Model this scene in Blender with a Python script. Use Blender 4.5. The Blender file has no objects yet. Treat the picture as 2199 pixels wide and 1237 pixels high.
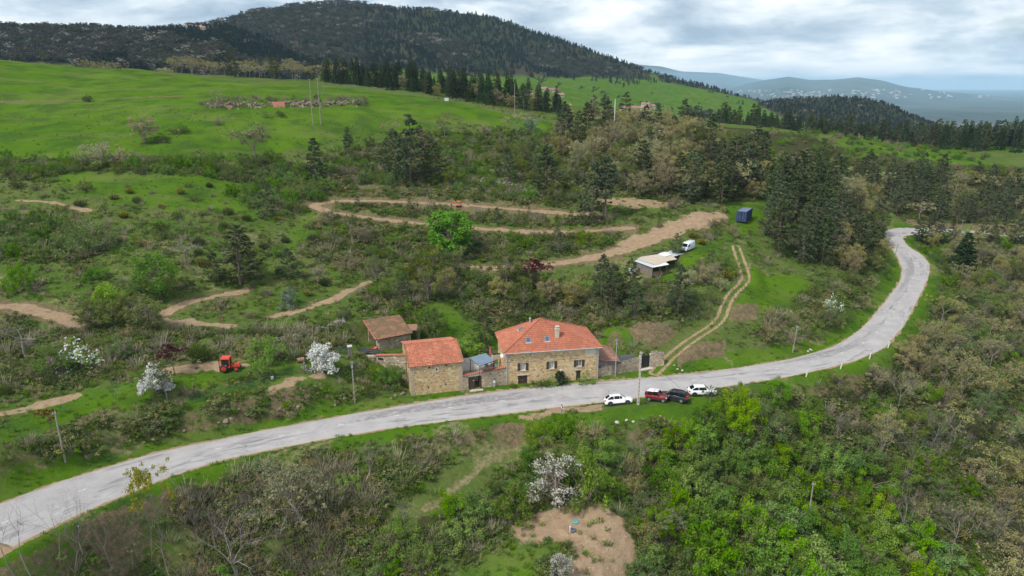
import bpy, math, random
import numpy as np
from math import radians, sin, cos, pi, sqrt, atan2, tan
random.seed(7)
RNG = np.random.default_rng(11)
scene = bpy.context.scene
COL = scene.collection

# ------------------------------------------------------------------ camera
HC = 48.0                                   # drone height above the road at the parked cars
FW, FH, FPX = 2199.0, 1237.0, 1467.0        # photograph size and focal length in its pixels
PITCH = math.atan(438.0 / FPX)
cam = bpy.data.cameras.new('camera')
cam.sensor_width = 36.0
cam.lens = 36.0 * FPX / FW
cam.clip_start = 0.5
cam.clip_end = 200000.0
cam_ob = bpy.data.objects.new('camera', cam)
cam_ob.location = (0, 0, HC)
cam_ob.rotation_euler = (pi / 2 - PITCH, 0, 0)
COL.objects.link(cam_ob)
scene.camera = cam_ob

# ------------------------------------------------------------------ light, sky, exposure
SUN_EL, SUN_AZ = radians(52), radians(232)   # azimuth measured clockwise from +Y (straight ahead)
sun = bpy.data.lights.new('sun', 'SUN')
sun.energy = 3.0
sun.angle = radians(12)
sun.color = (1.0, 0.95, 0.88)
sun_ob = bpy.data.objects.new('sun', sun)
sun_ob.rotation_euler = (pi / 2 - SUN_EL, 0, -SUN_AZ + pi)
COL.objects.link(sun_ob)

world = bpy.data.worlds.new('World')
scene.world = world
world.use_nodes = True
wt = world.node_tree
wt.nodes.clear()
def WN(t, **k):
    n = wt.nodes.new(t)
    for a, b in k.items(): setattr(n, a, b)
    return n
def wmath(op, a, b=None, clamp=False):
    n = WN('ShaderNodeMath', operation=op, use_clamp=clamp)
    for i, s in enumerate((a, b)):
        if s is None: continue
        if isinstance(s, (int, float)): n.inputs[i].default_value = s
        else: wt.links.new(s, n.inputs[i])
    return n.outputs[0]
w_out = WN('ShaderNodeOutputWorld'); w_bg = WN('ShaderNodeBackground')
w_sky = WN('ShaderNodeTexSky', sky_type='NISHITA', sun_disc=False)
w_sky.sun_elevation = SUN_EL; w_sky.sun_rotation = SUN_AZ
w_sky.air_density = 1.0; w_sky.dust_density = 1.5; w_sky.ozone_density = 1.5
w_tc = WN('ShaderNodeTexCoord')
w_sep = WN('ShaderNodeSeparateXYZ'); wt.links.new(w_tc.outputs['Generated'], w_sep.inputs[0])
w_cmb = WN('ShaderNodeCombineXYZ')
wt.links.new(w_sep.outputs[0], w_cmb.inputs[0]); wt.links.new(w_sep.outputs[1], w_cmb.inputs[1])
wt.links.new(wmath('MULTIPLY', wmath('POWER', wmath('MAXIMUM', w_sep.outputs[2], 0.0), 0.75), 2.4), w_cmb.inputs[2])   # cloud banks flatten towards the horizon
def wnoise(scale, detail, rough, loc, dist=0.0):
    mp = WN('ShaderNodeMapping'); wt.links.new(w_cmb.outputs[0], mp.inputs[0])
    mp.inputs['Location'].default_value = loc
    n = WN('ShaderNodeTexNoise'); wt.links.new(mp.outputs[0], n.inputs['Vector'])
    n.inputs['Scale'].default_value = scale; n.inputs['Detail'].default_value = detail
    n.inputs['Roughness'].default_value = rough; n.inputs['Distortion'].default_value = dist
    return n.outputs[0]
def wramp(src, stops):
    r = WN('ShaderNodeValToRGB'); wt.links.new(src, r.inputs[0])
    el = r.color_ramp.elements
    while len(el) < len(stops): el.new(0.5)
    for e, (p, c) in zip(el, stops):
        e.position = p; e.color = (*c, 1) if len(c) == 3 else c
    return r.outputs[0]
n_cover = wnoise(3.6, 10, 0.56, (3.1, 1.7, 0.0), 0.15)
n_shade = wnoise(5.6, 11, 0.56, (-4.1, 7.2, 1.4), 0.2)
n_cover = wmath('ADD', n_cover, wmath('MULTIPLY', wmath('SUBTRACT', 1.0, wmath('MULTIPLY', w_sep.outputs[2], 7.0), True), 0.16))   # seen edge-on, broken cloud closes up towards the horizon
cover = wramp(n_cover, [(0.36, (0, 0, 0)), (0.50, (1, 1, 1))])
cloud = wramp(n_shade, [(0.35, (3.4, 4.4, 5.5)), (0.46, (5.3, 6.3, 7.2)), (0.53, (7.4, 8.1, 8.6)), (0.63, (9.9, 10.0, 10.1))])
w_mix = WN('ShaderNodeMix', data_type='RGBA')
wt.links.new(cover, w_mix.inputs['Factor'])
wt.links.new(w_sky.outputs[0], w_mix.inputs['A']); wt.links.new(cloud, w_mix.inputs['B'])
wt.links.new(w_mix.outputs['Result'], w_bg.inputs['Color'])
w_bg.inputs['Strength'].default_value = 0.084
wt.links.new(w_bg.outputs[0], w_out.inputs['Surface'])

scene.view_settings.view_transform = 'Standard'
scene.view_settings.look = 'None'
scene.view_settings.exposure = 0.52
scene.view_settings.gamma = 1.0
scene.render.engine = 'CYCLES'
scene.cycles.use_denoising = True
scene.cycles.max_bounces = 6
scene.cycles.diffuse_bounces = 3
scene.cycles.glossy_bounces = 2
scene.cycles.transmission_bounces = 4
scene.cycles.volume_bounces = 1
scene.cycles.transparent_max_bounces = 8

# ------------------------------------------------------------------ helpers: tags, materials, meshes
def tag(o, label=None, cat=None, group=None, kind=None):
    if label: o['label'] = label
    if cat: o['category'] = cat
    if group: o['group'] = group
    if kind: o['kind'] = kind
    return o

MATS = {}
class NT:
    """small wrapper round a material's node tree"""
    def __init__(s, name):
        s.m = bpy.data.materials.new(name); s.m.use_nodes = True
        s.t = s.m.node_tree; s.t.nodes.clear()
        s.out = s.n('ShaderNodeOutputMaterial')
        MATS[name] = s.m
    def n(s, t, **k):
        x = s.t.nodes.new(t)
        for a, b in k.items(): setattr(x, a, b)
        return x
    def link(s, a, b): s.t.links.new(a, b)
    def put(s, sock, v):
        if v is None: return
        if isinstance(v, bpy.types.NodeSocket): s.link(v, sock)
        elif isinstance(v, (tuple, list)) and sock.type == 'RGBA': sock.default_value = (*v[:3], 1)
        else: sock.default_value = v
    def math(s, op, a, b=None, clamp=False):
        x = s.n('ShaderNodeMath', operation=op, use_clamp=clamp)
        s.put(x.inputs[0], a)
        if b is not None: s.put(x.inputs[1], b)
        return x.outputs[0]
    def mix(s, f, a, b, blend='MIX'):
        x = s.n('ShaderNodeMix', data_type='RGBA', blend_type=blend)
        s.put(x.inputs['Factor'], f); s.put(x.inputs['A'], a); s.put(x.inputs['B'], b)
        return x.outputs['Result']
    def attr(s, name): return s.n('ShaderNodeAttribute', attribute_name=name).outputs['Fac']
    def coord(s, kind='Object', scale=None, loc=None):
        v = s.n('ShaderNodeTexCoord').outputs[kind]
        if scale is None and loc is None: return v
        mp = s.n('ShaderNodeMapping'); s.link(v, mp.inputs[0])
        if scale is not None: mp.inputs['Scale'].default_value = scale
        if loc is not None: mp.inputs['Location'].default_value = loc
        return mp.outputs[0]
    def noise(s, vec, scale, detail=4, rough=0.55, dist=0.0):
        x = s.n('ShaderNodeTexNoise'); s.put(x.inputs['Vector'], vec)
        x.inputs['Scale'].default_value = scale; x.inputs['Detail'].default_value = detail
        x.inputs['Roughness'].default_value = rough; x.inputs['Distortion'].default_value = dist
        return x.outputs[0]
    def voro(s, vec, scale, feature='F1', out='Distance', rand=1.0):
        x = s.n('ShaderNodeTexVoronoi', feature=feature); s.put(x.inputs['Vector'], vec)
        x.inputs['Scale'].default_value = scale
        x.inputs['Randomness'].default_value = rand
        return x.outputs[out]
    def ramp(s, f, stops, interp='LINEAR'):
        x = s.n('ShaderNodeValToRGB'); s.put(x.inputs[0], f)
        x.color_ramp.interpolation = interp
        el = x.color_ramp.elements
        while len(el) < len(stops): el.new(0.5)
        for e, (p, c) in zip(el, stops):
            e.position = p
            if isinstance(c, (int, float)): c = (c, c, c)
            e.color = (*c[:3], 1)
        return x.outputs[0]
    def bump(s, h, strength=0.5, dist=0.1):
        x = s.n('ShaderNodeBump'); s.put(x.inputs['Height'], h)
        x.inputs['Strength'].default_value = strength; x.inputs['Distance'].default_value = dist
        return x.outputs[0]
    def bsdf(s, col, rough=0.8, metal=0.0, normal=None, spec=0.3, coat=0.0):
        b = s.n('ShaderNodeBsdfPrincipled')
        s.put(b.inputs['Base Color'], col); s.put(b.inputs['Roughness'], rough)
        s.put(b.inputs['Metallic'], metal); s.put(b.inputs['Specular IOR Level'], spec)
        s.put(b.inputs['Coat Weight'], coat)
        if normal is not None: s.link(normal, b.inputs['Normal'])
        s.link(b.outputs[0], s.out.inputs['Surface'])
        return b
    def rnd(s): return s.n('ShaderNodeObjectInfo').outputs['Random']

def mat_worn(name, c1, c2, scale=3.0, rough=0.7, metal=0.0, spec=0.3, bump=0.0, rnd=0.0, coat=0.0):
    """a plain surface with blotchy wear between two colours"""
    t = NT(name); v = t.coord('Object')
    f = t.ramp(t.noise(v, scale, 6, 0.65), [(0.35, 0), (0.65, 1)])
    c = t.mix(f, c1, c2)
    if rnd:
        h = t.n('ShaderNodeHueSaturation'); t.put(h.inputs['Color'], c)
        t.put(h.inputs['Value'], t.math('ADD', t.math('MULTIPLY', t.rnd(), rnd), 1 - rnd / 2)); c = h.outputs[0]
    nrm = t.bump(t.noise(v, scale * 6, 3), bump, 0.03) if bump else None
    t.bsdf(c, rough, metal, nrm, spec, coat)
    return t.m

class MB:
    """collects vertices and faces, then links them as ONE mesh object"""
    def __init__(s): s.v = []; s.f = []; s.mi = []; s.smooth = False
    def add(s, verts, faces, mi=0):
        o = len(s.v); s.v.extend(tuple(map(float, p)) for p in verts)
        for q in faces: s.f.append(tuple(i + o for i in q)); s.mi.append(mi)
        return s
    def box(s, c, d, rz=0.0, mi=0, taper=1.0):
        x, y, z = c; a, b, h = d[0] / 2, d[1] / 2, d[2] / 2
        vs = []
        for k in (-1, 1):
            t = taper if k > 0 else 1.0
            for i, j in ((-1, -1), (1, -1), (1, 1), (-1, 1)):
                px, py = i * a * t, j * b * t
                vs.append((x + px * cos(rz) - py * sin(rz), y + px * sin(rz) + py * cos(rz), z + k * h))
        return s.add(vs, [(3, 2, 1, 0), (4, 5, 6, 7), (0, 1, 5, 4), (1, 2, 6, 5), (2, 3, 7, 6), (3, 0, 4, 7)], mi)
    def bar(s, p, q, w, h=None, mi=0, up=(0, 0, 1)):
        """square bar from p to q"""
        h = h or w
        p, q = np.array(p, float), np.array(q, float); d = q - p; L = np.linalg.norm(d)
        if L < 1e-6: return s
        d /= L; u = np.array(up, float)
        if abs(np.dot(u, d)) > 0.95: u = np.array((1.0, 0, 0))
        a = np.cross(d, u); a /= np.linalg.norm(a); b = np.cross(a, d)
        vs = [e + a * i * w / 2 + b * j * h / 2 for e in (p, q) for i, j in ((-1, -1), (1, -1), (1, 1), (-1, 1))]
        return s.add(vs, [(0, 1, 2, 3), (7, 6, 5, 4), (4, 5, 1, 0), (5, 6, 2, 1), (6, 7, 3, 2), (7, 4, 0, 3)], mi)
    def tube(s, pts, rad, n=8, mi=0, caps=True):
        pts = [np.array(p, float) for p in pts]
        if isinstance(rad, (int, float)): rad = [rad] * len(pts)
        o = len(s.v); prev = None
        for k, p in enumerate(pts):
            d = (pts[min(k + 1, len(pts) - 1)] - pts[max(k - 1, 0)]); d /= max(np.linalg.norm(d), 1e-9)
            if prev is None:
                u = np.array((0, 0, 1.0)) if abs(d[2]) < 0.9 else np.array((1.0, 0, 0))
            else: u = prev
            a = np.cross(d, u); a /= max(np.linalg.norm(a), 1e-9); b = np.cross(a, d); prev = b
            for i in range(n):
                t = 2 * pi * i / n
                s.v.append(tuple(p + rad[k] * (a * cos(t) + b * sin(t))))
        for k in range(len(pts) - 1):
            for i in range(n):
                j = (i + 1) % n
                s.f.append((o + k * n + i, o + k * n + j, o + (k + 1) * n + j, o + (k + 1) * n + i)); s.mi.append(mi)
        if caps:
            s.f.append(tuple(o + i for i in range(n))[::-1]); s.mi.append(mi)
            e = o + (len(pts) - 1) * n
            s.f.append(tuple(e + i for i in range(n))); s.mi.append(mi)
        return s
    def prism(s, poly, z0, z1, mi=0):
        n = len(poly)
        vs = [(x, y, z0) for x, y in poly] + [(x, y, z1) for x, y in poly]
        return s.add(vs, [tuple(range(n))[::-1], tuple(range(n, 2 * n))] + [(i, (i + 1) % n, n + (i + 1) % n, n + i) for i in range(n)], mi)
    def xf(s, mat):
        """apply a function to every vertex"""
        s.v = [tuple(mat(p)) for p in s.v]; return s
    def mesh(s, name, mats, smooth=False):
        me = bpy.data.meshes.new(name)
        me.from_pydata(s.v, [], s.f)
        if not isinstance(mats, (list, tuple)): mats = [mats]
        for m in mats: me.materials.append(MATS[m] if isinstance(m, str) else m)
        if len(mats) > 1: me.polygons.foreach_set('material_index', s.mi)
        if smooth: me.polygons.foreach_set('use_smooth', [True] * len(me.polygons))
        me.update()
        return me
    def build(s, name, mats, parent=None, smooth=False, loc=None, rz=None):
        o = bpy.data.objects.new(name, s.mesh(name, mats, smooth)); COL.objects.link(o)
        if parent: o.parent = parent
        if loc is not None: o.location = loc
        if rz is not None: o.rotation_euler = (0, 0, rz)
        return o
def empty(name, loc, rz=0.0, label=None, cat=None, group=None):
    o = bpy.data.objects.new(name, None); COL.objects.link(o)
    o.empty_display_size = 0.5; o.location = loc; o.rotation_euler = (0, 0, rz)
    return tag(o, label, cat, group)
def put(name, me, parent=None, loc=(0, 0, 0), rot=(0, 0, 0), sc=(1, 1, 1)):
    o = bpy.data.objects.new(name, me); COL.objects.link(o)
    o.parent = parent; o.location = loc; o.rotation_euler = rot; o.scale = sc
    return o

# ------------------------------------------------------------------ value noise in numpy
def _hash(ix, iy, seed):
    h = (ix.astype(np.int64) * 374761393 + iy.astype(np.int64) * 668265263 + seed * 1442695041) & 0xFFFFFFFF
    h = ((h ^ (h >> 13)) * 1274126177) & 0xFFFFFFFF
    return ((h ^ (h >> 16)) & 0xFFFFFF) / float(0xFFFFFF)
def vnoise(x, y, seed=0):
    ix, iy = np.floor(x), np.floor(y); fx, fy = x - ix, y - iy
    fx = fx * fx * (3 - 2 * fx); fy = fy * fy * (3 - 2 * fy)
    a = _hash(ix, iy, seed); b = _hash(ix + 1, iy, seed); c = _hash(ix, iy + 1, seed); d = _hash(ix + 1, iy + 1, seed)
    return (a * (1 - fx) + b * fx) * (1 - fy) + (c * (1 - fx) + d * fx) * fy
def fbm(x, y, seed=0, octv=4, gain=0.5):
    s, a, n = 0, 1.0, 0
    for k in range(octv):
        s = s + a * vnoise(x * 2 ** k + 17.3 * k, y * 2 ** k - 9.1 * k, seed + k); n += a; a *= gain
    return s / n
def sstep(a, b, x):
    t = np.clip((x - a) / (b - a), 0, 1); return t * t * (3 - 2 * t)
# ------------------------------------------------------------------ the lie of the land
# Survey points are read off the photograph: a sight line plus either the distance or the height of the ground there.
def slope(v):                               # tangent of the sight line's elevation in the picture's middle column
    return -math.tan(PITCH + math.atan((v - FH / 2) / FPX))
def sight(u, v):
    dx = (u - FW / 2) / FPX; dy = -(v - FH / 2) / FPX
    return np.array([dx, cos(PITCH) + dy * sin(PITCH), -sin(PITCH) + dy * cos(PITCH)])
def at_y(u, v, y):
    r = sight(u, v); t = y / r[1]; return np.array([r[0] * t, y, HC + r[2] * t])
def at_z(u, v, z):
    r = sight(u, v); t = (z - HC) / r[2]; return np.array([r[0] * t, r[1] * t, z])

ROAD_UP = [(-160, 1128, 4.6), (0, 1072, 3), (100, 1035, 2.4), (270, 987, 1.4), (350, 962, .9), (500, 937, 0), (650, 907, 0), (880, 867, 0), (1030, 843, 0),
    (1156, 829, 0), (1301, 818, 0), (1430, 807, 0), (1586, 790, 0), (1709, 769, 0), (1791, 745, 0), (1852, 706, 0), (1893, 657, 0),
    (1930, 608, 0), (1939, 579, 0), (1927, 550, .2), (1909, 522, .5), (1899, 500, 1.0), (1913, 490, 1.3), (1954, 487, 1.5)]
ROAD_LO = [(-160, 1300, 4.6), (0, 1212, 3), (100, 1145, 2.4), (200, 1095, 1.8), (300, 1050, 1.2), (400, 1010, .6), (500, 982, 0), (650, 950, 0), (750, 932, 0),
    (900, 910, 0), (1100, 885, 0), (1296, 862, 0), (1430, 845, 0), (1545, 830, 0), (1668, 812, 0), (1770, 792, 0), (1852, 769, 0),
    (1905, 743, 0), (1938, 702, 0), (1975, 636, 0), (1995, 591, 0), (1997, 567, 0), (1975, 542, .2), (1938, 524, .5), (1928, 513, 1.0),
    (1938, 505, 1.3), (1962, 502, 1.5)]
def resample(P, step):
    P = np.asarray(P, float); d = np.r_[0, np.cumsum(np.linalg.norm(np.diff(P[:, :2], axis=0), axis=1))]
    s = np.linspace(0, d[-1], max(2, int(d[-1] / step) + 1))
    return np.stack([np.interp(s, d, P[:, k]) for k in range(P.shape[1])], 1)
def smooth(P, n, keep=True):
    P = P.copy()
    for _ in range(n):
        Q = P.copy(); Q[1:-1] = (P[:-2] + 2 * P[1:-1] + P[2:]) / 4
        P = Q
    return P
up3 = smooth(resample([at_z(*p) for p in ROAD_UP], 1.5), 6)
lo3 = smooth(resample([at_z(*p) for p in ROAD_LO], 1.0), 6)
prs = []; k0 = 0
for q in up3:
    d = np.linalg.norm(lo3[k0:k0 + 40, :2] - q[:2], axis=1); k0 += int(np.argmin(d)); k0 = min(k0, len(lo3) - 1)
    prs.append(np.r_[(q + lo3[k0]) / 2, np.linalg.norm(q[:2] - lo3[k0, :2]) / 2])
prs = np.array(prs)
tail = [at_z(u, v, z) for u, v, z in ((1995, 494, 1.6), (2050, 496, 1.7), (2110, 500, 1.8), (2199, 505, 2), (2330, 512, 2.2))]
prs = np.vstack([prs[:-2], [np.r_[t, 3.0] for t in tail]])
ROADC = smooth(resample(prs, 1.0), 14)               # centre line x, y, z and half width
ROADC[:, 3] = np.clip(ROADC[:, 3], 2.8, 6.2)

ctrl = [tuple(p[:3]) for p in ROADC[::8]]
CY = [  # u, v, distance
 (0,930,76),(0,880,82),(0,800,93),(0,680,112),(0,560,131),(0,430,161),(0,330,194),(0,230,252),(0,130,360),
 (300,915,84.5),(300,850,88.5),(300,780,98),(300,680,115),(300,560,133),(300,430,164),(300,330,197),(300,230,245),(300,150,345),
 (600,865,91.5),(600,830,95),(600,790,99),(600,700,115),(600,600,131),(600,500,155),(600,430,176),(600,330,208),(600,270,225),(600,210,265),(600,178,320),
 (800,840,99),(760,800,102),
 (830,752,111),(880,690,118),(900,650,127),(880,560,148),(880,495,163),(880,440,180),(880,390,198),(880,300,232),(880,250,255),(880,203,300),
 (1040,690,124),(1100,650,130),(1100,560,147),(1100,495,163),(1100,455,175),(1100,390,198),(1100,300,242),(1100,245,275),
 (1180,690,126),(1290,700,123),
 (1350,700,119.5),(1400,640,128),(1350,540,148),(1350,470,168),(1350,400,190),(1350,300,240),(1300,265,275),
 (1550,740,117),(1550,690,122),(1550,600,134),(1480,548,145),(1595,480,167),(1600,420,190),(1550,350,220),(1500,290,270),
 (1750,690,128),(1700,620,140),(1750,560,155),(1750,480,180),(1800,400,215),(1750,320,270),(1700,290,330),
 (1880,600,160),(1850,530,190),(1860,470,225),
 (2000,465,248),(2000,440,262),(2199,470,240),(2199,400,280),(2000,380,290),(2050,330,350),(1900,300,360),(1700,275,380),(2199,330,340),(2199,280,420),(1550,275,340)]
CZ = [  # u, v, height
 (1390,790,.5),(1480,775,.9),(883,851,.2),(994,838,.2),(1087,826,.2),(1283,812,.2),(1130,850,0),(960,862,0),
 (1100,960,-3.5),(1200,1080,-6),(1200,1120,-6.5),(1200,1200,-7),(1340,1130,-6.5),(1000,1160,-6.8),(900,1000,-2.5),(900,1100,-5),(900,1230,-8),(600,1000,-1.2),(600,1100,-4),(600,1230,-8),
 (300,1150,-2.5),(300,1237,-6),(100,1237,-.5),(-60,1237,2.5),(1250,925,-.6),(1400,920,-.8),(1540,880,-.8),(1400,1000,-5),(1400,1237,-11),(1600,880,-1.2),(1700,900,-4),(1700,1000,-9),(1700,1200,-15),
 (1850,820,-3.5),(1960,740,-2),(2010,620,-1.5),(2000,900,-10),(2000,1050,-15),(2000,1237,-22),(2199,800,-12),(2199,650,-5),(2199,1000,-18),(2199,1237,-25),(2050,600,-4),(2100,540,-1.5)]
ctrl += [tuple(at_y(*c)) for c in CY] + [tuple(at_z(*c)) for c in CZ]
ctrl += [(7, 118, .9), (15, 118.5, .9), (0, 117, .9), (0, 20, -36), (-60, 30, -12), (60, 30, -42), (-130, 70, 10), (-160, 150, 27), (-260, 300, 62),
         (200, 90, -28), (260, 200, -2), (290, 330, 16), (120, 60, -36)]
ctrl = np.array(ctrl); S = 100.0
def tps(r2): return np.where(r2 > 0, 0.5 * r2 * np.log(np.maximum(r2, 1e-12)), 0)
def fit(P, z, lam):
    n = len(P); A = np.zeros((n + 3, n + 3))
    A[:n, :n] = tps(((P[:, None] - P[None]) ** 2).sum(-1)) + lam * np.eye(n)
    A[:n, n] = 1; A[:n, n + 1:] = P; A[n, :n] = 1; A[n + 1:, :n] = P.T
    return np.linalg.solve(A, np.r_[z, 0, 0, 0])
def evalf(P, w, Q):
    out = np.empty(len(Q)); n = len(P)
    for i in range(0, len(Q), 20000):
        q = Q[i:i + 20000]
        out[i:i + 20000] = tps(((q[:, None] - P[None]) ** 2).sum(-1)) @ w[:n] + w[n] + q @ w[n + 1:]
    return out
_Pn = ctrl[:, :2] / S; _wn = fit(_Pn, ctrl[:, 2], 2e-5)

# polar grid round the point below the drone: fine where the farm is, coarse towards the horizon
TH = np.radians(np.linspace(-52, 52, 570))
def geo(a, b, q): return a * np.exp(np.arange(0, math.log(b / a), q))
RHO = np.concatenate([geo(12, 45, .045), geo(45, 290, .0046), geo(290, 2300, .012), geo(2300, 42000, .032), [42000]])
NT_, NR = len(TH), len(RHO)
GX = RHO[:, None] * np.sin(TH)[None]; GY = RHO[:, None] * np.cos(TH)[None]
iN = int(np.searchsorted(RHO, 480)); Z = np.zeros((NR, NT_))
Z[:iN] = evalf(_Pn, _wn, np.stack([GX[:iN].ravel(), GY[:iN].ravel()], 1) / S).reshape(iN, NT_)
# far country: base levels by bearing (picture column) and distance
def az(u, v=180): r = sight(u, v); return atan2(r[0], r[1])
far = []
i330 = int(np.searchsorted(RHO, 300)); i380 = int(np.searchsorted(RHO, 390))
for j in range(10, NT_, 30):
    th = TH[j]
    uu = FW / 2 + FPX * tan(th) * 1.0
    for ii in (i330, int(np.searchsorted(RHO, 340))) + ((i380,) if uu < 450 or uu > 1500 else ()):
        far.append((th, math.log(RHO[ii]), Z[ii, j]))
for u, rho, z in [(-300,700,60),(-300,1000,75),(0,600,48),(0,900,70),(300,560,38),(300,900,60),(600,500,30),(600,900,48),(800,480,24),(800,900,42),(1000,450,20),(1000,800,30),
        (1150,450,14),(1150,620,16),(1150,870,30),(1150,1050,44),(1150,1400,60),(1300,450,14),(1300,620,8),(1300,1000,22),(1300,1300,48),(1400,600,2),(1400,1050,14),(1400,1300,30),(1400,1600,55),
        (1500,500,6),(1500,1000,4),(1500,1300,20),(1520,1600,34),(1650,520,14),(1650,800,-12),(1650,1300,0),(1900,480,10),(1900,800,-30),(2199,480,16),(2199,800,-30),(2500,500,10),(2500,900,-20),
        (-300,3000,0),(300,3000,0),(900,3000,0),(1500,3000,-120),(2000,2200,-120),(2300,3000,-160),(1800,1800,-60),
        (0,6000,-170),(1000,6000,-170),(1600,5000,-170),(2000,5000,-180),(2600,6000,-190),(0,42000,-220),(700,42000,-220),(1400,42000,-220),(1800,42000,-220),(2300,42000,-220),(0,13000,-215),(900,13000,-215),(1600,12000,-215),(2000,12000,-215),(2500,12000,-215)]:
    far.append((az(u), math.log(rho), z))
far = np.array(far)
wf = fit(far[:, :2], far[:, 2], 1e-4)
QT, QR = np.meshgrid(TH, np.log(RHO))
Zf = evalf(far[:, :2], wf, np.stack([QT[i330:].ravel(), QR[i330:].ravel()], 1)).reshape(-1, NT_)
Zf = np.maximum(Zf, -222)
bl = sstep(math.log(340), math.log(440), np.log(RHO[i330:]))[:, None]
Zn = np.zeros_like(Zf); Zn[:iN - i330] = Z[i330:iN]
Z[i330:] = np.where(bl >= 1, Zf, Zn * (1 - bl) + Zf * bl)
MOUNT = np.zeros_like(Z)      # where the wooded mountain is
def ridge(sil, D, front, back, foot=0.0, seed=1, mark=False, rough=6.0):
    """a ridge whose crest, at distance D, stands where the sight lines pass"""
    us = np.array([az(u) for u, v in sil]); ts = []
    for u, v in sil:
        r = sight(u, v); ts.append(r[2] / math.hypot(r[0], r[1]))
    Dj = D + 0.10 * D * (fbm(TH * 9, TH * 0 + seed, seed, 3) - .5)
    crest = HC + np.interp(TH, us, ts) * Dj
    R = RHO[:, None]
    wob = (fbm(GX / (D * .06), GY / (D * .06), seed, 4) - .5)
    d = R - Dj[None]
    z = crest[None] - np.where(d < 0, -d * front, d * back) * (1 + .5 * wob)
    gul = np.abs(fbm(TH * 22, TH * 0 + 3.3, seed + 9, 3) - .5)[None] * 2
    z = z - np.clip(-d / (D * .3), 0, 1) * np.clip(1 + d / (D * .45), 0, 1) * gul * rough
    z = np.where(R < D * .3, -1e4, z)
    sel = z > Z
    Z[sel] = z[sel]
    if mark: MOUNT[sel] = mark
ridge([(-900,70),(-400,62),(-100,58),(0,56),(120,58),(250,62),(330,66),(410,62),(480,55),(560,80),(700,140),(900,230),(1100,330),(2600,500)], 1150, .20, .25, seed=4, mark=1, rough=14)
ridge([(-900,90),(-200,75),(200,70),(420,55),(500,42),(560,25),(640,10),(720,4),(790,7),(860,20),(930,20),(1000,30),(1050,36),(1100,52),(1200,83),(1300,119),(1400,156),(1500,181),(1580,205),(1640,219),(1720,260),(2300,420)],
      1650, .33, .25, seed=8, mark=2, rough=30)
ridge([(1440,300),(1560,255),(1610,232),(1650,217),(1700,210),(1800,207),(1870,215),(1930,230),(2000,258),(2200,330),(2400,380)], 1500, .14, .2, seed=5, mark=3, rough=8)
ridge([(1200,260),(1400,235),(1500,205),(1560,192),(1620,176),(1690,163),(1740,172),(1790,170),(1840,165),(1890,172),(1950,186),(2010,194),(2200,212),(2500,215)], 16000, .045, .06, seed=2, rough=60)
ridge([(900,190),(1150,150),(1300,133),(1360,136),(1420,143),(1460,152),(1540,156),(1590,164),(1680,178),(1800,188),(2400,230)], 25000, .06, .06, seed=3, rough=80)
# natural unevenness
rr = np.clip(RHO[:, None] / 60, 0, 3)
und = (fbm(GX / 14, GY / 14, 21, 4) - .5) * 1.5 + (fbm(GX / 3.2, GY / 3.2, 31, 3) - .5) * .45
nearw = (RHO[:, None] < 480)
Z += und * nearw * np.clip((480 - RHO[:, None]) / 60, 0, 1)
Z += (~nearw) * (fbm(GX / 60, GY / 60, 41, 4) - .5) * np.clip((RHO[:, None] - 480) / 300, 0, 1) * 9

def seg_dist(X, Y, L):
    """distance to a polyline and the interpolated extra columns at the nearest point"""
    best = np.full(X.shape, 1e9); ex = np.zeros(X.shape + (L.shape[1] - 2,)); ss = np.zeros(X.shape)
    acc = 0.0
    for a, b in zip(L[:-1], L[1:]):
        d = b[:2] - a[:2]; l2 = max(d @ d, 1e-9)
        t = np.clip(((X - a[0]) * d[0] + (Y - a[1]) * d[1]) / l2, 0, 1)
        e = np.hypot(X - a[0] - t * d[0], Y - a[1] - t * d[1])
        m = e < best; best[m] = e[m]; ex[m] = a[2:] + t[m, None] * (b[2:] - a[2:]); ss[m] = acc + t[m] * sqrt(l2)
        acc += sqrt(l2)
    return best, ex, ss
def window(L, pad):
    x0, y0 = L[:, :2].min(0) - pad; x1, y1 = L[:, :2].max(0) + pad
    return np.where((GX > x0) & (GX < x1) & (GY > y0) & (GY < y1))
M_DIRT = np.zeros_like(Z); M_LUSH = np.zeros_like(Z); M_WOOD = np.zeros_like(Z); M_DRY = np.zeros_like(Z); M_BARE = np.zeros_like(Z); M_SCR = np.zeros_like(Z); M_TWG = np.zeros_like(Z); KEEP = np.full_like(Z, 99.0)
# --- road bed
W = window(ROADC, 14)
d, ex, ss = seg_dist(GX[W], GY[W], ROADC[::3]); zr, hw = ex[:, 0], ex[:, 1]
e = d - hw
f = 1 - sstep(.5, 5.0, e)
Z[W] = Z[W] * (1 - f) + zr * f - .10 * (e < .7)
KEEP[W] = np.minimum(KEEP[W], e)
ROAD_E = np.full_like(Z, 99.0); ROAD_E[W] = e

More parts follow.
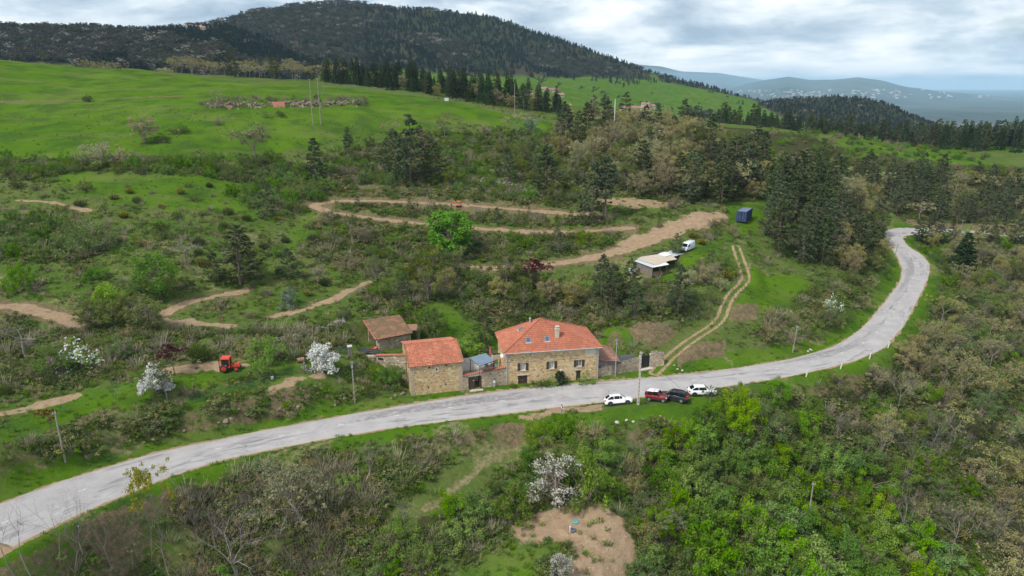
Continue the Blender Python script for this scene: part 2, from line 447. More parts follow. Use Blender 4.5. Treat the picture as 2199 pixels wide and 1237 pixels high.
def ground(u, v, rmin=50):
    """where the sight line through a picture point meets the ground"""
    r = sight(u, v); th = atan2(r[0], r[1]); t = r[2] / math.hypot(r[0], r[1])
    j = (th - TH[0]) / (TH[1] - TH[0]); j0 = int(np.clip(math.floor(j), 0, NT_ - 2)); w = j - j0
    col = Z[:, j0] * (1 - w) + Z[:, j0 + 1] * w
    g = (col - HC) / RHO - t
    i0 = int(np.searchsorted(RHO, rmin)); k = np.where(g[i0:] >= 0)[0]
    if len(k) == 0: k = [len(RHO) - i0 - 2]
    k = k[0] + i0
    if k > 0 and g[k] > g[k - 1]:
        a = -g[k - 1] / (g[k] - g[k - 1]); a = min(max(a, 0), 1)
        rho = RHO[k - 1] + a * (RHO[k] - RHO[k - 1])
    else: rho = RHO[k]
    x, y = rho * sin(th), rho * cos(th)
    return np.array([x, y, height(x, y)])
def height(x, y):
    th = atan2(x, y); rho = math.hypot(x, y)
    j = (th - TH[0]) / (TH[1] - TH[0]); j0 = int(np.clip(math.floor(j), 0, NT_ - 2)); w = min(max(j - j0, 0), 1)
    i = int(np.clip(np.searchsorted(RHO, rho) - 1, 0, NR - 2)); a = min(max((rho - RHO[i]) / (RHO[i + 1] - RHO[i]), 0), 1)
    return float((Z[i, j0] * (1 - w) + Z[i, j0 + 1] * w) * (1 - a) + (Z[i + 1, j0] * (1 - w) + Z[i + 1, j0 + 1] * w) * a)
def cell(x, y):
    th = atan2(x, y); rho = math.hypot(x, y)
    j = int(np.clip(round((th - TH[0]) / (TH[1] - TH[0])), 0, NT_ - 1)); i = int(np.clip(np.searchsorted(RHO, rho), 0, NR - 1))
    return i, j
def inpoly(x, y, poly):
    x = np.asarray(x, float); y = np.asarray(y, float); r = np.zeros(x.shape, bool); n = len(poly)
    for i in range(n):
        x1, y1 = poly[i][:2]; x2, y2 = poly[(i + 1) % n][:2]
        if y1 == y2: continue
        c = ((y1 > y) != (y2 > y)) & (x < (x2 - x1) * (y - y1) / (y2 - y1) + x1)
        r ^= c
    return r

# --- tracks and paths: cut level into the slope
def path(pts, width, dirt=1.0, bank=3.0, bare=0.0, cut=True, ruts=False):
    L = np.array([ground(*p) for p in pts]); L = smooth(resample(L, 1.5), 4)
    zz = L[:, 2].copy()
    for _ in range(12): zz[1:-1] = (zz[:-2] + 2 * zz[1:-1] + zz[2:]) / 4
    L[:, 2] = zz
    W = window(L, width / 2 + bank + 3)
    d, ex, ss = seg_dist(GX[W], GY[W], L)
    wob = (fbm(GX[W] / 2.6, GY[W] / 2.6, 51, 4) - .5) * 2.8
    dd = d + wob
    if cut:
        f = 1 - sstep(width / 2, width / 2 + bank, d)
        f = f * np.clip(ROAD_E[W] / 3.0, 0, 1)
        Z[W] = Z[W] * (1 - f) + ex[:, 0] * f
    if ruts:
        m = np.exp(-((np.abs(d) - .75) / .36) ** 2) * dirt
        Z[W] -= .06 * m
    else: m = dirt * (1 - sstep(width / 2 - .5, width / 2 + .5, dd)) * np.clip(.45 + 1.1 * fbm(GX[W] / 1.6, GY[W] / 1.6, 57, 3), 0, 1)
    M_DIRT[W] = np.maximum(M_DIRT[W], m)
    if bare: M_BARE[W] = np.maximum(M_BARE[W], bare * (1 - sstep(width / 2, width / 2 + bank, dd)) * (m < .6))
    KEEP[W] = np.minimum(KEEP[W], d - width / 2)
    return L
def area(pts, arr, val=1.0, soft=2.0, seed=61, mode='max'):
    """paint a kind of ground over an outline read from the photograph"""
    P = np.array([ground(*p) for p in pts]); W = window(P, soft * 2 + 4)
    nx = (fbm(GX[W] / 3.5, GY[W] / 3.5, seed, 4) - .5) * soft * 3; ny = (fbm(GX[W] / 3.5 + 31, GY[W] / 3.5, seed + 5, 4) - .5) * soft * 3
    acc = np.zeros(len(W[0]))
    for ox, oy in ((0, 0), (.5, .3), (-.5, .4), (.3, -.5), (-.4, -.4)):
        acc += inpoly(GX[W] + nx + ox * soft, GY[W] + ny + oy * soft, P)
    acc /= 5.0
    if mode == 'max': arr[W] = np.maximum(arr[W], acc * val)
    else: arr[W] = arr[W] * (1 - acc) + val * acc
    return P
# ------------------------------------------------------------------ level ground under the buildings
def frame(a, b):
    """origin a, unit vector along a->b, unit vector to its left, length, heading"""
    a, b = np.array(a[:2], float), np.array(b[:2], float); d = b - a; L = np.linalg.norm(d); e = d / L
    return a, e, np.array([-e[1], e[0]]), L, atan2(e[1], e[0])
def loc2(fr, x, y): return fr[0] + fr[1] * x + fr[2] * y
def rect(fr, x0, y0, x1, y1): return np.array([loc2(fr, x0, y0), loc2(fr, x1, y0), loc2(fr, x1, y1), loc2(fr, x0, y1)])
PADS = []
def pad(poly, z, blend=2.0):
    P = np.asarray(poly, float); W = window(P, blend + 2)
    ins = inpoly(GX[W], GY[W], P); d, _, _ = seg_dist(GX[W], GY[W], np.vstack([np.c_[P, P[:, 0] * 0], np.r_[P[0], 0]]))
    f = np.where(ins, 1, 1 - sstep(0, blend, d))
    f = f * np.clip((ROAD_E[W] - .2) / .8, 0, 1)
    Z[W] = Z[W] * (1 - f) + z * f
    KEEP[W] = np.minimum(KEEP[W], np.where(ins, -1, d - .2))
HOUSE = frame(at_z(1087, 827, .2), at_z(1284, 812.5, .2)); HOUSE_L, HOUSE_D, HOUSE_H = HOUSE[3], 8.8, 5.85
BARN = frame(at_z(883, 851, .2), at_z(994, 838.5, .2)); BARN_L, BARN_D = BARN[3], 11.0
SHED = frame(at_z(814.5, 754.5, 3.2), at_z(883, 741, 3.2)); SHED_L, SHED_D = SHED[3], 5.7
YARD = frame(loc2(BARN, BARN_L, 0), loc2(HOUSE, 0, 0))
pad(np.vstack([loc2(HOUSE, -.3, -.3), loc2(HOUSE, HOUSE_L + 5.5, -.3), loc2(HOUSE, HOUSE_L + 5.5, HOUSE_D + 1.5), loc2(HOUSE, -.3, HOUSE_D + 1.5)]), .25, 2.5)
pad(rect(BARN, -.2, -.3, BARN_L + .2, BARN_D + .2), .25, 1.5)
pad(np.vstack([loc2(YARD, 0, 0), loc2(HOUSE, 0, 0), loc2(HOUSE, 0, HOUSE_D), loc2(BARN, BARN_L, BARN_D)]), .25, 1.0)
pad(rect(SHED, -2.0, -.6, SHED_L + 2.6, SHED_D + .3), 3.2, 2.0)
G_SHED = frame(ground(1399, 593), ground(1440, 577))
pad(rect(G_SHED, -2, -.5, 8.5, 5.5), (ground(1399, 593)[2] + ground(1440, 577)[2]) / 2, 2.5)
# ------------------------------------------------------------------ tracks, clearings, meadows
path([(1275,462),(1200,457),(1100,449),(1000,441),(900,436),(800,431),(720,431),(668,438),(690,452),(760,463),(850,475),(950,484),(1050,493),(1150,498),(1250,498),(1345,490)], 3.3, bare=.9)
path([(980,575),(1050,577),(1150,573),(1250,557),(1330,541),(1400,515),(1450,485)], 4.2, bare=.8)
path([(-40,655),(20,657),(60,662),(110,676),(165,697)], 3.2, bare=.8)
path([(325,683),(350,668),(395,651),(450,638),(520,627)], 2.4, bare=.6)
path([(330,682),(380,690),(450,698),(500,700)], 2.2, .9)
path([(585,682),(650,666),(710,646),(790,606)], 2.2, bare=.5)
path([(40,430),(100,432),(140,441),(185,453)], 1.8, bare=.5)
TRACK = path([(1405,800),(1432,772),(1462,745),(1510,713),(1550,692),(1556,655),(1572,626),(1602,606),(1600,585),(1588,552),(1580,528)], 2.6, .95, bank=3.5, ruts=True)
path([(-40,893),(20,886),(60,880),(110,868),(150,856)], 2.2, .95, cut=False)
path([(360,800),(410,793),(470,786),(530,782)], 2.0, .85, cut=False)
path([(590,833),(612,820),(650,815),(690,806)], 1.0, .9, cut=False)
path([(-30,218),(80,217),(180,215),(300,209),(430,205)], 1.2, 0.0, bank=3.0, bare=.75)
path([(150,262),(300,258),(450,262),(620,258)], 1.0, 0.0, bank=3.0, bare=.3)
path([(1150,912),(1085,950),(1030,1000),(975,1040),(900,1100)], 3.2, .30, bank=2.5, cut=False)

area([(0,128),(300,152),(600,180),(900,205),(1100,246),(1178,262),(1185,278),(1120,272),(980,265),(850,285),(700,308),(600,330),(520,343),(350,338),(150,345),(0,350)], M_LUSH, 1, 3)
area([(0,222),(200,220),(420,212),(430,240),(800,232),(1000,262),(850,280),(700,300),(600,270),(300,262),(0,262)], M_DRY, .34, 5)
area([(-200,118),(0,128),(0,350),(-200,360)], M_LUSH, 1, 3)
area([(0,905),(150,845),(300,815),(420,802),(560,782),(740,770),(735,792),(560,805),(400,832),(300,862),(150,905),(60,935),(0,960)], M_LUSH, .85, 1)
area([(395,862),(480,835),(600,806),(700,796),(690,812),(600,828),(480,858),(400,880)], M_LUSH, .9, .6)
area([(1560,440),(1640,430),(1650,450),(1625,490),(1560,520),(1500,555),(1440,615),(1410,600),(1480,545),(1560,505)], M_LUSH, 1, 1.2)
area([(1590,590),(1700,580),(1740,600),(1700,650),(1600,670),(1560,700),(1560,660),(1600,625)], M_LUSH, .9, 1.5)
area([(870,760),(1075,750),(1070,730),(1000,690),(950,640),(910,650),(890,720)], M_LUSH, .9, 1)
area([(1295,748),(1375,755),(1360,712),(1290,700)], M_LUSH, .9, .8)
area([(1000,902),(1150,905),(1300,885),(1560,845),(1560,875),(1420,905),(1250,935),(1120,950),(1020,930)], M_LUSH, .8, 1)
area([(720,775),(775,760),(870,780),(860,840),(770,850)], M_LUSH, .45, 1)
area([(1480,300),(1600,290),(1750,315),(1900,280),(2080,330),(2160,370),(2050,362),(1900,345),(1700,345),(1600,325)], M_LUSH, .9, 4)
area([(600,560),(700,500),(680,440),(640,460),(600,520)], M_LUSH, .55, 2)
area([(940,1237),(1150,1160),(1240,1160),(1180,1237),(1150,1270),(930,1270)], M_LUSH, .75, 1.5)
area([(100,365),(500,385),(620,430),(560,470),(300,450),(150,430)], M_LUSH, .62, 3)
area([(0,560),(250,560),(300,640),(120,650),(0,630)], M_LUSH, .45, 3)
area([(500,640),(600,600),(760,560),(740,620),(600,680),(500,690)], M_LUSH, .5, 2)

area([(1330,520),(1400,492),(1440,478),(1490,452),(1545,456),(1568,470),(1490,495),(1420,520),(1350,545)], M_DIRT, 1, 1.2)
area([(1465,560),(1440,590),(1405,596),(1440,575)], M_DIRT, .5, .5)
area([(1390,450),(1270,440),(1280,425),(1400,430),(1480,440)], M_DIRT, .6, 1.5)
area([(1085,1130),(1150,1102),(1230,1082),(1290,1078),(1335,1118),(1362,1175),(1358,1270),(1215,1270),(1240,1175),(1180,1165),(1120,1165)], M_DIRT, 1, .8)
area([(1100,893),(1300,866),(1308,882),(1180,897),(1110,903)], M_DIRT, .85, 1.1)
area([(1470,745),(1560,735),(1545,765),(1445,795)], M_BARE, .95, .8)
area([(1345,705),(1430,690),(1450,715),(1400,745),(1365,735)], M_BARE, 1, .8)
area([(1040,665),(1330,655),(1330,700),(1190,684),(1060,700)], M_BARE, .7, 1)
area([(1570,655),(1630,655),(1620,690),(1570,690)], M_BARE, .8, .5)
area([(320,800),(430,790),(440,775),(330,770)], M_BARE, .5, .8)
area([(600,350),(760,370),(1000,400),(1180,430),(1180,470),(700,440)], M_BARE, .55, 3)
area([(1940,470),(2199,480),(2260,490),(2199,500),(1960,488)], M_BARE, .9, 1.5)

for poly, val in [
    ([(1250,300),(1450,260),(1650,280),(1850,330),(1900,480),(1920,520),(1870,600),(1740,560),(1640,500),(1660,430),(1560,440),(1400,440),(1280,400)], .9),
    ([(1950,480),(1900,450),(1750,330),(1900,330),(2199,360),(2350,380),(2350,490)], .9),
    ([(1650,860),(1800,830),(1930,760),(2010,640),(2040,560),(2199,540),(2350,600),(2350,1300),(1370,1300),(1370,1150),(1340,1060),(1400,950),(1560,900)], .85),
    ([(1000,650),(1450,600),(1450,690),(1350,690),(1000,690)], .6),
    ([(330,1237),(330,1050),(600,1010),(900,960),(1000,1000),(900,1100),(880,1237)], .35),
    ([(780,1237),(900,1120),(1100,1050),(1150,1100),(1050,1160),(900,1237)], .8)]:
    area(poly, M_WOOD, val, 2.5)
area([(1140,915),(1165,925),(1110,955),(1050,1005),(990,1045),(920,1100),(895,1095),(960,1040),(1020,990),(1080,940)], M_DRY, .65, .8)
area([(850,935),(1000,920),(1080,935),(1040,975),(900,985),(800,970)], M_DRY, .55, 2)
area([(640,930),(760,915),(740,945),(640,960)], M_DRY, .5, 1.5)
M_DRY[:] = np.maximum(M_DRY, (RHO[:, None] < 330) * sstep(.56, .68, fbm(GX / 9, GY / 6, 131, 4)) * .5 * (M_LUSH < .4))
for pl in ([(640,350),(860,300),(1000,285),(1180,290),(1270,330),(1290,440),(1340,490),(1340,540),(1230,570),(1000,570),(800,600),(640,540),(700,440)], [(0,690),(330,700),(520,720),(700,700),(760,735),(700,765),(560,768),(420,770),(300,788),(150,820),(0,865)],
           [(480,425),(560,380),(660,380),(700,430),(640,460),(540,455)], [(0,345),(520,350),(640,350),(640,390),(400,380),(0,390)], [(780,660),(830,590),(1100,590),(1240,620),(1460,640),(1470,700),(1330,695),(1050,690),(880,680)],
           [(1200,335),(1195,292),(1400,266),(1560,292),(1660,400),(1560,432),(1290,438)], [(1620,705),(1700,645),(1885,600),(1868,655),(1810,702),(1710,738),(1620,738)], [(0,470),(160,470),(260,520),(180,570),(0,570)],
           [(330,1260),(350,1085),(520,1025),(700,985),(900,985),(960,1040),(880,1110),(780,1260)], [(0,1000),(300,895),(620,830),(860,845),(700,880),(300,950),(0,1050)]):
    area(pl, M_SCR, 1, 2.5)
area([(60,1270),(200,1130),(350,1085),(520,1025),(640,1000),(760,1000),(800,1060),(760,1130),(700,1270)], M_TWG, 1, 3)
# verge of fresh grass along the road
vg = (1 - sstep(1.6, 4.2, ROAD_E + (fbm(GX / 4, GY / 4, 71, 3) - .5) * 3)) * (ROAD_E > .1)
M_LUSH[:] = np.maximum(M_LUSH, np.where(ROAD_E < 50, vg * .95, 0)); M_WOOD[:] *= (1 - np.where(ROAD_E < 50, vg, 0))
gv = (1 - sstep(.15, .55, ROAD_E + (fbm(GX / 2, GY / 2, 72, 3) - .5) * .6)) * (ROAD_E < 50)
M_DIRT[:] = np.maximum(M_DIRT, gv * .85)
# steep cut banks above the road show soil and rock
gz = np.gradient(Z, axis=0) / np.gradient(RHO)[:, None]
M_BARE[:] = np.maximum(M_BARE, sstep(.5, .95, np.abs(gz)) * (RHO[:, None] < 300) * fbm(GX / 5, GY / 5, 81, 3) * 1.1)
# valley floor meadows, wooded mountain, far plain
MID = (RHO[:, None] > 430) & (MOUNT == 0) & (RHO[:, None] < 2300)
M_LUSH[np.where(MID)] = .75
M_FAR = np.zeros_like(Z) + sstep(2200, 2600, RHO)[:, None]
M_MNT = (MOUNT > 0) * 1.0 * (RHO[:, None] < 2400)
# open pasture on the right shoulder of the mountain
for pl in ([(1290,200),(1330,172),(1400,158),(1500,190),(1560,212),(1430,245),(1250,240)], [(395,72),(440,72),(505,50),(470,62)]):
    P = np.array([ground(u, v, 600) for u, v in pl]); M_MNT[np.where(inpoly(GX, GY, P) & (MOUNT > 0))] = 0; M_LUSH[np.where(inpoly(GX, GY, P) & (MOUNT > 0))] = .75

Z += (M_DIRT > .5) * (ROAD_E > 1) * (RHO[:, None] < 260) * ((fbm(GX / 1.1, GY / 1.1, 141, 3) - .5) * .30 + (np.abs(fbm(GX / 4.2, GY / 2.2, 143, 2) - .5) - .1) * .5 * (GY < 85))
# ------------------------------------------------------------------ terrain mesh
def terrain():
    me = bpy.data.meshes.new('terrain')
    V = np.stack([GX, GY, Z], -1).reshape(-1, 3)
    idx = np.arange(NR * NT_).reshape(NR, NT_)
    F = np.stack([idx[:-1, :-1], idx[:-1, 1:], idx[1:, 1:], idx[1:, :-1]], -1)[..., ::-1].reshape(-1, 4)
    me.vertices.add(len(V)); me.vertices.foreach_set('co', V.ravel())
    me.loops.add(F.size); me.loops.foreach_set('vertex_index', F.ravel().astype(np.int32))
    me.polygons.add(len(F)); me.polygons.foreach_set('loop_start', np.arange(0, F.size, 4, dtype=np.int32))
    me.polygons.foreach_set('use_smooth', np.ones(len(F), bool))
    for n, a in (('dirt', M_DIRT), ('lush', M_LUSH), ('wood', M_WOOD), ('dry', M_DRY), ('bare', M_BARE), ('mount', M_MNT), ('far', M_FAR)):
        at = me.attributes.new(n, 'FLOAT', 'POINT'); at.data.foreach_set('value', np.clip(a, 0, 1).ravel().astype(np.float32))
    me.update(calc_edges=True)
    t = NT('terrain_ground'); v = t.coord('Object')
    n1 = t.noise(v, .11, 6, .6); n2 = t.noise(v, .9, 5, .65); n3 = t.noise(v, 4.5, 3, .6); n0 = t.noise(v, .025, 4, .6)
    tuft = t.noise(t.coord('Object', (1, 1, 1.0)), 1.7, 8, .72)
    rough = t.mix(t.ramp(n1, [(.36, 0), (.62, 1)]), (.052, .100, .014), (.086, .112, .030))
    rough = t.mix(t.ramp(tuft, [(.52, 0), (.68, .55)]), rough, (.215, .190, .110))
    rough = t.mix(t.ramp(n2, [(.30, .75), (.46, 0)]), rough, (.040, .052, .020))
    lush = t.mix(t.ramp(n0, [(.35, 0), (.65, 1)]), (.054, .122, .006), (.074, .145, .008))
    lush = t.mix(t.ramp(n1, [(.38, .9), (.56, 0)]), lush, (.036, .078, .012))
    lush = t.mix(t.ramp(t.noise(t.coord('Object', (.5, 1.6, 1)), .06, 7, .7), [(.50, 0), (.64, .65)]), lush, (.125, .150, .040))
    lush = t.mix(t.ramp(tuft, [(.52, 0), (.72, .5)]), lush, (.135, .165, .045))
    lush = t.mix(t.ramp(n3, [(.36, .5), (.5, 0)]), lush, (.040, .085, .012))
    def edge(a, k=.55):
        """ragged mask: attribute pushed about by grain"""
        w = t.math('ADD', t.attr(a), t.math('MULTIPLY', t.math('SUBTRACT', t.noise(v, 1.3, 6, .7), .5), k * 1.3))
        return t.ramp(w, [(.38, 0), (.62, 1)])
    c = t.mix(edge('lush'), rough, lush)
    straw = t.mix(t.ramp(tuft, [(.4, 0), (.62, 1)]), (.125, .115, .050), (.235, .205, .115))
    c = t.mix(edge('dry', .8), c, straw)
    wood = t.mix(t.ramp(n2, [(.35, 0), (.65, 1)]), (.060, .058, .026), (.034, .044, .016))
    c = t.mix(edge('wood', .3), c, wood)
    bare = t.mix(t.ramp(n2, [(.35, 0), (.65, 1)]), (.185, .128, .080), (.115, .086, .052))
    bare = t.mix(t.ramp(n3, [(.55, 0), (.70, .8)]), bare, (.26, .205, .15))
    bare = t.mix(t.ramp(tuft, [(.40, .9), (.52, 0)]), bare, (.070, .085, .030))
    c = t.mix(edge('bare', .9), c, bare)
    dirt = t.mix(t.ramp(n2, [(.30, 0), (.70, 1)]), (.235, .160, .098), (.315, .232, .152))
    dirt = t.mix(t.ramp(t.noise(v, 3.1, 7, .7), [(.56, 0), (.68, .8)]), dirt, (.38, .31, .24))
    dirt = t.mix(t.ramp(t.noise(v, .7, 6, .7), [(.32, .7), (.45, 0)]), dirt, (.135, .094, .060))
    c = t.mix(edge('dirt', .6), c, dirt)
    mnt = t.mix(t.ramp(t.noise(v, .012, 5, .6), [(.4, 0), (.6, 1)]), (.022, .030, .014), (.046, .040, .024))
    c = t.mix(t.attr('mount'), c, mnt)
    vf = t.voro(t.coord('Object', (1, .6, 1)), .0016, 'F1', 'Color')
    vfe = t.voro(t.coord('Object', (1, .6, 1)), .0016, 'DISTANCE_TO_EDGE')
    fr = t.mix(t.ramp(t.noise(v, .0011, 6, .62), [(.38, 0), (.62, 1)]), (.022, .040, .038), (.070, .085, .070))
    fr = t.mix(.45, fr, t.ramp(vf, [(.2, (.025, .036, .018)), (.6, (.065, .072, .036)), (.85, (.12, .105, .07))]))
    fr = t.mix(t.ramp(vfe, [(.0, .8), (.06, 0)]), fr, (.02, .03, .014))
    c = t.mix(t.attr('far'), c, fr)
    h = t.math('ADD', t.math('MULTIPLY', tuft, 1.0), t.math('MULTIPLY', n3, .5))
    nb = t.bump(h, .75, .22)
    t.bsdf(c, 1.0, 0, nb, 0.0)
    me.materials.append(t.m)
    o = bpy.data.objects.new('terrain', me); COL.objects.link(o)
    tag(o, 'hillside, valley and far plain, grass, scrub and bare soil', 'terrain', kind='structure')
    return o
TERRAIN = terrain()

# ------------------------------------------------------------------ road
def road():
    L = ROADC; n = len(L); T = np.gradient(L[:, :2], axis=0); T /= np.linalg.norm(T, axis=1)[:, None]
    N = np.stack([-T[:, 1], T[:, 0]], 1)
    s = np.r_[0, np.cumsum(np.linalg.norm(np.diff(L[:, :2], axis=0), axis=1))]
    K = 13; ac = np.linspace(-1, 1, K)
    wob = (fbm(s / 3.0, s * 0 + 2, 5, 3) - .5) * .5, (fbm(s / 3.0, s * 0 + 9, 6, 3) - .5) * .5
    V = []; A = []; S_ = []
    for i in range(n):
        for k, a in enumerate(ac):
            off = a * L[i, 3] + (wob[0][i] if k == 0 else wob[1][i] if k == K - 1 else 0)
            V.append((L[i, 0] + N[i, 0] * off, L[i, 1] + N[i, 1] * off, L[i, 2] + .05 - .05 * a * a - (.10 if k in (0, K - 1) else 0)))
            A.append(a); S_.append(s[i])
    F = [(i * K + k, i * K + k + 1, (i + 1) * K + k + 1, (i + 1) * K + k) for i in range(n - 1) for k in range(K - 1)]
    F = [f[::-1] for f in F]
    me = bpy.data.meshes.new('road'); me.from_pydata(V, [], F)
    for nm, d in (('across', A), ('along', S_)):
        at = me.attributes.new(nm, 'FLOAT', 'POINT'); at.data.foreach_set('value', np.array(d, np.float32))
    me.polygons.foreach_set('use_smooth', [True] * len(F)); me.update()
    t = NT('old_asphalt'); ac_, al = t.attr('across'), t.attr('along')
    cv = t.n('ShaderNodeCombineXYZ'); t.put(cv.inputs[0], t.math('MULTIPLY', al, .08)); t.put(cv.inputs[1], t.math('MULTIPLY', ac_, 1.6)); vs = cv.outputs[0]
    v = t.coord('Object')
    base = t.mix(t.ramp(t.noise(v, .35, 6, .65), [(.35, 0), (.65, 1)]), (.27, .257, .256), (.355, .340, .336))
    base = t.mix(t.ramp(t.noise(v, 9, 4, .7), [(.4, .0), (.7, .45)]), base, (.43, .42, .415))
    # worn wheel tracks, bleeding tar in long streaks, and patches
    streak = t.noise(vs, 2.1, 9, .66, .5)
    big = t.noise(vs, .62, 2, .5)
    m = t.math('MULTIPLY', t.ramp(streak, [(.51, 0), (.60, 1)]), t.ramp(big, [(.47, 0), (.60, 1)]))
    base = t.mix(t.math('MULTIPLY', m, .6), base, (.105, .103, .112))
    cr = t.voro(vs, 1.9, 'DISTANCE_TO_EDGE')
    wv = t.noise(v, 1.2, 4, .7)
    crv = t.math('ADD', cr, t.math('MULTIPLY', wv, .05))
    base = t.mix(t.math('MULTIPLY', t.ramp(crv, [(.026, .7), (.036, 0)]), t.ramp(t.noise(vs, .5, 2), [(.47, 0), (.6, 1)])), base, (.07, .07, .075))
    lane = t.math('MULTIPLY', t.ramp(t.math('ADD', ac_, t.math('MULTIPLY', t.math('SUBTRACT', t.noise(vs, 1.5, 5, .6), .5), .5)), [(.02, 0), (.10, 1), (.62, 1), (.78, 0)]), t.ramp(t.noise(vs, .33, 2, .5), [(.46, 0), (.56, 1)]))
    lane = t.math('MULTIPLY', lane, t.ramp(t.noise(v, 1.1, 6, .7), [(.36, 0), (.56, 1)]))
    base = t.mix(t.math('MULTIPLY', lane, .62), base, (.120, .117, .125))
    # pale gravelly edges
    ea = t.math('ABSOLUTE', ac_)
    em = t.ramp(t.math('ADD', ea, t.math('MULTIPLY', t.math('SUBTRACT', t.noise(v, .8, 5, .65), .5), .35)), [(.86, 0), (.98, 1)])
    base = t.mix(t.math('MULTIPLY', em, .75), base, (.35, .31, .26))
    ov = t.math('MULTIPLY', t.ramp(t.math('ADD', ea, t.math('MULTIPLY', t.noise(vs, 3, 6, .7), .2)), [(.62, 0), (.80, 1)]), .35)
    t.bsdf(base, .88, 0, t.bump(t.noise(v, 14, 3), .25, .02), .25)
    me.materials.append(t.m)
    o = bpy.data.objects.new('road', me); COL.objects.link(o)
    tag(o, 'worn grey country road curving round the hillside', 'road', kind='structure')
    mat_worn('road_paint', (.62, .62, .62), (.46, .46, .46), 6, .7)
    k = 0; nxt = 3.0; m0 = None
    while nxt < s[-1] - 4:
        i = int(np.searchsorted(s, nxt)); L1 = .85
        mb = MB(); rows = 4
        for r in range(rows + 1):
            q = nxt + L1 * r / rows; x = np.interp(q, s, L[:, 0]); y = np.interp(q, s, L[:, 1]); z = np.interp(q, s, L[:, 2]) + .058
            nx, ny = N[min(i, n - 1)]
            for e in (-.07, .07): mb.v.append((x + nx * (e + .15), y + ny * (e + .15), z))
        for r in range(rows): mb.f.append((2 * r, 2 * r + 2, 2 * r + 3, 2 * r + 1)); mb.mi.append(0)
        mb.build('dash', 'road_paint', o)
        nxt += 8.3
    return o
ROAD = road()

# ------------------------------------------------------------------ air
def haze():
    t = NT('haze_air'); pv = t.n('ShaderNodeVolumePrincipled')
    pv.inputs['Color'].default_value = (.51, .77, 1.0, 1); pv.inputs['Density'].default_value = HAZE
    pv.inputs['Anisotropy'].default_value = .0
    t.link(pv.outputs[0], t.out.inputs['Volume'])
    mb = MB(); lo = float(Z.min()) - 2; hi = 330.0
    mb.box((0, 20000, (lo + hi) / 2), (90000, 50000, hi - lo))
    o = mb.build('haze', 'haze_air'); tag(o, 'pale blue haze of the humid spring air over the valley', 'haze', kind='stuff')
HAZE = 5.4e-5
haze()
# ------------------------------------------------------------------ vegetation: one set of meshes for each kind
def leaf_mat(name, c1, c2, c3=None, hue=.03, val=.35, trans=.35, c3w=.12):
    t = NT(name)
    c = t.mix(t.attr('var'), c1, c2)
    if c3: c = t.mix(t.ramp(t.attr('var2'), [(1 - c3w - .01, 0), (1 - c3w, 1)]), c, c3)
    h = t.n('ShaderNodeHueSaturation'); t.put(h.inputs['Color'], c)
    r = t.rnd(); r2 = t.math('FRACT', t.math('MULTIPLY', r, 7.31))
    t.put(h.inputs['Hue'], t.math('ADD', t.math('MULTIPLY', r, hue * 2), .5 - hue))
    t.put(h.inputs['Value'], t.math('ADD', t.math('MULTIPLY', r2, val * 2), 1 - val))
    t.put(h.inputs['Saturation'], t.math('ADD', t.math('MULTIPLY', t.math('FRACT', t.math('MULTIPLY', r, 13.7)), .4), .8))
    d = t.n('ShaderNodeBsdfDiffuse'); tr = t.n('ShaderNodeBsdfTranslucent'); mx = t.n('ShaderNodeMixShader')
    t.put(d.inputs['Color'], h.outputs[0]); t.put(tr.inputs['Color'], h.outputs[0]); mx.inputs[0].default_value = trans
    t.link(d.outputs[0], mx.inputs[1]); t.link(tr.outputs[0], mx.inputs[2]); t.link(mx.outputs[0], t.out.inputs['Surface'])
    return t.m
leaf_mat('pine_needles', (0.046, 0.074, 0.034), (0.102, 0.130, 0.056), (0.155, 0.147, 0.070), .02, .30, .15, .06)
leaf_mat('spruce_needles', (0.027, 0.048, 0.024), (0.054, 0.087, 0.039), None, .02, .30, .12)
leaf_mat('fresh_leaf', (0.135, 0.265, 0.022), (0.235, 0.375, 0.040), None, .018, .25, .42)
leaf_mat('green_leaf', (0.092, 0.180, 0.022), (0.172, 0.275, 0.040), None, .018, .28, .40)
leaf_mat('bright_leaf', (0.108, 0.264, 0.014), (0.180, 0.360, 0.030), None, .01, .1, .45)
leaf_mat('bud_leaf', (0.240, 0.238, 0.095), (0.370, 0.355, 0.150), (0.280, 0.215, 0.140), .025, .20, .38, .15)
leaf_mat('olive_leaf', (.105, .150, .034), (.175, .215, .060), None, .03, .3, .35)
leaf_mat('hedge_leaf', (0.082, 0.130, 0.026), (0.148, 0.195, 0.050), (0.190, 0.175, 0.095), .02, .28, .34, .08)
leaf_mat('broom_leaf', (0.054, 0.083, 0.025), (0.104, 0.137, 0.040), (0.180, 0.153, 0.063), .02, .30, .2, .10)
leaf_mat('broom_flower', (.58, .42, .012), (.70, .52, .02), None, .01, .1, .3)
leaf_mat('white_petal', (0.620, 0.620, 0.580), (0.800, 0.800, 0.780), (0.100, 0.150, 0.030), .01, .05, .4, .12)
leaf_mat('blush_petal', (.44, .43, .39), (.60, .58, .54), (.16, .16, .07), .01, .1, .4, .30)
leaf_mat('purple_leaf', (0.065, 0.023, 0.029), (0.111, 0.039, 0.044), None, .01, .2, .3)
leaf_mat('red_leaf', (0.101, 0.016, 0.010), (0.144, 0.029, 0.014), None, .01, .1, .3)
leaf_mat('dead_leaf', (.200, .145, .100), (.290, .220, .165), None, .02, .2, .2)
leaf_mat('twig_tuft', (.240, .210, .145), (.380, .335, .250), None, .02, .2, .3)
leaf_mat('blue_leaf', (0.153, 0.225, 0.153), (0.234, 0.315, 0.216), None, .02, .2, .3)
leaf_mat('dry_grass', (0.213, 0.175, 0.094), (0.325, 0.275, 0.156), None, .02, .3, .3)
leaf_mat('grass_blade', (0.097, 0.185, 0.024), (0.167, 0.263, 0.039), None, .02, .3, .35)
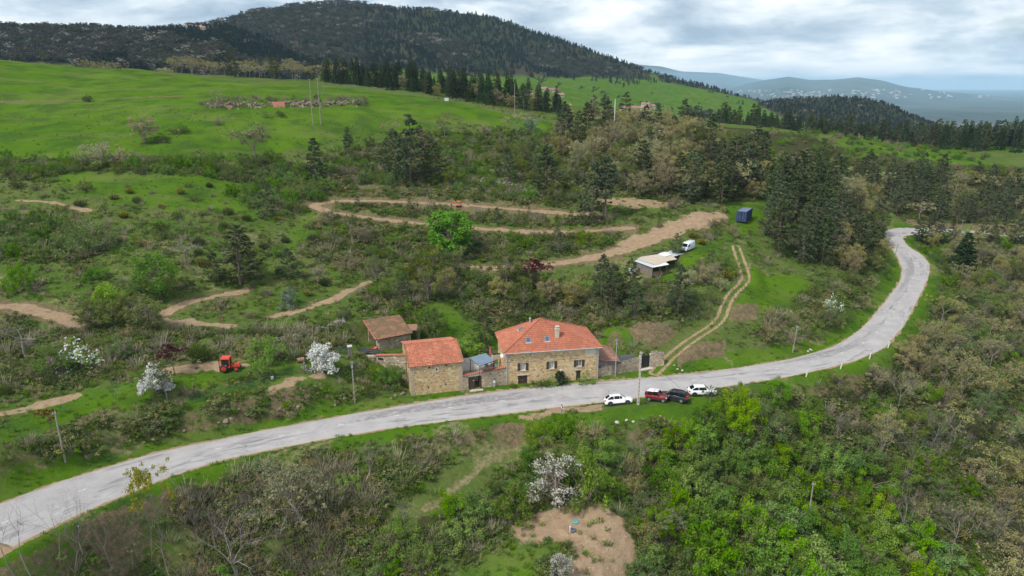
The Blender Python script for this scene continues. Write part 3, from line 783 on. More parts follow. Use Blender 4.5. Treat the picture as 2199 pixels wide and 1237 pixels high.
mat_worn('bark_brown', (.110, .080, .060), (.190, .145, .110), 2, .95)
mat_worn('bark_grey', (.150, .132, .112), (.235, .212, .185), 2, .95)
mat_worn('bark_pale', (.30, .285, .26), (.42, .40, .37), 2, .95)
mat_worn('twig_brown', (.17, .135, .105), (.27, .22, .18), 1.2, .95, rnd=.4)

def quick_mesh(name, V, F, mats, mi=None, var=None, smooth=False):
    me = bpy.data.meshes.new(name); V = np.asarray(V, np.float32); F = np.asarray(F, np.int32)
    k = F.shape[1]
    me.vertices.add(len(V)); me.vertices.foreach_set('co', V.ravel())
    me.loops.add(F.size); me.loops.foreach_set('vertex_index', F.ravel())
    me.polygons.add(len(F)); me.polygons.foreach_set('loop_start', np.arange(0, F.size, k, dtype=np.int32))
    for m in mats: me.materials.append(MATS[m])
    if mi is not None: me.polygons.foreach_set('material_index', np.asarray(mi, np.int32))
    if var is not None:
        for i, n in enumerate(('var', 'var2')):
            at = me.attributes.new(n, 'FLOAT', 'POINT'); at.data.foreach_set('value', np.asarray(var[i], np.float32))
    if smooth: me.polygons.foreach_set('use_smooth', np.ones(len(F), bool))
    me.update(calc_edges=True)
    return me
def leaves(C, R, n, size, rng, flat=1.0, aspect=.55, shell=.55, up=.35, asp_dir=None):
    """n small leaf faces about each centre C (radius R): vertices, faces, per-leaf tint"""
    C = np.repeat(np.asarray(C, float), n, 0); R = np.repeat(np.asarray(R, float), n)
    N = len(C); d = rng.normal(size=(N, 3)); d /= np.linalg.norm(d, axis=1)[:, None]
    r = R * (shell + (1 - shell) * rng.random(N)) * rng.random(N) ** .25
    p = C + d * r[:, None] * np.array([1, 1, flat])
    nrm = d * .8 + rng.normal(size=(N, 3)) * .8 + np.array([0, 0, up]); nrm /= np.linalg.norm(nrm, axis=1)[:, None]
    a = np.cross(nrm, rng.normal(size=(N, 3))) if asp_dir is None else np.cross(np.cross(nrm, np.asarray(asp_dir, float) + rng.normal(size=(N, 3)) * .3), nrm)
    a /= np.linalg.norm(a, axis=1)[:, None]; b = np.cross(nrm, a)
    s = size * (.6 + .8 * rng.random(N))[:, None] / 2
    V = np.stack([p - a * s - b * s * aspect, p + a * s * .9 - b * s * aspect * .5, p + a * s + b * s * aspect, p - a * s * .7 + b * s * aspect * .8], 1).reshape(-1, 3)
    F = np.arange(4 * N).reshape(-1, 4)
    cl = np.repeat(rng.random(N // n), n)
    v1 = np.repeat(np.clip(cl * .7 + rng.random(N) * .3, 0, 1), 4); v2 = np.repeat(rng.random(N), 4)
    return V, F, (v1, v2)
def tubes(segs, n=4):
    """tapered limbs: list of (p0, p1, r0, r1)"""
    P = np.array([s[0] for s in segs], float); Q = np.array([s[1] for s in segs], float)
    r0 = np.array([s[2] for s in segs]); r1 = np.array([s[3] for s in segs])
    d = Q - P; d /= np.maximum(np.linalg.norm(d, axis=1), 1e-6)[:, None]
    u = np.where(np.abs(d[:, 2:3]) < .9, [[0, 0, 1.]], [[1., 0, 0]]); a = np.cross(d, u); a /= np.linalg.norm(a, axis=1)[:, None]; b = np.cross(a, d)
    V = []
    for i in range(n):
        t = 2 * pi * i / n; V.append(P + (a * cos(t) + b * sin(t)) * r0[:, None])
    for i in range(n):
        t = 2 * pi * i / n; V.append(Q + (a * cos(t) + b * sin(t)) * r1[:, None])
    V = np.stack(V, 1).reshape(-1, 3); k = len(segs)
    F = np.concatenate([np.stack([np.arange(k) * 2 * n + i, np.arange(k) * 2 * n + (i + 1) % n, np.arange(k) * 2 * n + n + (i + 1) % n, np.arange(k) * 2 * n + n + i], 1) for i in range(n)])
    return V, F
def skeleton(rng, H, base_r, forks=4, depth=4, spread=.7, up=.35, trunk=.3, stems=1, lean=.0, first_len=None, decay=.72, tips_every=False):
    segs = []; tips = []; trunk_segs = []
    def rec(p, d, L, r, k):
        n = 2 if k < 2 else 1
        q = p
        for _ in range(n):
            d2 = d + rng.normal(size=3) * .13; d2 /= np.linalg.norm(d2)
            e = q + d2 * L / n
            (trunk_segs if k == 0 else segs).append((q, e, r, r * .8)); r *= .8; q = e; d = d2
        if tips_every and k >= 2: tips.append(q)
        if k >= depth: tips.append(q); return
        m = forks if k == 0 else max(2, int(rng.integers(2, 4)))
        for i in range(m):
            az_ = 2 * pi * (i + rng.random() * .8) / m
            side = np.array([cos(az_), sin(az_), 0]); side = side - d * (side @ d); side /= max(np.linalg.norm(side), 1e-6)
            nd = d * (1 - spread * .55) + side * spread * (.6 + .6 * rng.random()) + np.array([0, 0, up * .5]); nd /= np.linalg.norm(nd)
            rec(q if rng.random() < .6 or k == 0 else p + (q - p) * rng.uniform(.5, .9), nd, L * decay * rng.uniform(.75, 1.15), r * .68, k + 1)
    for s_ in range(stems):
        a_ = 2 * pi * s_ / stems + rng.random()
        d0 = np.array([cos(a_) * (lean + (.45 if stems > 1 else 0)), sin(a_) * (lean + (.45 if stems > 1 else 0)), 1.0]); d0 /= np.linalg.norm(d0)
        p0 = np.array([cos(a_), sin(a_), 0]) * (.12 * H * (stems > 1) * rng.random()) - np.array([0, 0, .03 * H])
        rec(p0, d0, (first_len or trunk) * H, base_r * H, 0)
    return trunk_segs, segs, np.array(tips)
LIB = {}
def fit_height(H, *Vs):
    z = max(v[:, 2].max() for v in Vs if len(v)); k = H / z
    return [v * k for v in Vs]
def lib(kind, trunk_me, crown_me): LIB.setdefault(kind, []).append((trunk_me, crown_me))
def merge(parts):
    V, F, M, A, B = [], [], [], [], []; o = 0
    for v, f, m, va in parts:
        if len(v) == 0: continue
        V.append(v); F.append(f + o); M.append(np.full(len(f), m)); o += len(v)
        A.append(va[0] if va is not None else np.full(len(v), .5)); B.append(va[1] if va is not None else np.zeros(len(v)))
    return np.concatenate(V), np.concatenate(F), np.concatenate(M), (np.concatenate(A), np.concatenate(B))

def make_pine(seed, wide=.24, low=.14, ragged=1.0, mat='pine_needles', bark='bark_brown'):
    rng = np.random.default_rng(seed); H = 10.0; C = []; R = []; segs = []; tr = []
    bend = rng.normal(size=2) * .25
    ax = lambda h: np.array([bend[0] * sin(h * 2.2), bend[1] * sin(h * 1.7 + 1), h * H])
    hs = np.linspace(0, 1, 9)
    for a, b in zip(hs[:-1], hs[1:]): tr.append((ax(a) - (0, 0, .3 * (a == 0)), ax(b), .16 * (1 - a) + .03, .16 * (1 - b) + .03))
    lev = 15
    for i in range(lev):
        h = low + (1 - low) * (i + rng.random() * .6) / lev
        hh = (h - low) / (1 - low)
        prof = (1 - hh ** 1.5) * (.55 + .45 * min(1, hh / .25)) + .08
        nb = int(rng.integers(4, 7))
        for k in range(nb):
            if rng.random() < .16 * ragged: continue
            a_ = 2 * pi * (k + rng.random()) / nb; L = wide * H * prof * rng.uniform(.55, 1.2) + .2
            p = ax(h); e = p + np.array([cos(a_) * L, sin(a_) * L, L * rng.uniform(-.05, .4)])
            segs.append((p, e, .05, .015))
            for f_ in ((.55, .85, 1.0) if L > 1.0 else (.7, 1.0)):
                C.append(p + (e - p) * f_ + rng.normal(size=3) * .1); R.append(rng.uniform(.34, .60) * (.65 + .45 * prof))
    C.append(ax(1.0)); R.append(.3)
    Vl, Fl, va = leaves(C, R, 21, .31, rng, .55, .42, .3, .5)
    Vt, Ft = tubes(tr, 6); Vs, Fs = tubes(segs, 3)
    Vt, Vl, Vs = fit_height(10, Vt, Vl, Vs)
    V, F, M, A = merge([(Vl, Fl, 0, va), (Vs, Fs, 1, None)])
    return quick_mesh('trunk', Vt, Ft, [bark]), quick_mesh('crown', V, F, [mat, bark], M, A)
def make_spruce(seed, wide=.17, mat='spruce_needles'):
    rng = np.random.default_rng(seed); C = []; R = []; segs = []
    tr = [((0, 0, -.3), (0, 0, 5), .15, .09), ((0, 0, 5), (0, 0, 10), .09, .02)]
    for i in range(21):
        h = .06 + .93 * i / 21; L0 = wide * 10 * (1 - h) ** .85 + .12
        nb = 7
        for k in range(nb):
            a_ = 2 * pi * (k + rng.random()) / nb; L = L0 * rng.uniform(.7, 1.15); p = np.array([0, 0, h * 10])
            e = p + np.array([cos(a_) * L, sin(a_) * L, -L * rng.uniform(.1, .45)])
            for f_ in ((.4, .75, 1.0) if L > .7 else (.9,)): C.append(p + (e - p) * f_); R.append(.16 + .20 * (1 - h))
    Vl, Fl, va = leaves(C, R, 8, .34, rng, .6, .45, .3, .3)
    Vt, Ft = tubes(tr, 5)
    return quick_mesh('trunk', Vt, Ft, ['bark_brown']), quick_mesh('crown', Vl, Fl, [mat], None, va)
def make_tree(seed, leaf, n_leaf, cl_r, leaf_size, bark='bark_grey', twig='twig_brown', **kw):
    rng = np.random.default_rng(seed)
    shape = kw.pop('shape', None)
    tr, sg, tips = skeleton(rng, 10.0, kw.pop('base_r', .010), **kw)
    Vt, Ft = tubes(tr, 6); Vs, Fs = tubes(sg, 3)
    k = 10.0 / max(Vs[:, 2].max(), Vt[:, 2].max()); Vt *= k; Vs *= k; tips = tips * k
    if leaf:
        Vl, Fl, va = leaves(tips, rng.uniform(.6, 1.25, len(tips)) * cl_r, n_leaf, leaf_size, rng, .8, .6, .2, .4)
        Vl[:, 2] = np.maximum(Vl[:, 2], .05)
        V, F, M, A = merge([(Vl, Fl, 0, va), (Vs, Fs, 1, None)])
        return quick_mesh('trunk', Vt, Ft, [bark]), quick_mesh('crown', V, F, [leaf, twig], M, A)
    return quick_mesh('trunk', Vt, Ft, [bark]), quick_mesh('crown', Vs, Fs, [twig])
def make_bush(seed, leaf, n=26, size=.34, lobes=26, wide=.8, twig='twig_brown', flower=None, fl_n=6, ragged=.35, stems=14, low=.05, leaf_asp=.6):
    """rounded bush, height 10 and width about 2*wide*10, of many uneven leaf clumps on stems from the ground"""
    rng = np.random.default_rng(seed); C = []; R = []; sg = []
    for i in range(lobes):
        a_ = rng.random() * 2 * pi; e = math.asin(rng.uniform(low, 1)) ; q = rng.uniform(1 - ragged, 1.0)
        d = np.array([cos(a_) * cos(e) * wide, sin(a_) * cos(e) * wide, sin(e) * .88]) * 10 * q
        C.append(d); R.append(rng.uniform(1.1, 2.0) * (wide + .3))
        if rng.random() < .5: C.append(d * rng.uniform(.4, .7)); R.append(rng.uniform(1.2, 2.0))
    for i in range(stems):
        j = int(rng.integers(len(C))); m = C[j] * .5 + rng.normal(size=3) * .5; m[2] = abs(m[2]); e = C[j] * rng.uniform(.95, 1.15)
        sg += [(np.array([rng.normal() * .4, rng.normal() * .4, -.4]), m, .16, .11), (m, e, .11, .03)]
        for _ in range(3): sg.append((m + (e - m) * rng.uniform(.3, .9), e + rng.normal(size=3) * 1.3, .05, .015))
    Vl, Fl, va = leaves(C, R, int(n * 2.5), size * 1.3, rng, .85, leaf_asp, .45, .5)
    Vl[:, 2] = np.maximum(Vl[:, 2], -.2)
    Vs, Fs = tubes(sg, 3)
    pr = [(Vl, Fl, 0, va), (Vs, Fs, 1, None)]; mats = [leaf, twig]
    if flower:
        Vf, Ff, vf = leaves(np.array(C) * 1.02, np.array(R) * 1.05, fl_n, size * 1.9, rng, .9, .8, .85, .6); Vf[:, 2] = np.maximum(Vf[:, 2], 0)
        pr.append((Vf, Ff, 2, vf)); mats.append(flower)
    V, F, M, A = merge(pr)
    V[:, 2] *= 10 / np.percentile(V[:, 2], 99.7)
    return quick_mesh('foliage', V, F, mats, M, A)
def make_broom(seed, flower=0):
    rng = np.random.default_rng(seed); N = 1500
    a_ = rng.random(N) * 2 * pi; r = np.sqrt(rng.random(N)) * 7.5; top = 10 * np.sqrt(np.clip(1 - (r / 9) ** 2, .1, 1)) * rng.uniform(.55, 1.05, N)
    t = rng.uniform(.15, 1, N)
    p = np.stack([r * np.cos(a_) * (.4 + .6 * t), r * np.sin(a_) * (.4 + .6 * t), top * t], 1)
    d = np.stack([np.cos(a_) * r / 9, np.sin(a_) * r / 9, np.ones(N)], 1) + rng.normal(size=(N, 3)) * .2; d /= np.linalg.norm(d, axis=1)[:, None]
    b = np.cross(d, rng.normal(size=(N, 3))); b /= np.linalg.norm(b, axis=1)[:, None]
    L = rng.uniform(.9, 1.9, N)[:, None]; w = .16
    V = np.stack([p - d * L / 2 - b * w, p - d * L / 2 + b * w, p + d * L / 2 + b * w * .6, p + d * L / 2 - b * w * .6], 1).reshape(-1, 3)
    F = np.arange(4 * N).reshape(-1, 4); va = (np.repeat(rng.random(N), 4), np.repeat(rng.random(N), 4))
    M = (rng.random(N) < flower * (t > .5)).astype(int)
    return quick_mesh('foliage', V, F, ['broom_leaf', 'broom_flower'], M, va)
for s in range(5): lib('pine', *make_pine(100 + s, wide=.25 + .025 * (s % 3), low=.06 + .04 * (s % 3), ragged=.7))
for s in range(2): lib('tall_pine', *make_pine(140 + s, wide=.17, low=.42, ragged=1.3))
lib('dying_pine', *make_pine(160, wide=.2, low=.35, ragged=2.5, mat='dead_leaf'))
for s in range(3): lib('young_pine', *make_pine(170 + s, wide=.34, low=.03, ragged=.5))
for s in range(4): lib('spruce', *make_spruce(200 + s, .20 + .02 * s))
for s in range(5): lib('bud_tree', *make_tree(300 + s, 'bud_leaf', 11, .85, .36, forks=5, depth=4, spread=.75, up=.35, trunk=.22))
for s in range(3): lib('olive_tree', *make_tree(330 + s, 'hedge_leaf', 13, .8, .36, forks=5, depth=4, spread=.75, up=.35, trunk=.2))
for s in range(3): lib('green_tree', *make_tree(360 + s, 'fresh_leaf', 18, .95, .40, forks=5, depth=4, spread=.7, up=.35, trunk=.22))
for s in range(3): lib('bare_tree', *make_tree(400 + s, None, 0, 0, 0, 'bark_grey', 'bark_grey', forks=5, depth=6, spread=.62, up=.42, trunk=.22, base_r=.010))
for s in range(4): lib('sapling', *make_tree(430 + s, None, 0, 0, 0, 'bark_grey', 'bark_grey', forks=3, depth=5, spread=.36, up=.55, trunk=.42, base_r=.0065))
lib('gnarled_tree', *make_tree(450, None, 0, 0, 0, 'bark_grey', 'bark_grey', forks=4, depth=5, spread=1.15, up=.05, trunk=.35, base_r=.028))
def make_round(seed, leaf, lobes=46, n=70, size=.42, rx=.42, rz=.44, cz=.55, bark='bark_grey'):
    """broad tree whose leaf clumps close into one uneven crown"""
    rng = np.random.default_rng(seed); C = []; R = []; sg = []
    for i in range(lobes):
        d = rng.normal(size=3); d /= np.linalg.norm(d); q = rng.uniform(.30, 1.0) ** .7; c = np.array([d[0] * rx * 10, d[1] * rx * 10, d[2] * rz * 10]) * q + (0, 0, cz * 10)
        C.append(c); R.append(rng.uniform(.8, 1.5)); sg.append((np.array([0, 0, 2.0 + 4 * rng.random()]), c, .09, .02))
    Vl, Fl, va = leaves(C, R, n, size, rng, .85, .65, .35, .5); Vs, Fs = tubes(sg, 3); Vt, Ft = tubes([((0, 0, -.3), (0.05, 0, 3), .26, .2), ((.05, 0, 3), (0, .1, 7), .2, .08)], 7)
    V, F, M, A = merge([(Vl, Fl, 0, va), (Vs, Fs, 1, None)]); k = 10 / V[:, 2].max()
    return quick_mesh('trunk', Vt * k, Ft, [bark]), quick_mesh('crown', V * k, F, [leaf, 'twig_brown'], M, A)
lib('maple', *make_round(471, 'bright_leaf', 95, 70, .42, .40, .45, .52))
for s in range(4): lib('round_tree', *make_round(610 + s, 'bud_leaf', 54, 98, .25, .46, .46, .50))
for s in range(2): lib('round_fresh', *make_round(630 + s, 'fresh_leaf', 54, 92, .26, .42, .46, .50))
for s in range(3): lib('round_olive', *make_round(620 + s, 'olive_leaf', 54, 95, .25, .46, .46, .50))
if False: lib('maple', *make_tree(470, 'bright_leaf', 75, 1.45, .46, 'bark_grey', forks=6, depth=4, spread=.72, up=.28, trunk=.16, decay=.74))
lib('plum', *make_tree(480, 'purple_leaf', 18, .8, .40, 'bark_brown', forks=6, depth=4, spread=.6, up=.4, trunk=.2))
lib('plum', *make_round(481, 'purple_leaf', 46, 48, .34, .38, .46, .52, 'bark_brown'))
lib('red_tree', *make_tree(485, 'red_leaf', 14, .8, .40, 'bark_brown', forks=5, depth=4, spread=.6, up=.4, trunk=.2))
lib('blossom_tree', *make_round(490, 'blush_petal', 52, 52, .26, .40, .47, .50))
leaf_mat('yellow_leaf', (.22, .22, .03), (.32, .30, .05), None, .01, .1, .4)
leaf_mat('pale_leaf', (.20, .215, .12), (.30, .31, .19), (.14, .12, .08), .02, .2, .4, .25)
for s in range(2): lib('pale_tree', *make_tree(492 + s, 'pale_leaf', 34, .9, .25, 'bark_grey', forks=6, depth=4, spread=.6, up=.4, trunk=.16))
lib('yellow_tree', *make_tree(495, 'yellow_leaf', 26, .6, .18, 'bark_grey', forks=5, depth=4, spread=.38, up=.55, trunk=.55, base_r=.008))
def blib(kind, me): LIB.setdefault(kind, []).append((None, me))
for s in range(4): blib('green_bush', make_bush(500 + s, 'green_leaf', 30, lobes=30, wide=.7 + .1 * (s % 3)))
for s in range(4): blib('fresh_bush', make_bush(510 + s, 'fresh_leaf', 32, lobes=28, wide=.62 + .1 * (s % 3)))
for s in range(3): blib('hedge_bush', make_bush(520 + s, 'hedge_leaf', 26, lobes=30, wide=.9 + .1 * (s % 3), ragged=.5))
for s in range(4): blib('bud_bush', make_bush(530 + s, 'bud_leaf', 17, lobes=28, wide=.75 + .1 * (s % 3), ragged=.5, stems=40))
for s in range(3): blib('bramble', make_bush(540 + s, 'hedge_leaf', 20, lobes=34, wide=1.6, ragged=.6, stems=22, size=.5))
for s in range(2): blib('white_bush', make_bush(550 + s, 'white_petal', 34, lobes=34, wide=.6, ragged=.3, flower='white_petal', fl_n=16))
blib('blossom_bush', make_bush(556, 'green_leaf', 18, lobes=30, wide=.7, ragged=.4, flower='white_petal', fl_n=12))
blib('twig_bush', make_bush(560, 'dead_leaf', 2, lobes=30, wide=.8, ragged=.5, stems=90))
blib('twig_bush', make_bush(561, 'bud_leaf', 3, lobes=30, wide=.9, ragged=.5, stems=90))
blib('brush', make_bush(563, 'dead_leaf', 16, lobes=30, wide=1.5, ragged=.6, stems=120))
blib('blue_bush', make_bush(565, 'blue_leaf', 26, lobes=26, wide=.6))
blib('yew', make_bush(568, 'spruce_needles', 40, lobes=26, wide=.35, ragged=.2, low=.0))
blib('laurel', make_bush(569, 'bright_leaf', 24, lobes=26, wide=.8))
for s in range(3): blib('broom', make_broom(570 + s))
for s in range(2): blib('flowering_broom', make_broom(580 + s, .25))

# --- excluded ground (buildings, cars ...) is filled in by the builders below
EXCL = []
def clear_at(x, y, margin=0.0, dirt=True):
    i, j = cell(x, y)
    if KEEP[i, j] < margin: return False
    if dirt and M_DIRT[i, j] > .5: return False
    for P in EXCL:
        if inpoly(np.array([x]), np.array([y]), P)[0]: return False
    return True
TREE_NAMES = {'pine': 'pine_tree', 'tall_pine': 'pine_tree', 'dying_pine': 'pine_tree', 'young_pine': 'pine_tree', 'spruce': 'spruce_tree', 'bud_tree': 'budding_tree', 'olive_tree': 'budding_tree',
    'green_tree': 'leafy_tree', 'bare_tree': 'bare_tree', 'sapling': 'bare_sapling', 'gnarled_tree': 'bare_tree', 'maple': 'maple_tree', 'plum': 'plum_tree', 'red_tree': 'red_leaved_tree',
    'blossom_tree': 'blossom_tree', 'pale_tree': 'pale_green_tree', 'round_tree': 'budding_tree', 'round_olive': 'leafy_tree', 'round_fresh': 'leafy_tree', 'yellow_tree': 'budding_tree'}
BUSH_NAMES = {'green_bush': 'bush', 'fresh_bush': 'leafy_shrub', 'hedge_bush': 'hedge_bush', 'bud_bush': 'budding_bush', 'bramble': 'bramble', 'white_bush': 'blossom_bush', 'blossom_bush': 'blossom_bush', 'twig_bush': 'leafless_bush', 'brush': 'brush_pile',
    'blue_bush': 'bush', 'yew': 'yew_bush', 'laurel': 'bush', 'broom': 'broom_bush', 'flowering_broom': 'broom_bush'}
def plant(kind, x, y, H, label, group=None, rng=random, sink=.0, wide=1.0):
    tr, cr = rng.choice(LIB[kind]); z = height(x, y) - sink; k = H / 10.0; rz = rng.uniform(0, 2 * pi)
    sx = k * wide * rng.uniform(.9, 1.12)
    if tr is None:
        o = put(BUSH_NAMES[kind], cr, None, (x, y, z), (0, 0, rz), (sx, sx * rng.uniform(.85, 1.15), k))
        return tag(o, label, 'bush', group)
    e = empty(TREE_NAMES[kind], (x, y, z), rz); e.scale = (sx, sx, k)
    put('trunk', tr, e); put('crown', cr, e)
    return tag(e, label, 'tree', group)
def one(kind, u, v, H, label, wide=1.0):
    g = ground(u, v); return plant(kind, g[0], g[1], H, label, None, random, 0.05, wide)
def poisson(P, r, rng, n_max=4000):
    """random points inside an outline, no two closer than r"""
    x0, y0 = P[:, :2].min(0); x1, y1 = P[:, :2].max(0); out = []; gr = {}
    tries = int(min(90000, 9 * (x1 - x0) * (y1 - y0) / (r * r) + 50))
    xs = rng.uniform(x0, x1, tries); ys = rng.uniform(y0, y1, tries); ok = inpoly(xs, ys, P)
    for x, y in zip(xs[ok], ys[ok]):
        i, j = int(x // r), int(y // r); good = True
        for a in (-1, 0, 1):
            for b in (-1, 0, 1):
                for (p, q) in gr.get((i + a, j + b), ()):
                    if (p - x) ** 2 + (q - y) ** 2 < r * r: good = False; break
                if not good: break
            if not good: break
        if good:
            gr.setdefault((i, j), []).append((x, y)); out.append((x, y))
            if len(out) >= n_max: break
    return out
COUNT = {}
GATHER = []
def zone(pts, r, kinds, margin=1.0, seed=0, dirt=True, rmin=50, gather=False):
    """kinds: list of (kind, share, hmin, hmax, label, group)"""
    P = np.array([ground(u, v, rmin) for u, v in pts]); rng = np.random.default_rng(900 + seed); pr = random.Random(seed + 5)
    w = [k[1] for k in kinds]; n = 0
    for x, y in poisson(P, r, rng):
        if not clear_at(x, y, margin, dirt): continue
        k = pr.choices(kinds, w)[0]
        if k[0] is None: continue
        if gather:
            GATHER.append((x, y, height(x, y) - .1, pr.uniform(k[2], k[3]) / 10, k[0])); continue
        plant(k[0], x, y, pr.uniform(k[2], k[3]), k[4], k[5], pr, .1); n += 1; COUNT[k[0]] = COUNT.get(k[0], 0) + 1
    return n
# --- uncountable growth: one object whose points carry copies of a few meshes
def scatter_stuff(name, pts, scales, picks, protos, label, cat='scrub'):
    me = bpy.data.meshes.new(name); pts = np.asarray(pts, np.float32)
    me.vertices.add(len(pts)); me.vertices.foreach_set('co', pts.ravel())
    at = me.attributes.new('size', 'FLOAT_VECTOR', 'POINT'); at.data.foreach_set('vector', np.asarray(scales, np.float32).ravel())
    at = me.attributes.new('pick', 'INT', 'POINT'); at.data.foreach_set('value', np.asarray(picks, np.int32))
    at = me.attributes.new('turn', 'FLOAT_VECTOR', 'POINT'); tn = np.zeros((len(pts), 3), np.float32); tn[:, 2] = RNG.random(len(pts)) * 6.283; at.data.foreach_set('vector', tn.ravel())
    co = bpy.data.collections.new(name + '_kinds')
    for i, m in enumerate(protos):
        co.objects.link(bpy.data.objects.new('%s_kind_%02d' % (name, i), m))
    ng = bpy.data.node_groups.new(name, 'GeometryNodeTree')
    ng.interface.new_socket('Geometry', in_out='INPUT', socket_type='NodeSocketGeometry'); ng.interface.new_socket('Geometry', in_out='OUTPUT', socket_type='NodeSocketGeometry')
    gi = ng.nodes.new('NodeGroupInput'); go = ng.nodes.new('NodeGroupOutput'); ip = ng.nodes.new('GeometryNodeInstanceOnPoints'); ci = ng.nodes.new('GeometryNodeCollectionInfo')
    ci.inputs['Collection'].default_value = co; ci.inputs['Separate Children'].default_value = True; ci.inputs['Reset Children'].default_value = True
    def na(n, ty):
        x = ng.nodes.new('GeometryNodeInputNamedAttribute'); x.data_type = ty; x.inputs[0].default_value = n; return x.outputs[0]
    ng.links.new(gi.outputs[0], ip.inputs['Points']); ng.links.new(ci.outputs[0], ip.inputs['Instance'])
    ip.inputs['Pick Instance'].default_value = True
    ng.links.new(na('pick', 'INT'), ip.inputs['Instance Index']); ng.links.new(na('size', 'FLOAT_VECTOR'), ip.inputs['Scale'])
    ng.links.new(na('turn', 'FLOAT_VECTOR'), ip.inputs['Rotation']); ng.links.new(ip.outputs[0], go.inputs[0])
    o = bpy.data.objects.new(name, me); COL.objects.link(o)
    md = o.modifiers.new('scatter', 'NODES'); md.node_group = ng
    return tag(o, label, cat, kind='stuff')
# ------------------------------------------------------------------ building materials
def mat_stone(name, c1, c2, mortar, scale=2.6):
    t = NT(name); v = t.coord('Object', (1, 1, 1.7))
    w = t.mix(.12, v, t.n('ShaderNodeTexNoise').outputs['Color'])
    cell_ = t.voro(w, scale, 'F1', 'Color'); ed = t.voro(w, scale, 'DISTANCE_TO_EDGE')
    c = t.mix(t.ramp(cell_, [(.2, 0), (.8, 1)]), c1, c2)
    sp = t.n('ShaderNodeSeparateColor'); t.link(cell_, sp.inputs[0])
    c = t.mix(t.ramp(sp.outputs[1], [(.72, 0), (.80, .8)]), c, tuple(x * .5 for x in c1))
    c = t.mix(t.ramp(sp.outputs[2], [(.76, 0), (.84, .7)]), c, tuple(min(.62, x * 1.45) for x in c2))
    c = t.mix(t.ramp(t.noise(t.coord('Object'), .45, 5, .65), [(.36, .35), (.55, 0)]), c, tuple(x * .7 for x in mortar))
    c = t.mix(t.ramp(ed, [(.02, .85), (.07, 0)]), c, mortar)
    t.bsdf(c, .92, 0, t.bump(t.ramp(ed, [(0, 0), (.12, 1)]), .8, .06), .2)
mat_stone('house_stone', (.52, .350, .180), (.68, .490, .275), (.60, .450, .265))
mat_stone('barn_stone', (.46, .310, .160), (.63, .445, .242), (.53, .390, .225), 2.9)
mat_stone('grey_stone', (.34, .265, .185), (.48, .395, .290), (.36, .295, .215), 2.6)
def mat_tile(name, c1, c2, c3, moss=None, mossw=.0):
    t = NT(name); v = t.coord('Object')
    ck = t.voro(t.coord('Object', (1, 1, 1)), 3.4, 'F1', 'Color')
    c = t.mix(t.ramp(ck, [(.15, 0), (.85, 1)]), c1, c2)
    c = t.mix(t.ramp(t.noise(v, .55, 5, .6), [(.4, .0), (.65, .65)]), c, c3)
    c = t.mix(t.ramp(t.noise(v, 3.2, 3, .6), [(.70, 0), (.74, .7)]), c, (.50, .44, .38))
    if moss: c = t.mix(t.ramp(t.noise(v, 1.0, 6, .7), [(.5 - mossw, .8), (.59 - mossw, 0)]), c, moss)
    t.bsdf(c, .85, 0, t.bump(t.noise(v, 8, 3), .3, .03), .25)
mat_tile('roof_tile', (.34, .105, .058), (.43, .165, .100), (.27, .098, .062), (.20, .13, .09), .17)
mat_tile('barn_tile', (.36, .115, .062), (.51, .215, .130), (.30, .105, .066), (.22, .15, .10), .17)
mat_tile('old_tile', (.27, .115, .068), (.36, .185, .120), (.22, .135, .090), (.135, .112, .060), .02)
mat_worn('lime_render', (.50, .43, .34), (.60, .53, .44), 1.5, .9)
mat_worn('dressed_stone', (.44, .37, .28), (.56, .49, .39), 4, .9, bump=.3)
mat_worn('quoin_stone', (.33, .255, .175), (.45, .37, .27), 1.2, .9, bump=.3)
mat_worn('brown_wood', (.048, .030, .021), (.078, .050, .035), 5, .7)
mat_worn('grey_wood', (.15, .125, .105), (.25, .215, .185), 3, .9, bump=.4)
mat_worn('pole_wood', (.21, .185, .160), (.31, .28, .25), 3, .9, bump=.3)
mat_worn('pale_concrete', (.42, .375, .325), (.53, .485, .43), 2, .9, bump=.2)
mat_worn('grey_metal', (.22, .23, .24), (.30, .31, .32), 2, .5, .3)
mat_worn('zinc', (.40, .42, .44), (.55, .57, .58), 1.2, .45, .4)
mat_worn('blue_grey_sheet', (.125, .180, .235), (.155, .215, .275), .8, .45, .0)
mat_worn('rust_sheet', (.24, .125, .090), (.31, .175, .125), 1.5, .85)
mat_worn('pale_sheet', (.56, .59, .62), (.40, .45, .50), .8, .5, .1)
mat_worn('tan_sheet', (.40, .335, .265), (.48, .41, .33), .7, .8)
mat_worn('white_paint', (.74, .74, .73), (.62, .62, .60), 2, .5)
mat_worn('black_metal', (.018, .016, .016), (.035, .032, .03), 3, .5)
mat_worn('solar_black', (.014, .016, .022), (.022, .025, .034), 3, .25)
mat_worn('dark_inside', (.020, .017, .014), (.035, .030, .025), 2, .95)  # near-black for painted shade in wall holes, and for planter soil
mat_worn('paving', (.40, .36, .31), (.50, .455, .40), 1.2, .85)
mat_worn('container_blue', (.022, .035, .100), (.035, .050, .130), .8, .5)
mat_worn('container_roof', (.10, .14, .22), (.16, .20, .27), .8, .5)
mat_worn('pink_cloth', (.62, .06, .16), (.70, .10, .22), 2, .8)
mat_worn('teal_lid', (.10, .25, .25), (.15, .31, .31), 2, .5)
mat_worn('dark_lid', (.07, .075, .10), (.11, .115, .14), 2, .5)
mat_worn('red_paint', (.52, .045, .022), (.60, .075, .035), 2, .45)
mat_worn('orange_paint', (.62, .13, .04), (.68, .18, .07), 2, .5)
mat_worn('rubber', (.018, .018, .018), (.028, .028, .027), 5, .85)
mat_worn('rock', (.17, .135, .10), (.26, .215, .165), 1.2, .95, bump=.5, rnd=.3)
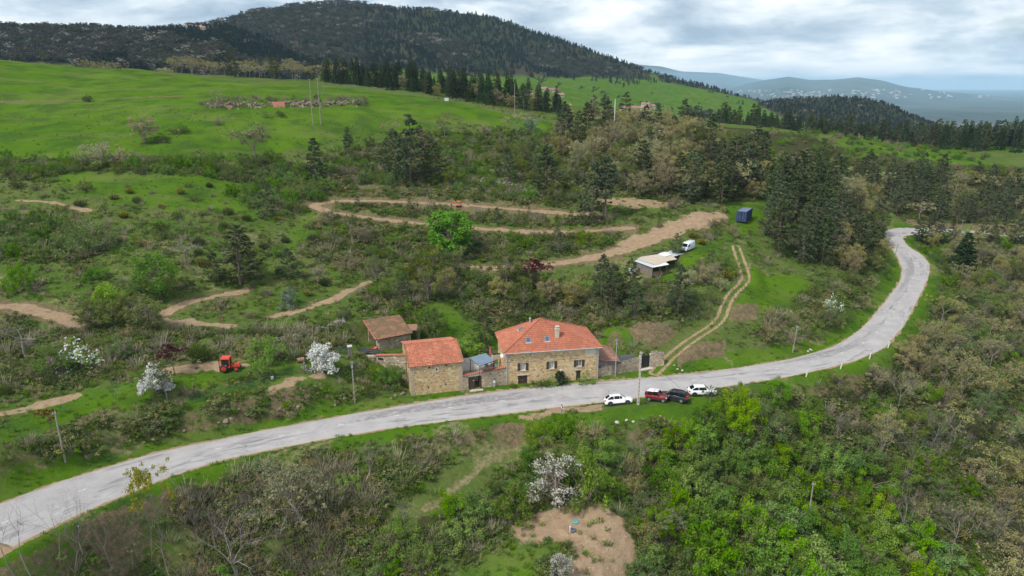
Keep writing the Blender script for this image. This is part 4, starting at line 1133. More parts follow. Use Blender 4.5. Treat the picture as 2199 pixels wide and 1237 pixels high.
mat_worn('grey_rock', (.15, .138, .125), (.25, .232, .215), 1.2, .95, bump=.5, rnd=.3)
mat_worn('wire_green', (.03, .10, .06), (.05, .14, .085), 3, .6)
mat_worn('cable_black', (.02, .02, .02), (.03, .03, .03), 3, .6)
mat_worn('brick_orange', (.50, .20, .12), (.58, .26, .17), 4, .85)
mat_worn('village_wall', (.36, .30, .24), (.44, .38, .31), .2, .9, rnd=.35)
mat_worn('village_roof', (.24, .13, .10), (.31, .18, .14), .2, .9, rnd=.3)
mat_worn('hide_dark', (.025, .018, .014), (.045, .032, .026), 2, .9)
mat_worn('hide_tan', (.50, .42, .33), (.58, .50, .40), 2, .9)
mat_worn('tank_plastic', (.42, .50, .54), (.52, .60, .64), 2, .5)
def mat_glass(name, c, rough=.08):
    t = NT(name); t.bsdf(c, rough, 0, None, .6); return t.m
mat_glass('dark_glass', (.018, .022, .028)); mat_glass('window_glass', (.10, .12, .15)); mat_glass('skylight_glass', (.045, .085, .14), .15)
mat_glass('curtain_glass', (.36, .37, .38), .3); mat_glass('lamp_clear', (.6, .6, .62), .1); mat_glass('lamp_red', (.45, .01, .012), .15)

def facade(mb, L, z0, z1, holes, depth=.28, y=0.0, mi=0):
    """a wall face on y=0 from x=0..L with rectangular openings (x0,x1,z0,z1) and their reveals"""
    xs = sorted({0, L, *[h[0] for h in holes], *[h[1] for h in holes]}); zs = sorted({z0, z1, *[h[2] for h in holes], *[h[3] for h in holes]})
    for a, b in zip(xs[:-1], xs[1:]):
        for c, d in zip(zs[:-1], zs[1:]):
            if any(h[0] <= (a + b) / 2 <= h[1] and h[2] <= (c + d) / 2 <= h[3] for h in holes): continue
            mb.add([(a, y, c), (b, y, c), (b, y, d), (a, y, d)], [(0, 1, 2, 3)], mi)
    for a, b, c, d in holes:
        Y = y + depth
        mb.add([(a, y, c), (b, y, c), (b, y, d), (a, y, d), (a, Y, c), (b, Y, c), (b, Y, d), (a, Y, d)], [(0, 4, 5, 1), (1, 5, 6, 2), (2, 6, 7, 3), (3, 7, 4, 0), (4, 7, 6, 5)], mi)
def tiled(mb, quad, rows, th=.05, cols=0, lift=.03, wav=.045, pitch=.42):
    """courses of overlapping tiles over a sloping quad: eave-left, eave-right, top-right, top-left; each course stands proud of the next"""
    a, b, c, d = [np.array(q, float) for q in quad]
    n = np.cross(b - a, d - a); n /= np.linalg.norm(n)
    if n[2] < 0: n = -n
    rg = np.random.default_rng(5)
    for r in range(rows):
        f0, f1 = r / rows, min(1.0, (r + 1.12) / rows)
        p, q = a + (d - a) * f0, b + (c - b) * f0; s, t = a + (d - a) * f1, b + (c - b) * f1
        Lr = np.linalg.norm(q - p); m = max(1, int(Lr / pitch)) * 2
        lo = []; hi = []; un = []
        for k in range(m + 1):
            g = k / m; up_ = wav if k % 2 else 0
            j = rg.uniform(-.008, .008)
            lo.append(p + (q - p) * g + n * (lift + th + up_ + j)); un.append(p + (q - p) * g + n * .0); hi.append(s + (t - s) * g + n * (.012 + up_))
        o = len(mb.v); w = m + 1
        mb.v += [tuple(x) for x in lo] + [tuple(x) for x in hi] + [tuple(x) for x in un]
        for k in range(m):
            mb.f.append((o + k, o + k + 1, o + w + k + 1, o + w + k)); mb.mi.append(0)
            mb.f.append((o + 2 * w + k, o + 2 * w + k + 1, o + k + 1, o + k)); mb.mi.append(0)
def ridge_caps(p, q, r=.13, step=.42):
    mb = MB(); p, q = np.array(p, float), np.array(q, float); L = np.linalg.norm(q - p); n = max(1, int(L / step)); d = (q - p) / n
    for i in range(n): mb.tube([p + d * i, p + d * (i + 1.12)], [r * 1.08, r * .9], 7)
    return mb
def corner_stones(wall, L, z0, z1, w):
    me = [MB().box((0, 0, 0), (w + k, .05, .38)).mesh('corner_stone', 'quoin_stone') for k in (0, .2)]
    for i, zz in enumerate(np.arange(z0, z1, .42)):
        k = i % 2; h = (w + .2 * k) / 2
        put('corner_stone', me[k], wall, (h - .012, -.012, zz + .2)); put('corner_stone', me[1 - k], wall, (L - (w + .2 * (1 - k)) / 2 + .012, -.012, zz + .2))
def window_part(root, x0, x1, z0, z1, y=.2, fr='white_paint', glass='window_glass', shutters=True, sill=True):
    w = MB(); t = .06
    for a, b, c, d in ((x0, x1, z0, z0 + t), (x0, x1, z1 - t, z1), (x0, x0 + t, z0 + t, z1 - t), (x1 - t, x1, z0 + t, z1 - t), ((x0 + x1) / 2 - .03, (x0 + x1) / 2 + .03, z0 + t, z1 - t)):
        w.box(((a + b) / 2, y, (c + d) / 2), (b - a, .07, d - c))
    wo = w.build('window', fr, root)
    MB().box(((x0 + x1) / 2, y + .035, (z0 + z1) / 2), (x1 - x0 - .02, .02, z1 - z0 - .02)).build('pane', glass, wo)
    if sill: MB().box(((x0 + x1) / 2, -.02, z0 - .06), (x1 - x0 + .25, .22, .10)).build('sill', 'dressed_stone', wo)
    if shutters:
        hw = (x1 - x0) / 2 + .02
        for s, xx in ((-1, x0 - hw / 2 - .02), (1, x1 + hw / 2 + .02)):
            sh = MB().box((xx, -.035, (z0 + z1) / 2), (hw, .045, z1 - z0 + .06))
            for k in (.22, .78): sh.box((xx, -.068, z0 + (z1 - z0) * k), (hw * .92, .02, .1))
            sh.build('shutter', 'brown_wood', wo)

# ------------------------------------------------------------------ the farmhouse
def farmhouse():
    o, e1, e2, L, rz = HOUSE; D, H = HOUSE_D, HOUSE_H; z0 = .2
    R = empty('farmhouse', (o[0], o[1], z0), rz, 'two-storey stone farmhouse with pyramid roof of orange tiles beside the road', 'house')
    X = lambda zx: (zx - 300) / 1010 * L
    wins = [(X(453), X(508), 2.45, 3.75), (X(765), X(820), 2.40, 3.68), (X(1066), X(1122), 2.42, 3.60)]
    gar = (X(428), X(530), -.35, 1.55); door = (X(1064), X(1114), -.1, 1.75)
    vents = [(X(472), X(490), 4.65, 4.85), (X(782), X(800), 4.7, 4.92), (X(1015), X(1032), .95, 1.2), (X(1222), X(1255), 4.75, 5.0)]
    mb = MB(); facade(mb, L, -.8, H, wins + [gar, door] + vents)
    mb.add([(L, 0, -.8), (L, D, -.8), (L, D, H), (L, 0, H)], [(0, 1, 2, 3)]); mb.add([(L, D, -.8), (0, D, -.8), (0, D, H), (L, D, H)], [(0, 1, 2, 3)])
    lw = MB(); hl = [(1.6, 2.5, 2.3, 4.4), (4.3, 5.2, 2.3, 4.4)]; facade(lw, D, -.8, H, hl)
    lw.xf(lambda p: (p[1], D - p[0], p[2])); mb.add(lw.v, lw.f)
    wall = mb.build('wall', 'house_stone', R)
    corner_stones(wall, L, 0, H - .3, .42)
    MB().add([(X(1160), -.006, 4.2), (X(1305), -.006, 4.2), (X(1305), -.006, 5.3), (X(1160), -.006, 5.3)], [(0, 1, 2, 3)]).build('patched_render', 'lime_render', wall)
    for i, w in enumerate(wins): window_part(R, *w, glass='curtain_glass' if i < 2 else 'window_glass')
    for h in hl:
        m = MB().box((h[0] + .45, .18, 3.35), (.88, .06, 2.08)); m.xf(lambda p: (p[1], D - p[0], p[2])); m.build('window', 'white_paint', R)
    g = MB()
    for k in range(6): g.box((gar[0] + (gar[1] - gar[0]) * (k + .5) / 6, .16, .6), ((gar[1] - gar[0]) / 6 - .02, .05, 1.88))
    go = g.build('garage_door', 'brown_wood', R, ); MB().box(((gar[0] + gar[1]) / 2, .12, .6), (.05, .05, .2)).build('handle', 'grey_metal', go)
    MB().box(((gar[0] + gar[1]) / 2, -.03, 1.66), (gar[1] - gar[0] + .6, .14, .2)).build('lintel', 'dressed_stone', R)
    d = MB()
    for k in range(4): d.box((door[0] + (door[1] - door[0]) * (k + .5) / 4, .16, .83), ((door[1] - door[0]) / 4 - .015, .05, 1.83))
    do = d.build('door', 'brown_wood', R); MB().box((door[0] + .1, .12, .85), (.04, .06, .12)).build('handle', 'grey_metal', do)
    MB().box(((door[0] + door[1]) / 2, -.02, 1.85), (door[1] - door[0] + .3, .1, .18)).build('lintel', 'dressed_stone', R)
    ov = .45; A = np.array((4.7, 110.2)); al = A - o; ap = np.array((al @ e1, al @ e2, 9.35)); ez = H - .08
    c = [np.array(p, float) for p in ((-ov, -ov, ez), (L + ov, -ov, ez), (L + ov, D + ov, ez), (-ov, D + ov, ez))]
    rf = MB()
    for i in range(4):
        a, b = c[i], c[(i + 1) % 4]; tiled(rf, (a, b, ap + (b - a) * .004, ap - (b - a) * .004), 17)
    for i in range(4):
        a, b = c[i], c[(i + 1) % 4]; rf.add([a, b, ap], [(0, 1, 2)])
    rf.add(c, [(3, 2, 1, 0)])
    roof = rf.build('roof', 'roof_tile', R)
    for p in c: ridge_caps(p + (0, 0, .1), ap + (0, 0, .1)).build('hip_tiles', 'roof_tile', roof)
    gt = MB().tube([(-ov, -ov - .07, ez - .02), (L + ov, -ov - .07, ez - .02)], .075, 7); gt.build('gutter', 'zinc', roof)
    for xx in (.12, L - .12): MB().tube([(xx, -ov, ez - .1), (xx, -.08, ez - .45), (xx, -.08, .0)], .05, 6).build('downpipe', 'zinc', R)
    def on_roof(i, f, g):           # point on roof face i: f along the eave, g up the slope
        a, b = c[i], c[(i + 1) % 4]; e = a + (b - a) * f; n = np.cross(b - a, ap - a); n /= np.linalg.norm(n)
        return e + (ap - e) * g, n, (b - a) / np.linalg.norm(b - a)
    for i, f, g in ((0, .175, .36), (0, .475, .36), (3, .42, .55)):
        p, n, t = on_roof(i, f, g); s = np.cross(n, t)
        if s[2] < 0: s = -s
        fr = MB()
        for k in (-1, 1):
            fr.bar(p + t * .36 * k - s * .5 + n * .08, p + t * .36 * k + s * .5 + n * .08, .09, .14, up=n); fr.bar(p - t * .4 + s * .48 * k + n * .08, p + t * .4 + s * .48 * k + n * .08, .09, .14, up=n)
        sk = fr.build('skylight', 'grey_metal', R)
        MB().add([p + t * .34 * a + s * .46 * b + n * .12 for a, b in ((-1, -1), (1, -1), (1, 1), (-1, 1))], [(0, 1, 2, 3)]).build('pane', 'skylight_glass', sk)
        MB().bar(p - t * .55 - s * .60 + n * .09, p + t * .55 - s * .60 + n * .09, .16, .03, up=n).build('flashing', 'zinc', sk)
    p, n, t = on_roof(0, .655, .40)
    ch = MB().box((p[0], p[1], p[2] + .5), (.62, .55, 1.9), 0); co = ch.build('chimney', 'dressed_stone', R)
    MB().box((p[0], p[1], p[2] + 1.50), (.78, .70, .10)).build('chimney_cap', 'pale_concrete', co)
    MB().box((p[0], p[1], p[2] + 1.72), (.5, .45, .34)).box((p[0], p[1], p[2] + 1.93), (.66, .6, .06)).build('cowl', 'dressed_stone', co)
    MB().bar((p[0] - .75, p[1] - .42, p[2] - .28), (p[0] + .75, p[1] - .42, p[2] - .28), .2, .03).build('flashing', 'zinc', co)
    p, n, t = on_roof(3, .22, .78)
    fl = MB().tube([p - (0, 0, .3), p + (0, 0, .75)], .13, 8).tube([p + (0, 0, .85), p + (0, 0, .95)], .2, 8).tube([p + (0, 0, .7), p + (0, 0, .9)], .05, 5); fl.build('flue', 'zinc', R)
    x = X(892)
    MB().box((x, -.12, 1.75), (.55, .24, .62)).build('meter_box', 'white_paint', R)
    dish = MB().tube([(-.05, 1.0, H - 1.0), (-.5, .9, H - .9)], .03, 5).tube([(-.5, .9, H - .9), (-.58, .82, H - .88)], [.30, .34], 10); dish.build('satellite_dish', 'white_paint', R)
    # lean-to on the right
    LX = L; w, d0, d1 = 3.6, .9, 5.2
    ln = MB()
    ln.box((LX + w / 2, d0 + .06, 1.55), (w, .12, 2.7)); ln.box((LX + w - .06, (d0 + d1) / 2, 1.35), (.12, d1 - d0 - .14, 2.3))
    lo = ln.build('lean_to', 'grey_wood', R)
    pk = MB()
    for k in range(9): pk.box((LX + w / 2, d0 - .03, .42 + .27 * k), (w - .04, .05, .235))
    for k in range(9): pk.box((LX + w + .03, (d0 + d1) / 2, .42 + .24 * k), (.05, d1 - d0 - .04, .21))
    pk.build('boards', 'grey_wood', lo)
    a, b, cc, dd = (LX - .05, d0 - .5, 3.15), (LX + w + .5, d0 - .5, 2.55), (LX + w + .5, d1 + .4, 3.1), (LX - .05, d1 + .4, 4.55)
    rr = MB(); tiled(rr, (a, b, cc, dd), 14, wav=.03); rr.add([a, b, cc, dd], [(3, 2, 1, 0)])
    rr.build('lean_to_roof', 'rust_sheet', lo)
    EXCL.append(rect(HOUSE, -.5, -.6, L + 5, D + .6))
    return R
farmhouse()

# ------------------------------------------------------------------ the barn
def barn():
    o, e1, e2, L, rz = BARN; D = BARN_D; H, HR = 5.15, 6.75; rd = D / 2
    R = empty('stone_barn', (o[0], o[1], .2), rz, 'tall windowless stone barn with faded orange tile roof standing left of the courtyard gate', 'barn')
    hs = [(2.95, 3.25, 4.45, 4.78), (5.65, 5.95, 4.55, 4.88), (4.12, 4.34, 3.95, 4.35), (2.7, 2.98, 1.05, 1.35), (5.45, 5.75, 1.25, 1.5)]
    mb = MB(); facade(mb, L, -1.2, H, hs, .35)
    for xx, fl in ((0, 1), (L, 0)):
        v = [(xx, 0, -1.2), (xx, D, -1.2), (xx, D, H), (xx, rd, HR), (xx, 0, H)]
        mb.add(v, [(0, 4, 3, 2, 1) if fl else (0, 1, 2, 3, 4)])
    mb.add([(0, D, -1.2), (0, D, H), (L, D, H), (L, D, -1.2)], [(0, 1, 2, 3)])
    w = mb.build('wall', 'barn_stone', R)
    corner_stones(w, L, -.2, H - .3, .46)
    s = MB()
    for a, b, c, d in ((3.88, 4.10, 3.75, 4.6), (4.36, 4.58, 3.75, 4.6), (4.10, 4.36, 4.37, 4.62), (4.10, 4.36, 3.72, 3.93)): s.box(((a + b) / 2, -.02, (c + d) / 2), (b - a, .08, d - c))
    s.build('window_surround', 'dressed_stone', w)
    for h in hs: MB().box(((h[0] + h[1]) / 2, .3, (h[2] + h[3]) / 2), (h[1] - h[0] - .01, .03, h[3] - h[2] - .01)).build('opening_shade', 'dark_inside', R)  # dark panel behind each hole, the unlit inside put into its colour
    ov = .3; sl = (HR - H) / rd
    rf = MB(); a, b = (-.25, -ov, H - ov * sl + .02), (L + .2, -ov, H - ov * sl + .02); c, d = (L + .2, rd, HR + .02), (-.25, rd, HR + .02)
    tiled(rf, (a, b, c, d), 16, wav=.05, pitch=.40); rf.add([a, b, c, d], [(0, 1, 2, 3)])
    a2, b2 = (L + .2, D + ov, H - ov * sl + .02), (-.25, D + ov, H - ov * sl + .02)
    tiled(rf, (a2, b2, d, c), 16, wav=.05, pitch=.40); rf.add([a2, b2, d, c], [(0, 1, 2, 3)])
    ro = rf.build('roof', 'barn_tile', R)
    ridge_caps((-.25, rd, HR + .1), (L + .2, rd, HR + .1)).build('ridge_tiles', 'barn_tile', ro)
    for xx in (-.25, L + .2): ridge_caps((xx, -ov, H - ov * sl + .1), (xx, rd, HR + .1), .12, .4).build('verge_tiles', 'old_tile', ro)
    EXCL.append(rect(BARN, -.6, -.6, L + .6, D + .6))
barn()

# ------------------------------------------------------------------ courtyard wall, terrace and what stands on it
def courtyard():
    o, e1, e2, L, rz = YARD
    R = empty('courtyard_wall', (o[0], o[1], .2), rz, 'stone courtyard wall with tiled coping and doorway between barn and house', 'wall')
    h0, h1 = 2.45, 3.15; dx0, dx1, px1 = .95, 2.0, 3.15
    top = lambda x: h0 + (h1 - h0) * x / L
    for a, b in ((.0, dx0), (px1, L)):
        m = MB(); n = 4
        for i in range(n):
            x0, x1 = a + (b - a) * i / n, a + (b - a) * (i + 1) / n
            m.add([(x0, 0, -.6), (x1, 0, -.6), (x1, .45, -.6), (x0, .45, -.6), (x0, 0, top(x0)), (x1, 0, top(x1)), (x1, .45, top(x1)), (x0, .45, top(x0))],
                  [(0, 1, 5, 4), (2, 3, 7, 6), (4, 5, 6, 7), (1, 2, 6, 5), (3, 0, 4, 7)])
        m.build('masonry', 'grey_stone', R)
    MB().add([(dx0, .0, 2.22), (px1, .0, 2.32), (px1, .45, 2.32), (dx0, .45, 2.22), (dx0, 0, top(dx0)), (px1, 0, top(px1)), (px1, .45, top(px1)), (dx0, .45, top(dx0))],
             [(0, 1, 5, 4), (2, 3, 7, 6), (4, 5, 6, 7), (3, 2, 1, 0)]).build('lintel', 'dressed_stone', R)
    n = int(L / .33)
    cp = MB().tube([(0, 0, 0), (0, .0, .0)], .1, 3, caps=False); cp = MB()
    cp.tube([(0, -.10, -.02), (0, .28, .10), (0, .58, -.02)], [.13, .13, .12], 6); me = cp.mesh('coping_tile', 'barn_tile')
    for i in range(n):
        x = (i + .5) * L / n; put('coping_tile', me, R, (x, 0, top(x) + .03))
    d = MB()
    for k in range(5): d.box((dx0 + (dx1 - dx0) * (k + .5) / 5, .12, 1.0), ((dx1 - dx0) / 5 - .012, .06, 2.25))
    do = d.build('door', 'brown_wood', R); MB().box((dx0 + .85, .07, 1.5), (.16, .02, .10)).build('plate', 'white_paint', do)
    MB().box((px1 - .22, .42, 1.0), (.1, .95, 2.25), .25).build('open_door', 'brown_wood', R)
    MB().box(((dx0 + px1) / 2 + .1, -.35, -.08), (px1 - dx0, .7, .16)).build('doorstep', 'pale_concrete', R)
    MB().tube([(5.2, -.28, -.4), (5.2, -.28, .75)], .035, 6).box((5.2, -.28, 1.0), (.34, .24, .42)).build('mailbox', 'white_paint', R)
    # terrace slab behind the wall
    T = empty('paved_terrace', (o[0], o[1], .2), rz, 'pale paved terrace raised behind the courtyard wall', 'terrace')
    zt = 2.25
    MB().prism([(3.4, .5), (L - .05, .5), (L - 1.6, 8.0), (-1.2, 8.0), (-.6, 2.6), (3.4, 2.6)], .1, zt).build('slab', 'paving', T)
    pv = MB(); rg = random.Random(3); me = MB().box((0, 0, .015), (.96, .96, .03)).mesh('paving_slab', 'paving')
    poly = np.array([(3.4, .5), (L - .05, .5), (L - 1.6, 8.0), (-1.2, 8.0), (-.6, 2.6), (3.4, 2.6)])
    for i in range(-2, 8):
        for j in range(1, 8):
            x, y = i + .5, j + .1
            if all(inpoly(np.array([x + a]), np.array([y + b]), poly)[0] for a in (-.5, .5) for b in (-.5, .5)): put('paving_slab', me, T, (x, y, zt))
    fr = (o, e1, e2)
    def W(u, v, z): p = at_z(u, v, z); d = p[:2] - o; return np.array((d @ e1, d @ e2, z - .2))
    # pergola
    P = empty('pergola', (o[0], o[1], .2), rz, 'dark metal pergola with blue-grey sheet roof on the terrace', 'pergola')
    c = [W(1008, 769, 4.7), W(1030, 787, 4.7), W(1062, 775, 4.7), W(1043, 759, 4.7)]
    MB().add(c + [p + (0, 0, .08) for p in c], [(0, 1, 2, 3)[::-1], (4, 5, 6, 7), (0, 1, 5, 4), (1, 2, 6, 5), (2, 3, 7, 6), (3, 0, 4, 7)]).build('roof_sheet', 'blue_grey_sheet', P)
    cen = sum(c) / 4
    for p in c:
        q = p + (cen - p) * .06; MB().bar((q[0], q[1], zt), (q[0], q[1], p[2]), .09).build('post', 'black_metal', P)
    for i in range(4): MB().bar(c[i] + (cen - c[i]) * .05 - (0, 0, .06), c[(i + 1) % 4] + (cen - c[(i + 1) % 4]) * .05 - (0, 0, .06), .07, .1).build('beam', 'black_metal', P)
    # table, chairs, folded parasol
    mat_worn('chair_wood', (.30, .15, .10), (.38, .20, .14), 4, .7)
    zw = zt + .2 + .035
    def chair(u, v, r, label):
        p = at_z(u, v, zw); C = empty('garden_chair', p, r, label, 'chair', 'wooden garden chairs by the pergola')
        MB().box((0, 0, .45), (.5, .5, .05)).build('seat', 'chair_wood', C)
        for sx, sy in ((-1, -1), (1, -1), (1, 1), (-1, 1)): MB().box((sx * .21, sy * .21, .21), (.05, .05, .42)).build('leg', 'chair_wood', C)
        for k in range(4): MB().box((-.2 + .135 * k, .24, .78), (.1, .03, .6)).build('back_slat', 'chair_wood', C)
        MB().box((0, .24, 1.1), (.52, .045, .06)).build('top_rail', 'chair_wood', C)
    chair(1045, 789, 2.6, 'wooden garden chair beside the pergola, nearer the barn'); chair(1059, 786.5, -2.2, 'wooden garden chair at the edge of the terrace, nearer the house')
    p = at_z(1051, 785, zw); t = empty('garden_table', p, rz, 'wooden garden table between two chairs on the terrace', 'table')
    MB().box((0, 0, .72), (.9, .7, .05)).build('table_top', 'chair_wood', t)
    for sx, sy in ((-1, -1), (1, -1), (1, 1), (-1, 1)): MB().box((sx * .38, sy * .28, .35), (.06, .06, .69)).build('leg', 'chair_wood', t)
    p = at_z(1053, 772, zw); t = empty('folded_parasol', p, 0, 'closed pink parasol standing on the terrace behind the pergola', 'parasol')
    MB().tube([(0, 0, .0), (0, 0, .06)], .28, 10).build('base', 'pale_concrete', t); MB().tube([(0, 0, .06), (0, 0, 2.3)], .025, 6).build('pole', 'white_paint', t)
    MB().tube([(0, 0, .9), (0, 0, 1.1), (0, 0, 1.7), (0, 0, 2.25)], [.10, .17, .13, .03], 9).build('canopy', 'pink_cloth', t)
    p = at_z(1066, 770, zw); t = empty('stone_planter', p, rz, 'pale stone block planter on the terrace by the house wall', 'planter')
    MB().box((0, 0, .4), (1.6, .9, .8), 0, 0, .93).build('block', 'dressed_stone', t); MB().box((0, 0, .83), (1.3, .6, .08)).build('soil', 'dark_inside', t)
    EXCL.append(np.vstack([loc2(YARD, -.5, -.5), loc2(YARD, L + .5, -.5), loc2(HOUSE, 0, HOUSE_D), loc2(BARN, BARN_L, BARN_D)]))
courtyard()

# ------------------------------------------------------------------ old open shed and the low wall with solar panels
def old_shed():
    o, e1, e2, L, rz = SHED; D = SHED_D; g = 3.2
    R = empty('old_shed', (o[0], o[1], g), rz, 'old open-sided stone shed with mossy tiled roof above the barn', 'shed')
    H0, H1 = 2.3, 3.75
    mb = MB().box((L / 2, .22, H0 / 2 - .3), (L, .44, H0 + .6)); mb.build('front_wall', 'grey_stone', R)
    mb = MB().add([(L, .44, -.5), (L, D, -.5), (L, D, H1), (L, .44, H0), (L - .4, .44, -.5), (L - .4, D, -.5), (L - .4, D, H1), (L - .4, .44, H0)], [(0, 1, 2, 3), (7, 6, 5, 4), (3, 2, 6, 7), (1, 5, 6, 2)]); mb.build('side_wall', 'grey_stone', R)
    MB().box((L / 2 - .2, D - .2, H1 / 2 - .3), (L - .4, .4, H1 + .5)).build('back_wall', 'grey_stone', R)
    for y in (D * .5,): MB().box((.1, y, 1.45), (.16, .16, 3.0)).build('post', 'grey_wood', R)
    rf = MB(); a, b, c, d = (-.6, -.35, H0 + .02), (L + .35, -.35, H0 + .02), (L + .35, D + .4, H1 + .15), (-.6, D + .4, H1 + .15)
    tiled(rf, (a, b, c, d), 18, wav=.06, pitch=.38); rf.add([a, b, c, d], [(0, 1, 2, 3)]); rf.add([a, b, c, d], [(3, 2, 1, 0)]); rf.v = rf.v[:-4] + [(x, y, z - .1) for x, y, z in rf.v[-4:]]
    ro = rf.build('roof', 'old_tile', R)
    ridge_caps((-.6, -.35, H0 + .1), (-.6, D + .4, H1 + .22), .13, .4).build('verge_tiles', 'roof_tile', ro)
    # right-hand porch
    MB().box((L + 1.9, 1.2, 1.0), (.5, .5, 2.4)).build('pillar', 'grey_stone', R)
    MB().add([(L + .2, .4, 2.5), (L + 2.5, .4, 2.3), (L + 2.5, 3.2, 2.55), (L + .2, 3.2, 2.8), (L + .2, .4, 2.58), (L + 2.5, .4, 2.38), (L + 2.5, 3.2, 2.63), (L + .2, 3.2, 2.88)],
             [(3, 2, 1, 0), (4, 5, 6, 7), (0, 1, 5, 4), (1, 2, 6, 5), (2, 3, 7, 6), (3, 0, 4, 7)]).build('porch_roof', 'rust_sheet', R)
    for k, (x, y, h, m) in enumerate(((.7, 1.6, 1.5, 'grey_wood'), (.5, 2.6, 1.8, 'tan_sheet'), (1.2, 3.4, 1.3, 'grey_wood'))):
        b = empty('stored_board', tuple(np.r_[loc2(SHED, x, y), g]), rz, ('weathered plank pile', 'tall tan board', 'grey pallet')[k] + ' leaning inside the open side of the old shed', 'board')
        for i in range(3): MB().box((i * .16, 0, h / 2), (.05, .9 - .1 * i, h)).build('plank', m, b)
    t = empty('orange_crate', tuple(np.r_[loc2(SHED, -.75, 1.1), g]), rz + .5, 'small orange plastic trough on the grass by the old shed', 'trough')
    MB().add([(-.7, -.3, 0), (.7, -.3, 0), (.7, .3, 0), (-.7, .3, 0), (-.8, -.4, .32), (.8, -.4, .32), (.8, .4, .32), (-.8, .4, .32), (-.7, -.3, .06), (.7, -.3, .06), (.7, .3, .06), (-.7, .3, .06)],
             [(0, 1, 5, 4), (1, 2, 6, 5), (2, 3, 7, 6), (3, 0, 4, 7), (3, 2, 1, 0), (8, 9, 10, 11), (4, 5, 9, 8), (5, 6, 10, 9), (6, 7, 11, 10), (7, 4, 8, 11)]).build('trough', 'orange_paint', t)
    EXCL.append(rect(SHED, -2.5, -.8, L + 2.6, D + .8))
    # low wall running from the barn to the pillar
    a = loc2(BARN, -.1, 5.2); p = at_z(772, 777, 2.6)[:2]
    fr = frame(p, a); Lw = fr[3]; W = empty('garden_wall', (fr[0][0], fr[0][1], 1.0), fr[4], 'low stone garden wall with terracotta coping running from the barn to the solar panels', 'wall')
    zt = lambda x: 2.7 + (4.15 - 2.7) * x / Lw
    m = MB(); n = 6
    for i in range(n):
        x0, x1 = Lw * i / n, Lw * (i + 1) / n
        m.add([(x0, 0, -1), (x1, 0, -1), (x1, .5, -1), (x0, .5, -1), (x0, 0, zt(x0)), (x1, 0, zt(x1)), (x1, .5, zt(x1)), (x0, .5, zt(x0))], [(0, 1, 5, 4), (2, 3, 7, 6), (4, 5, 6, 7)] + ([(3, 0, 4, 7)] if i == 0 else []))
    m.build('masonry', 'grey_stone', W)
    MB().box((Lw * .47, -.02, zt(Lw * .47) - .55), (1.0, .12, .35)).build('vent_shade', 'dark_inside', W)  # solid block on the wall face, coloured dark as the shade of a vent
    m = MB(); x0, x1 = Lw * .36, Lw
    m.bar((x0, .25, zt(x0) + .06), (x1, .25, zt(x1) + .06), .75, .1); m.build('coping', 'roof_tile', W)
    S = empty('solar_panels', tuple(np.r_[fr[0] + fr[1] * 1.0 + fr[2] * 1.2, 3.2]), fr[4], 'two black solar panels leaning behind the end of the garden wall', 'solar panel')
    for k, (x, y) in enumerate(((-.9, 0), (1.0, .35))):
        q = MB().add([(x - .95, y - .5, .75), (x + .95, y - .5, .85), (x + .95, y + .6, 1.25), (x - .95, y + .6, 1.15), (x - .95, y - .5, .81), (x + .95, y - .5, .91), (x + .95, y + .6, 1.31), (x - .95, y + .6, 1.21)],
                     [(3, 2, 1, 0), (4, 5, 6, 7), (0, 1, 5, 4), (1, 2, 6, 5), (2, 3, 7, 6), (3, 0, 4, 7)]); po = q.build('panel', 'solar_black', S)
        for i in range(3): MB().bar((x - .9, y - .4 + .45 * i, .86 + .18 * i), (x + .9, y - .4 + .45 * i, .96 + .18 * i), .02, .02).build('grid_line', 'grey_metal', po)
        for xx in (-.8, .8): MB().box((x + xx, y + .2, .45), (.05, .05, 1.0)).build('leg', 'grey_metal', S)
    q = at_z(754, 788, 2.4); P = empty('stone_pillar', (q[0], q[1], height(q[0], q[1]) - .2), .3, 'grey stone gate pillar with capstone left of the solar panels', 'pillar')
    for k in range(6): MB().box((0, 0, .2 + .34 * k), (.62 + .04 * (k % 2), .60 + .04 * ((k + 1) % 2), .33)).build('block', 'grey_rock', P)
    MB().box((0, 0, 2.2), (.82, .82, .14), 0, 0, .9).build('capstone', 'pale_concrete', P)
    G = empty('mesh_gate', (q[0] - 1.7, q[1] + .4, height(q[0] - 1.2, q[1] + .4)), .2, 'green wire mesh gate beside the stone pillar', 'gate')
    for a, b in (((-.6, 0, 0), (-.6, 0, 1.4)), ((1.1, 0, 0), (1.1, 0, 1.4)), ((-.6, 0, 1.4), (1.1, 0, 1.4)), ((-.6, 0, .1), (1.1, 0, .1))): MB().bar(a, b, .05).build('frame_bar', 'wire_green', G)
    m = MB()
    for k in range(14): m.bar((-.6 + .12 * k, 0, .1), (-.6 + .12 * k, 0, 1.4), .015)
    for k in range(9): m.bar((-.6, 0, .2 + .14 * k), (1.1, 0, .2 + .14 * k), .015)
    m.build('mesh', 'wire_green', G)
old_shed()

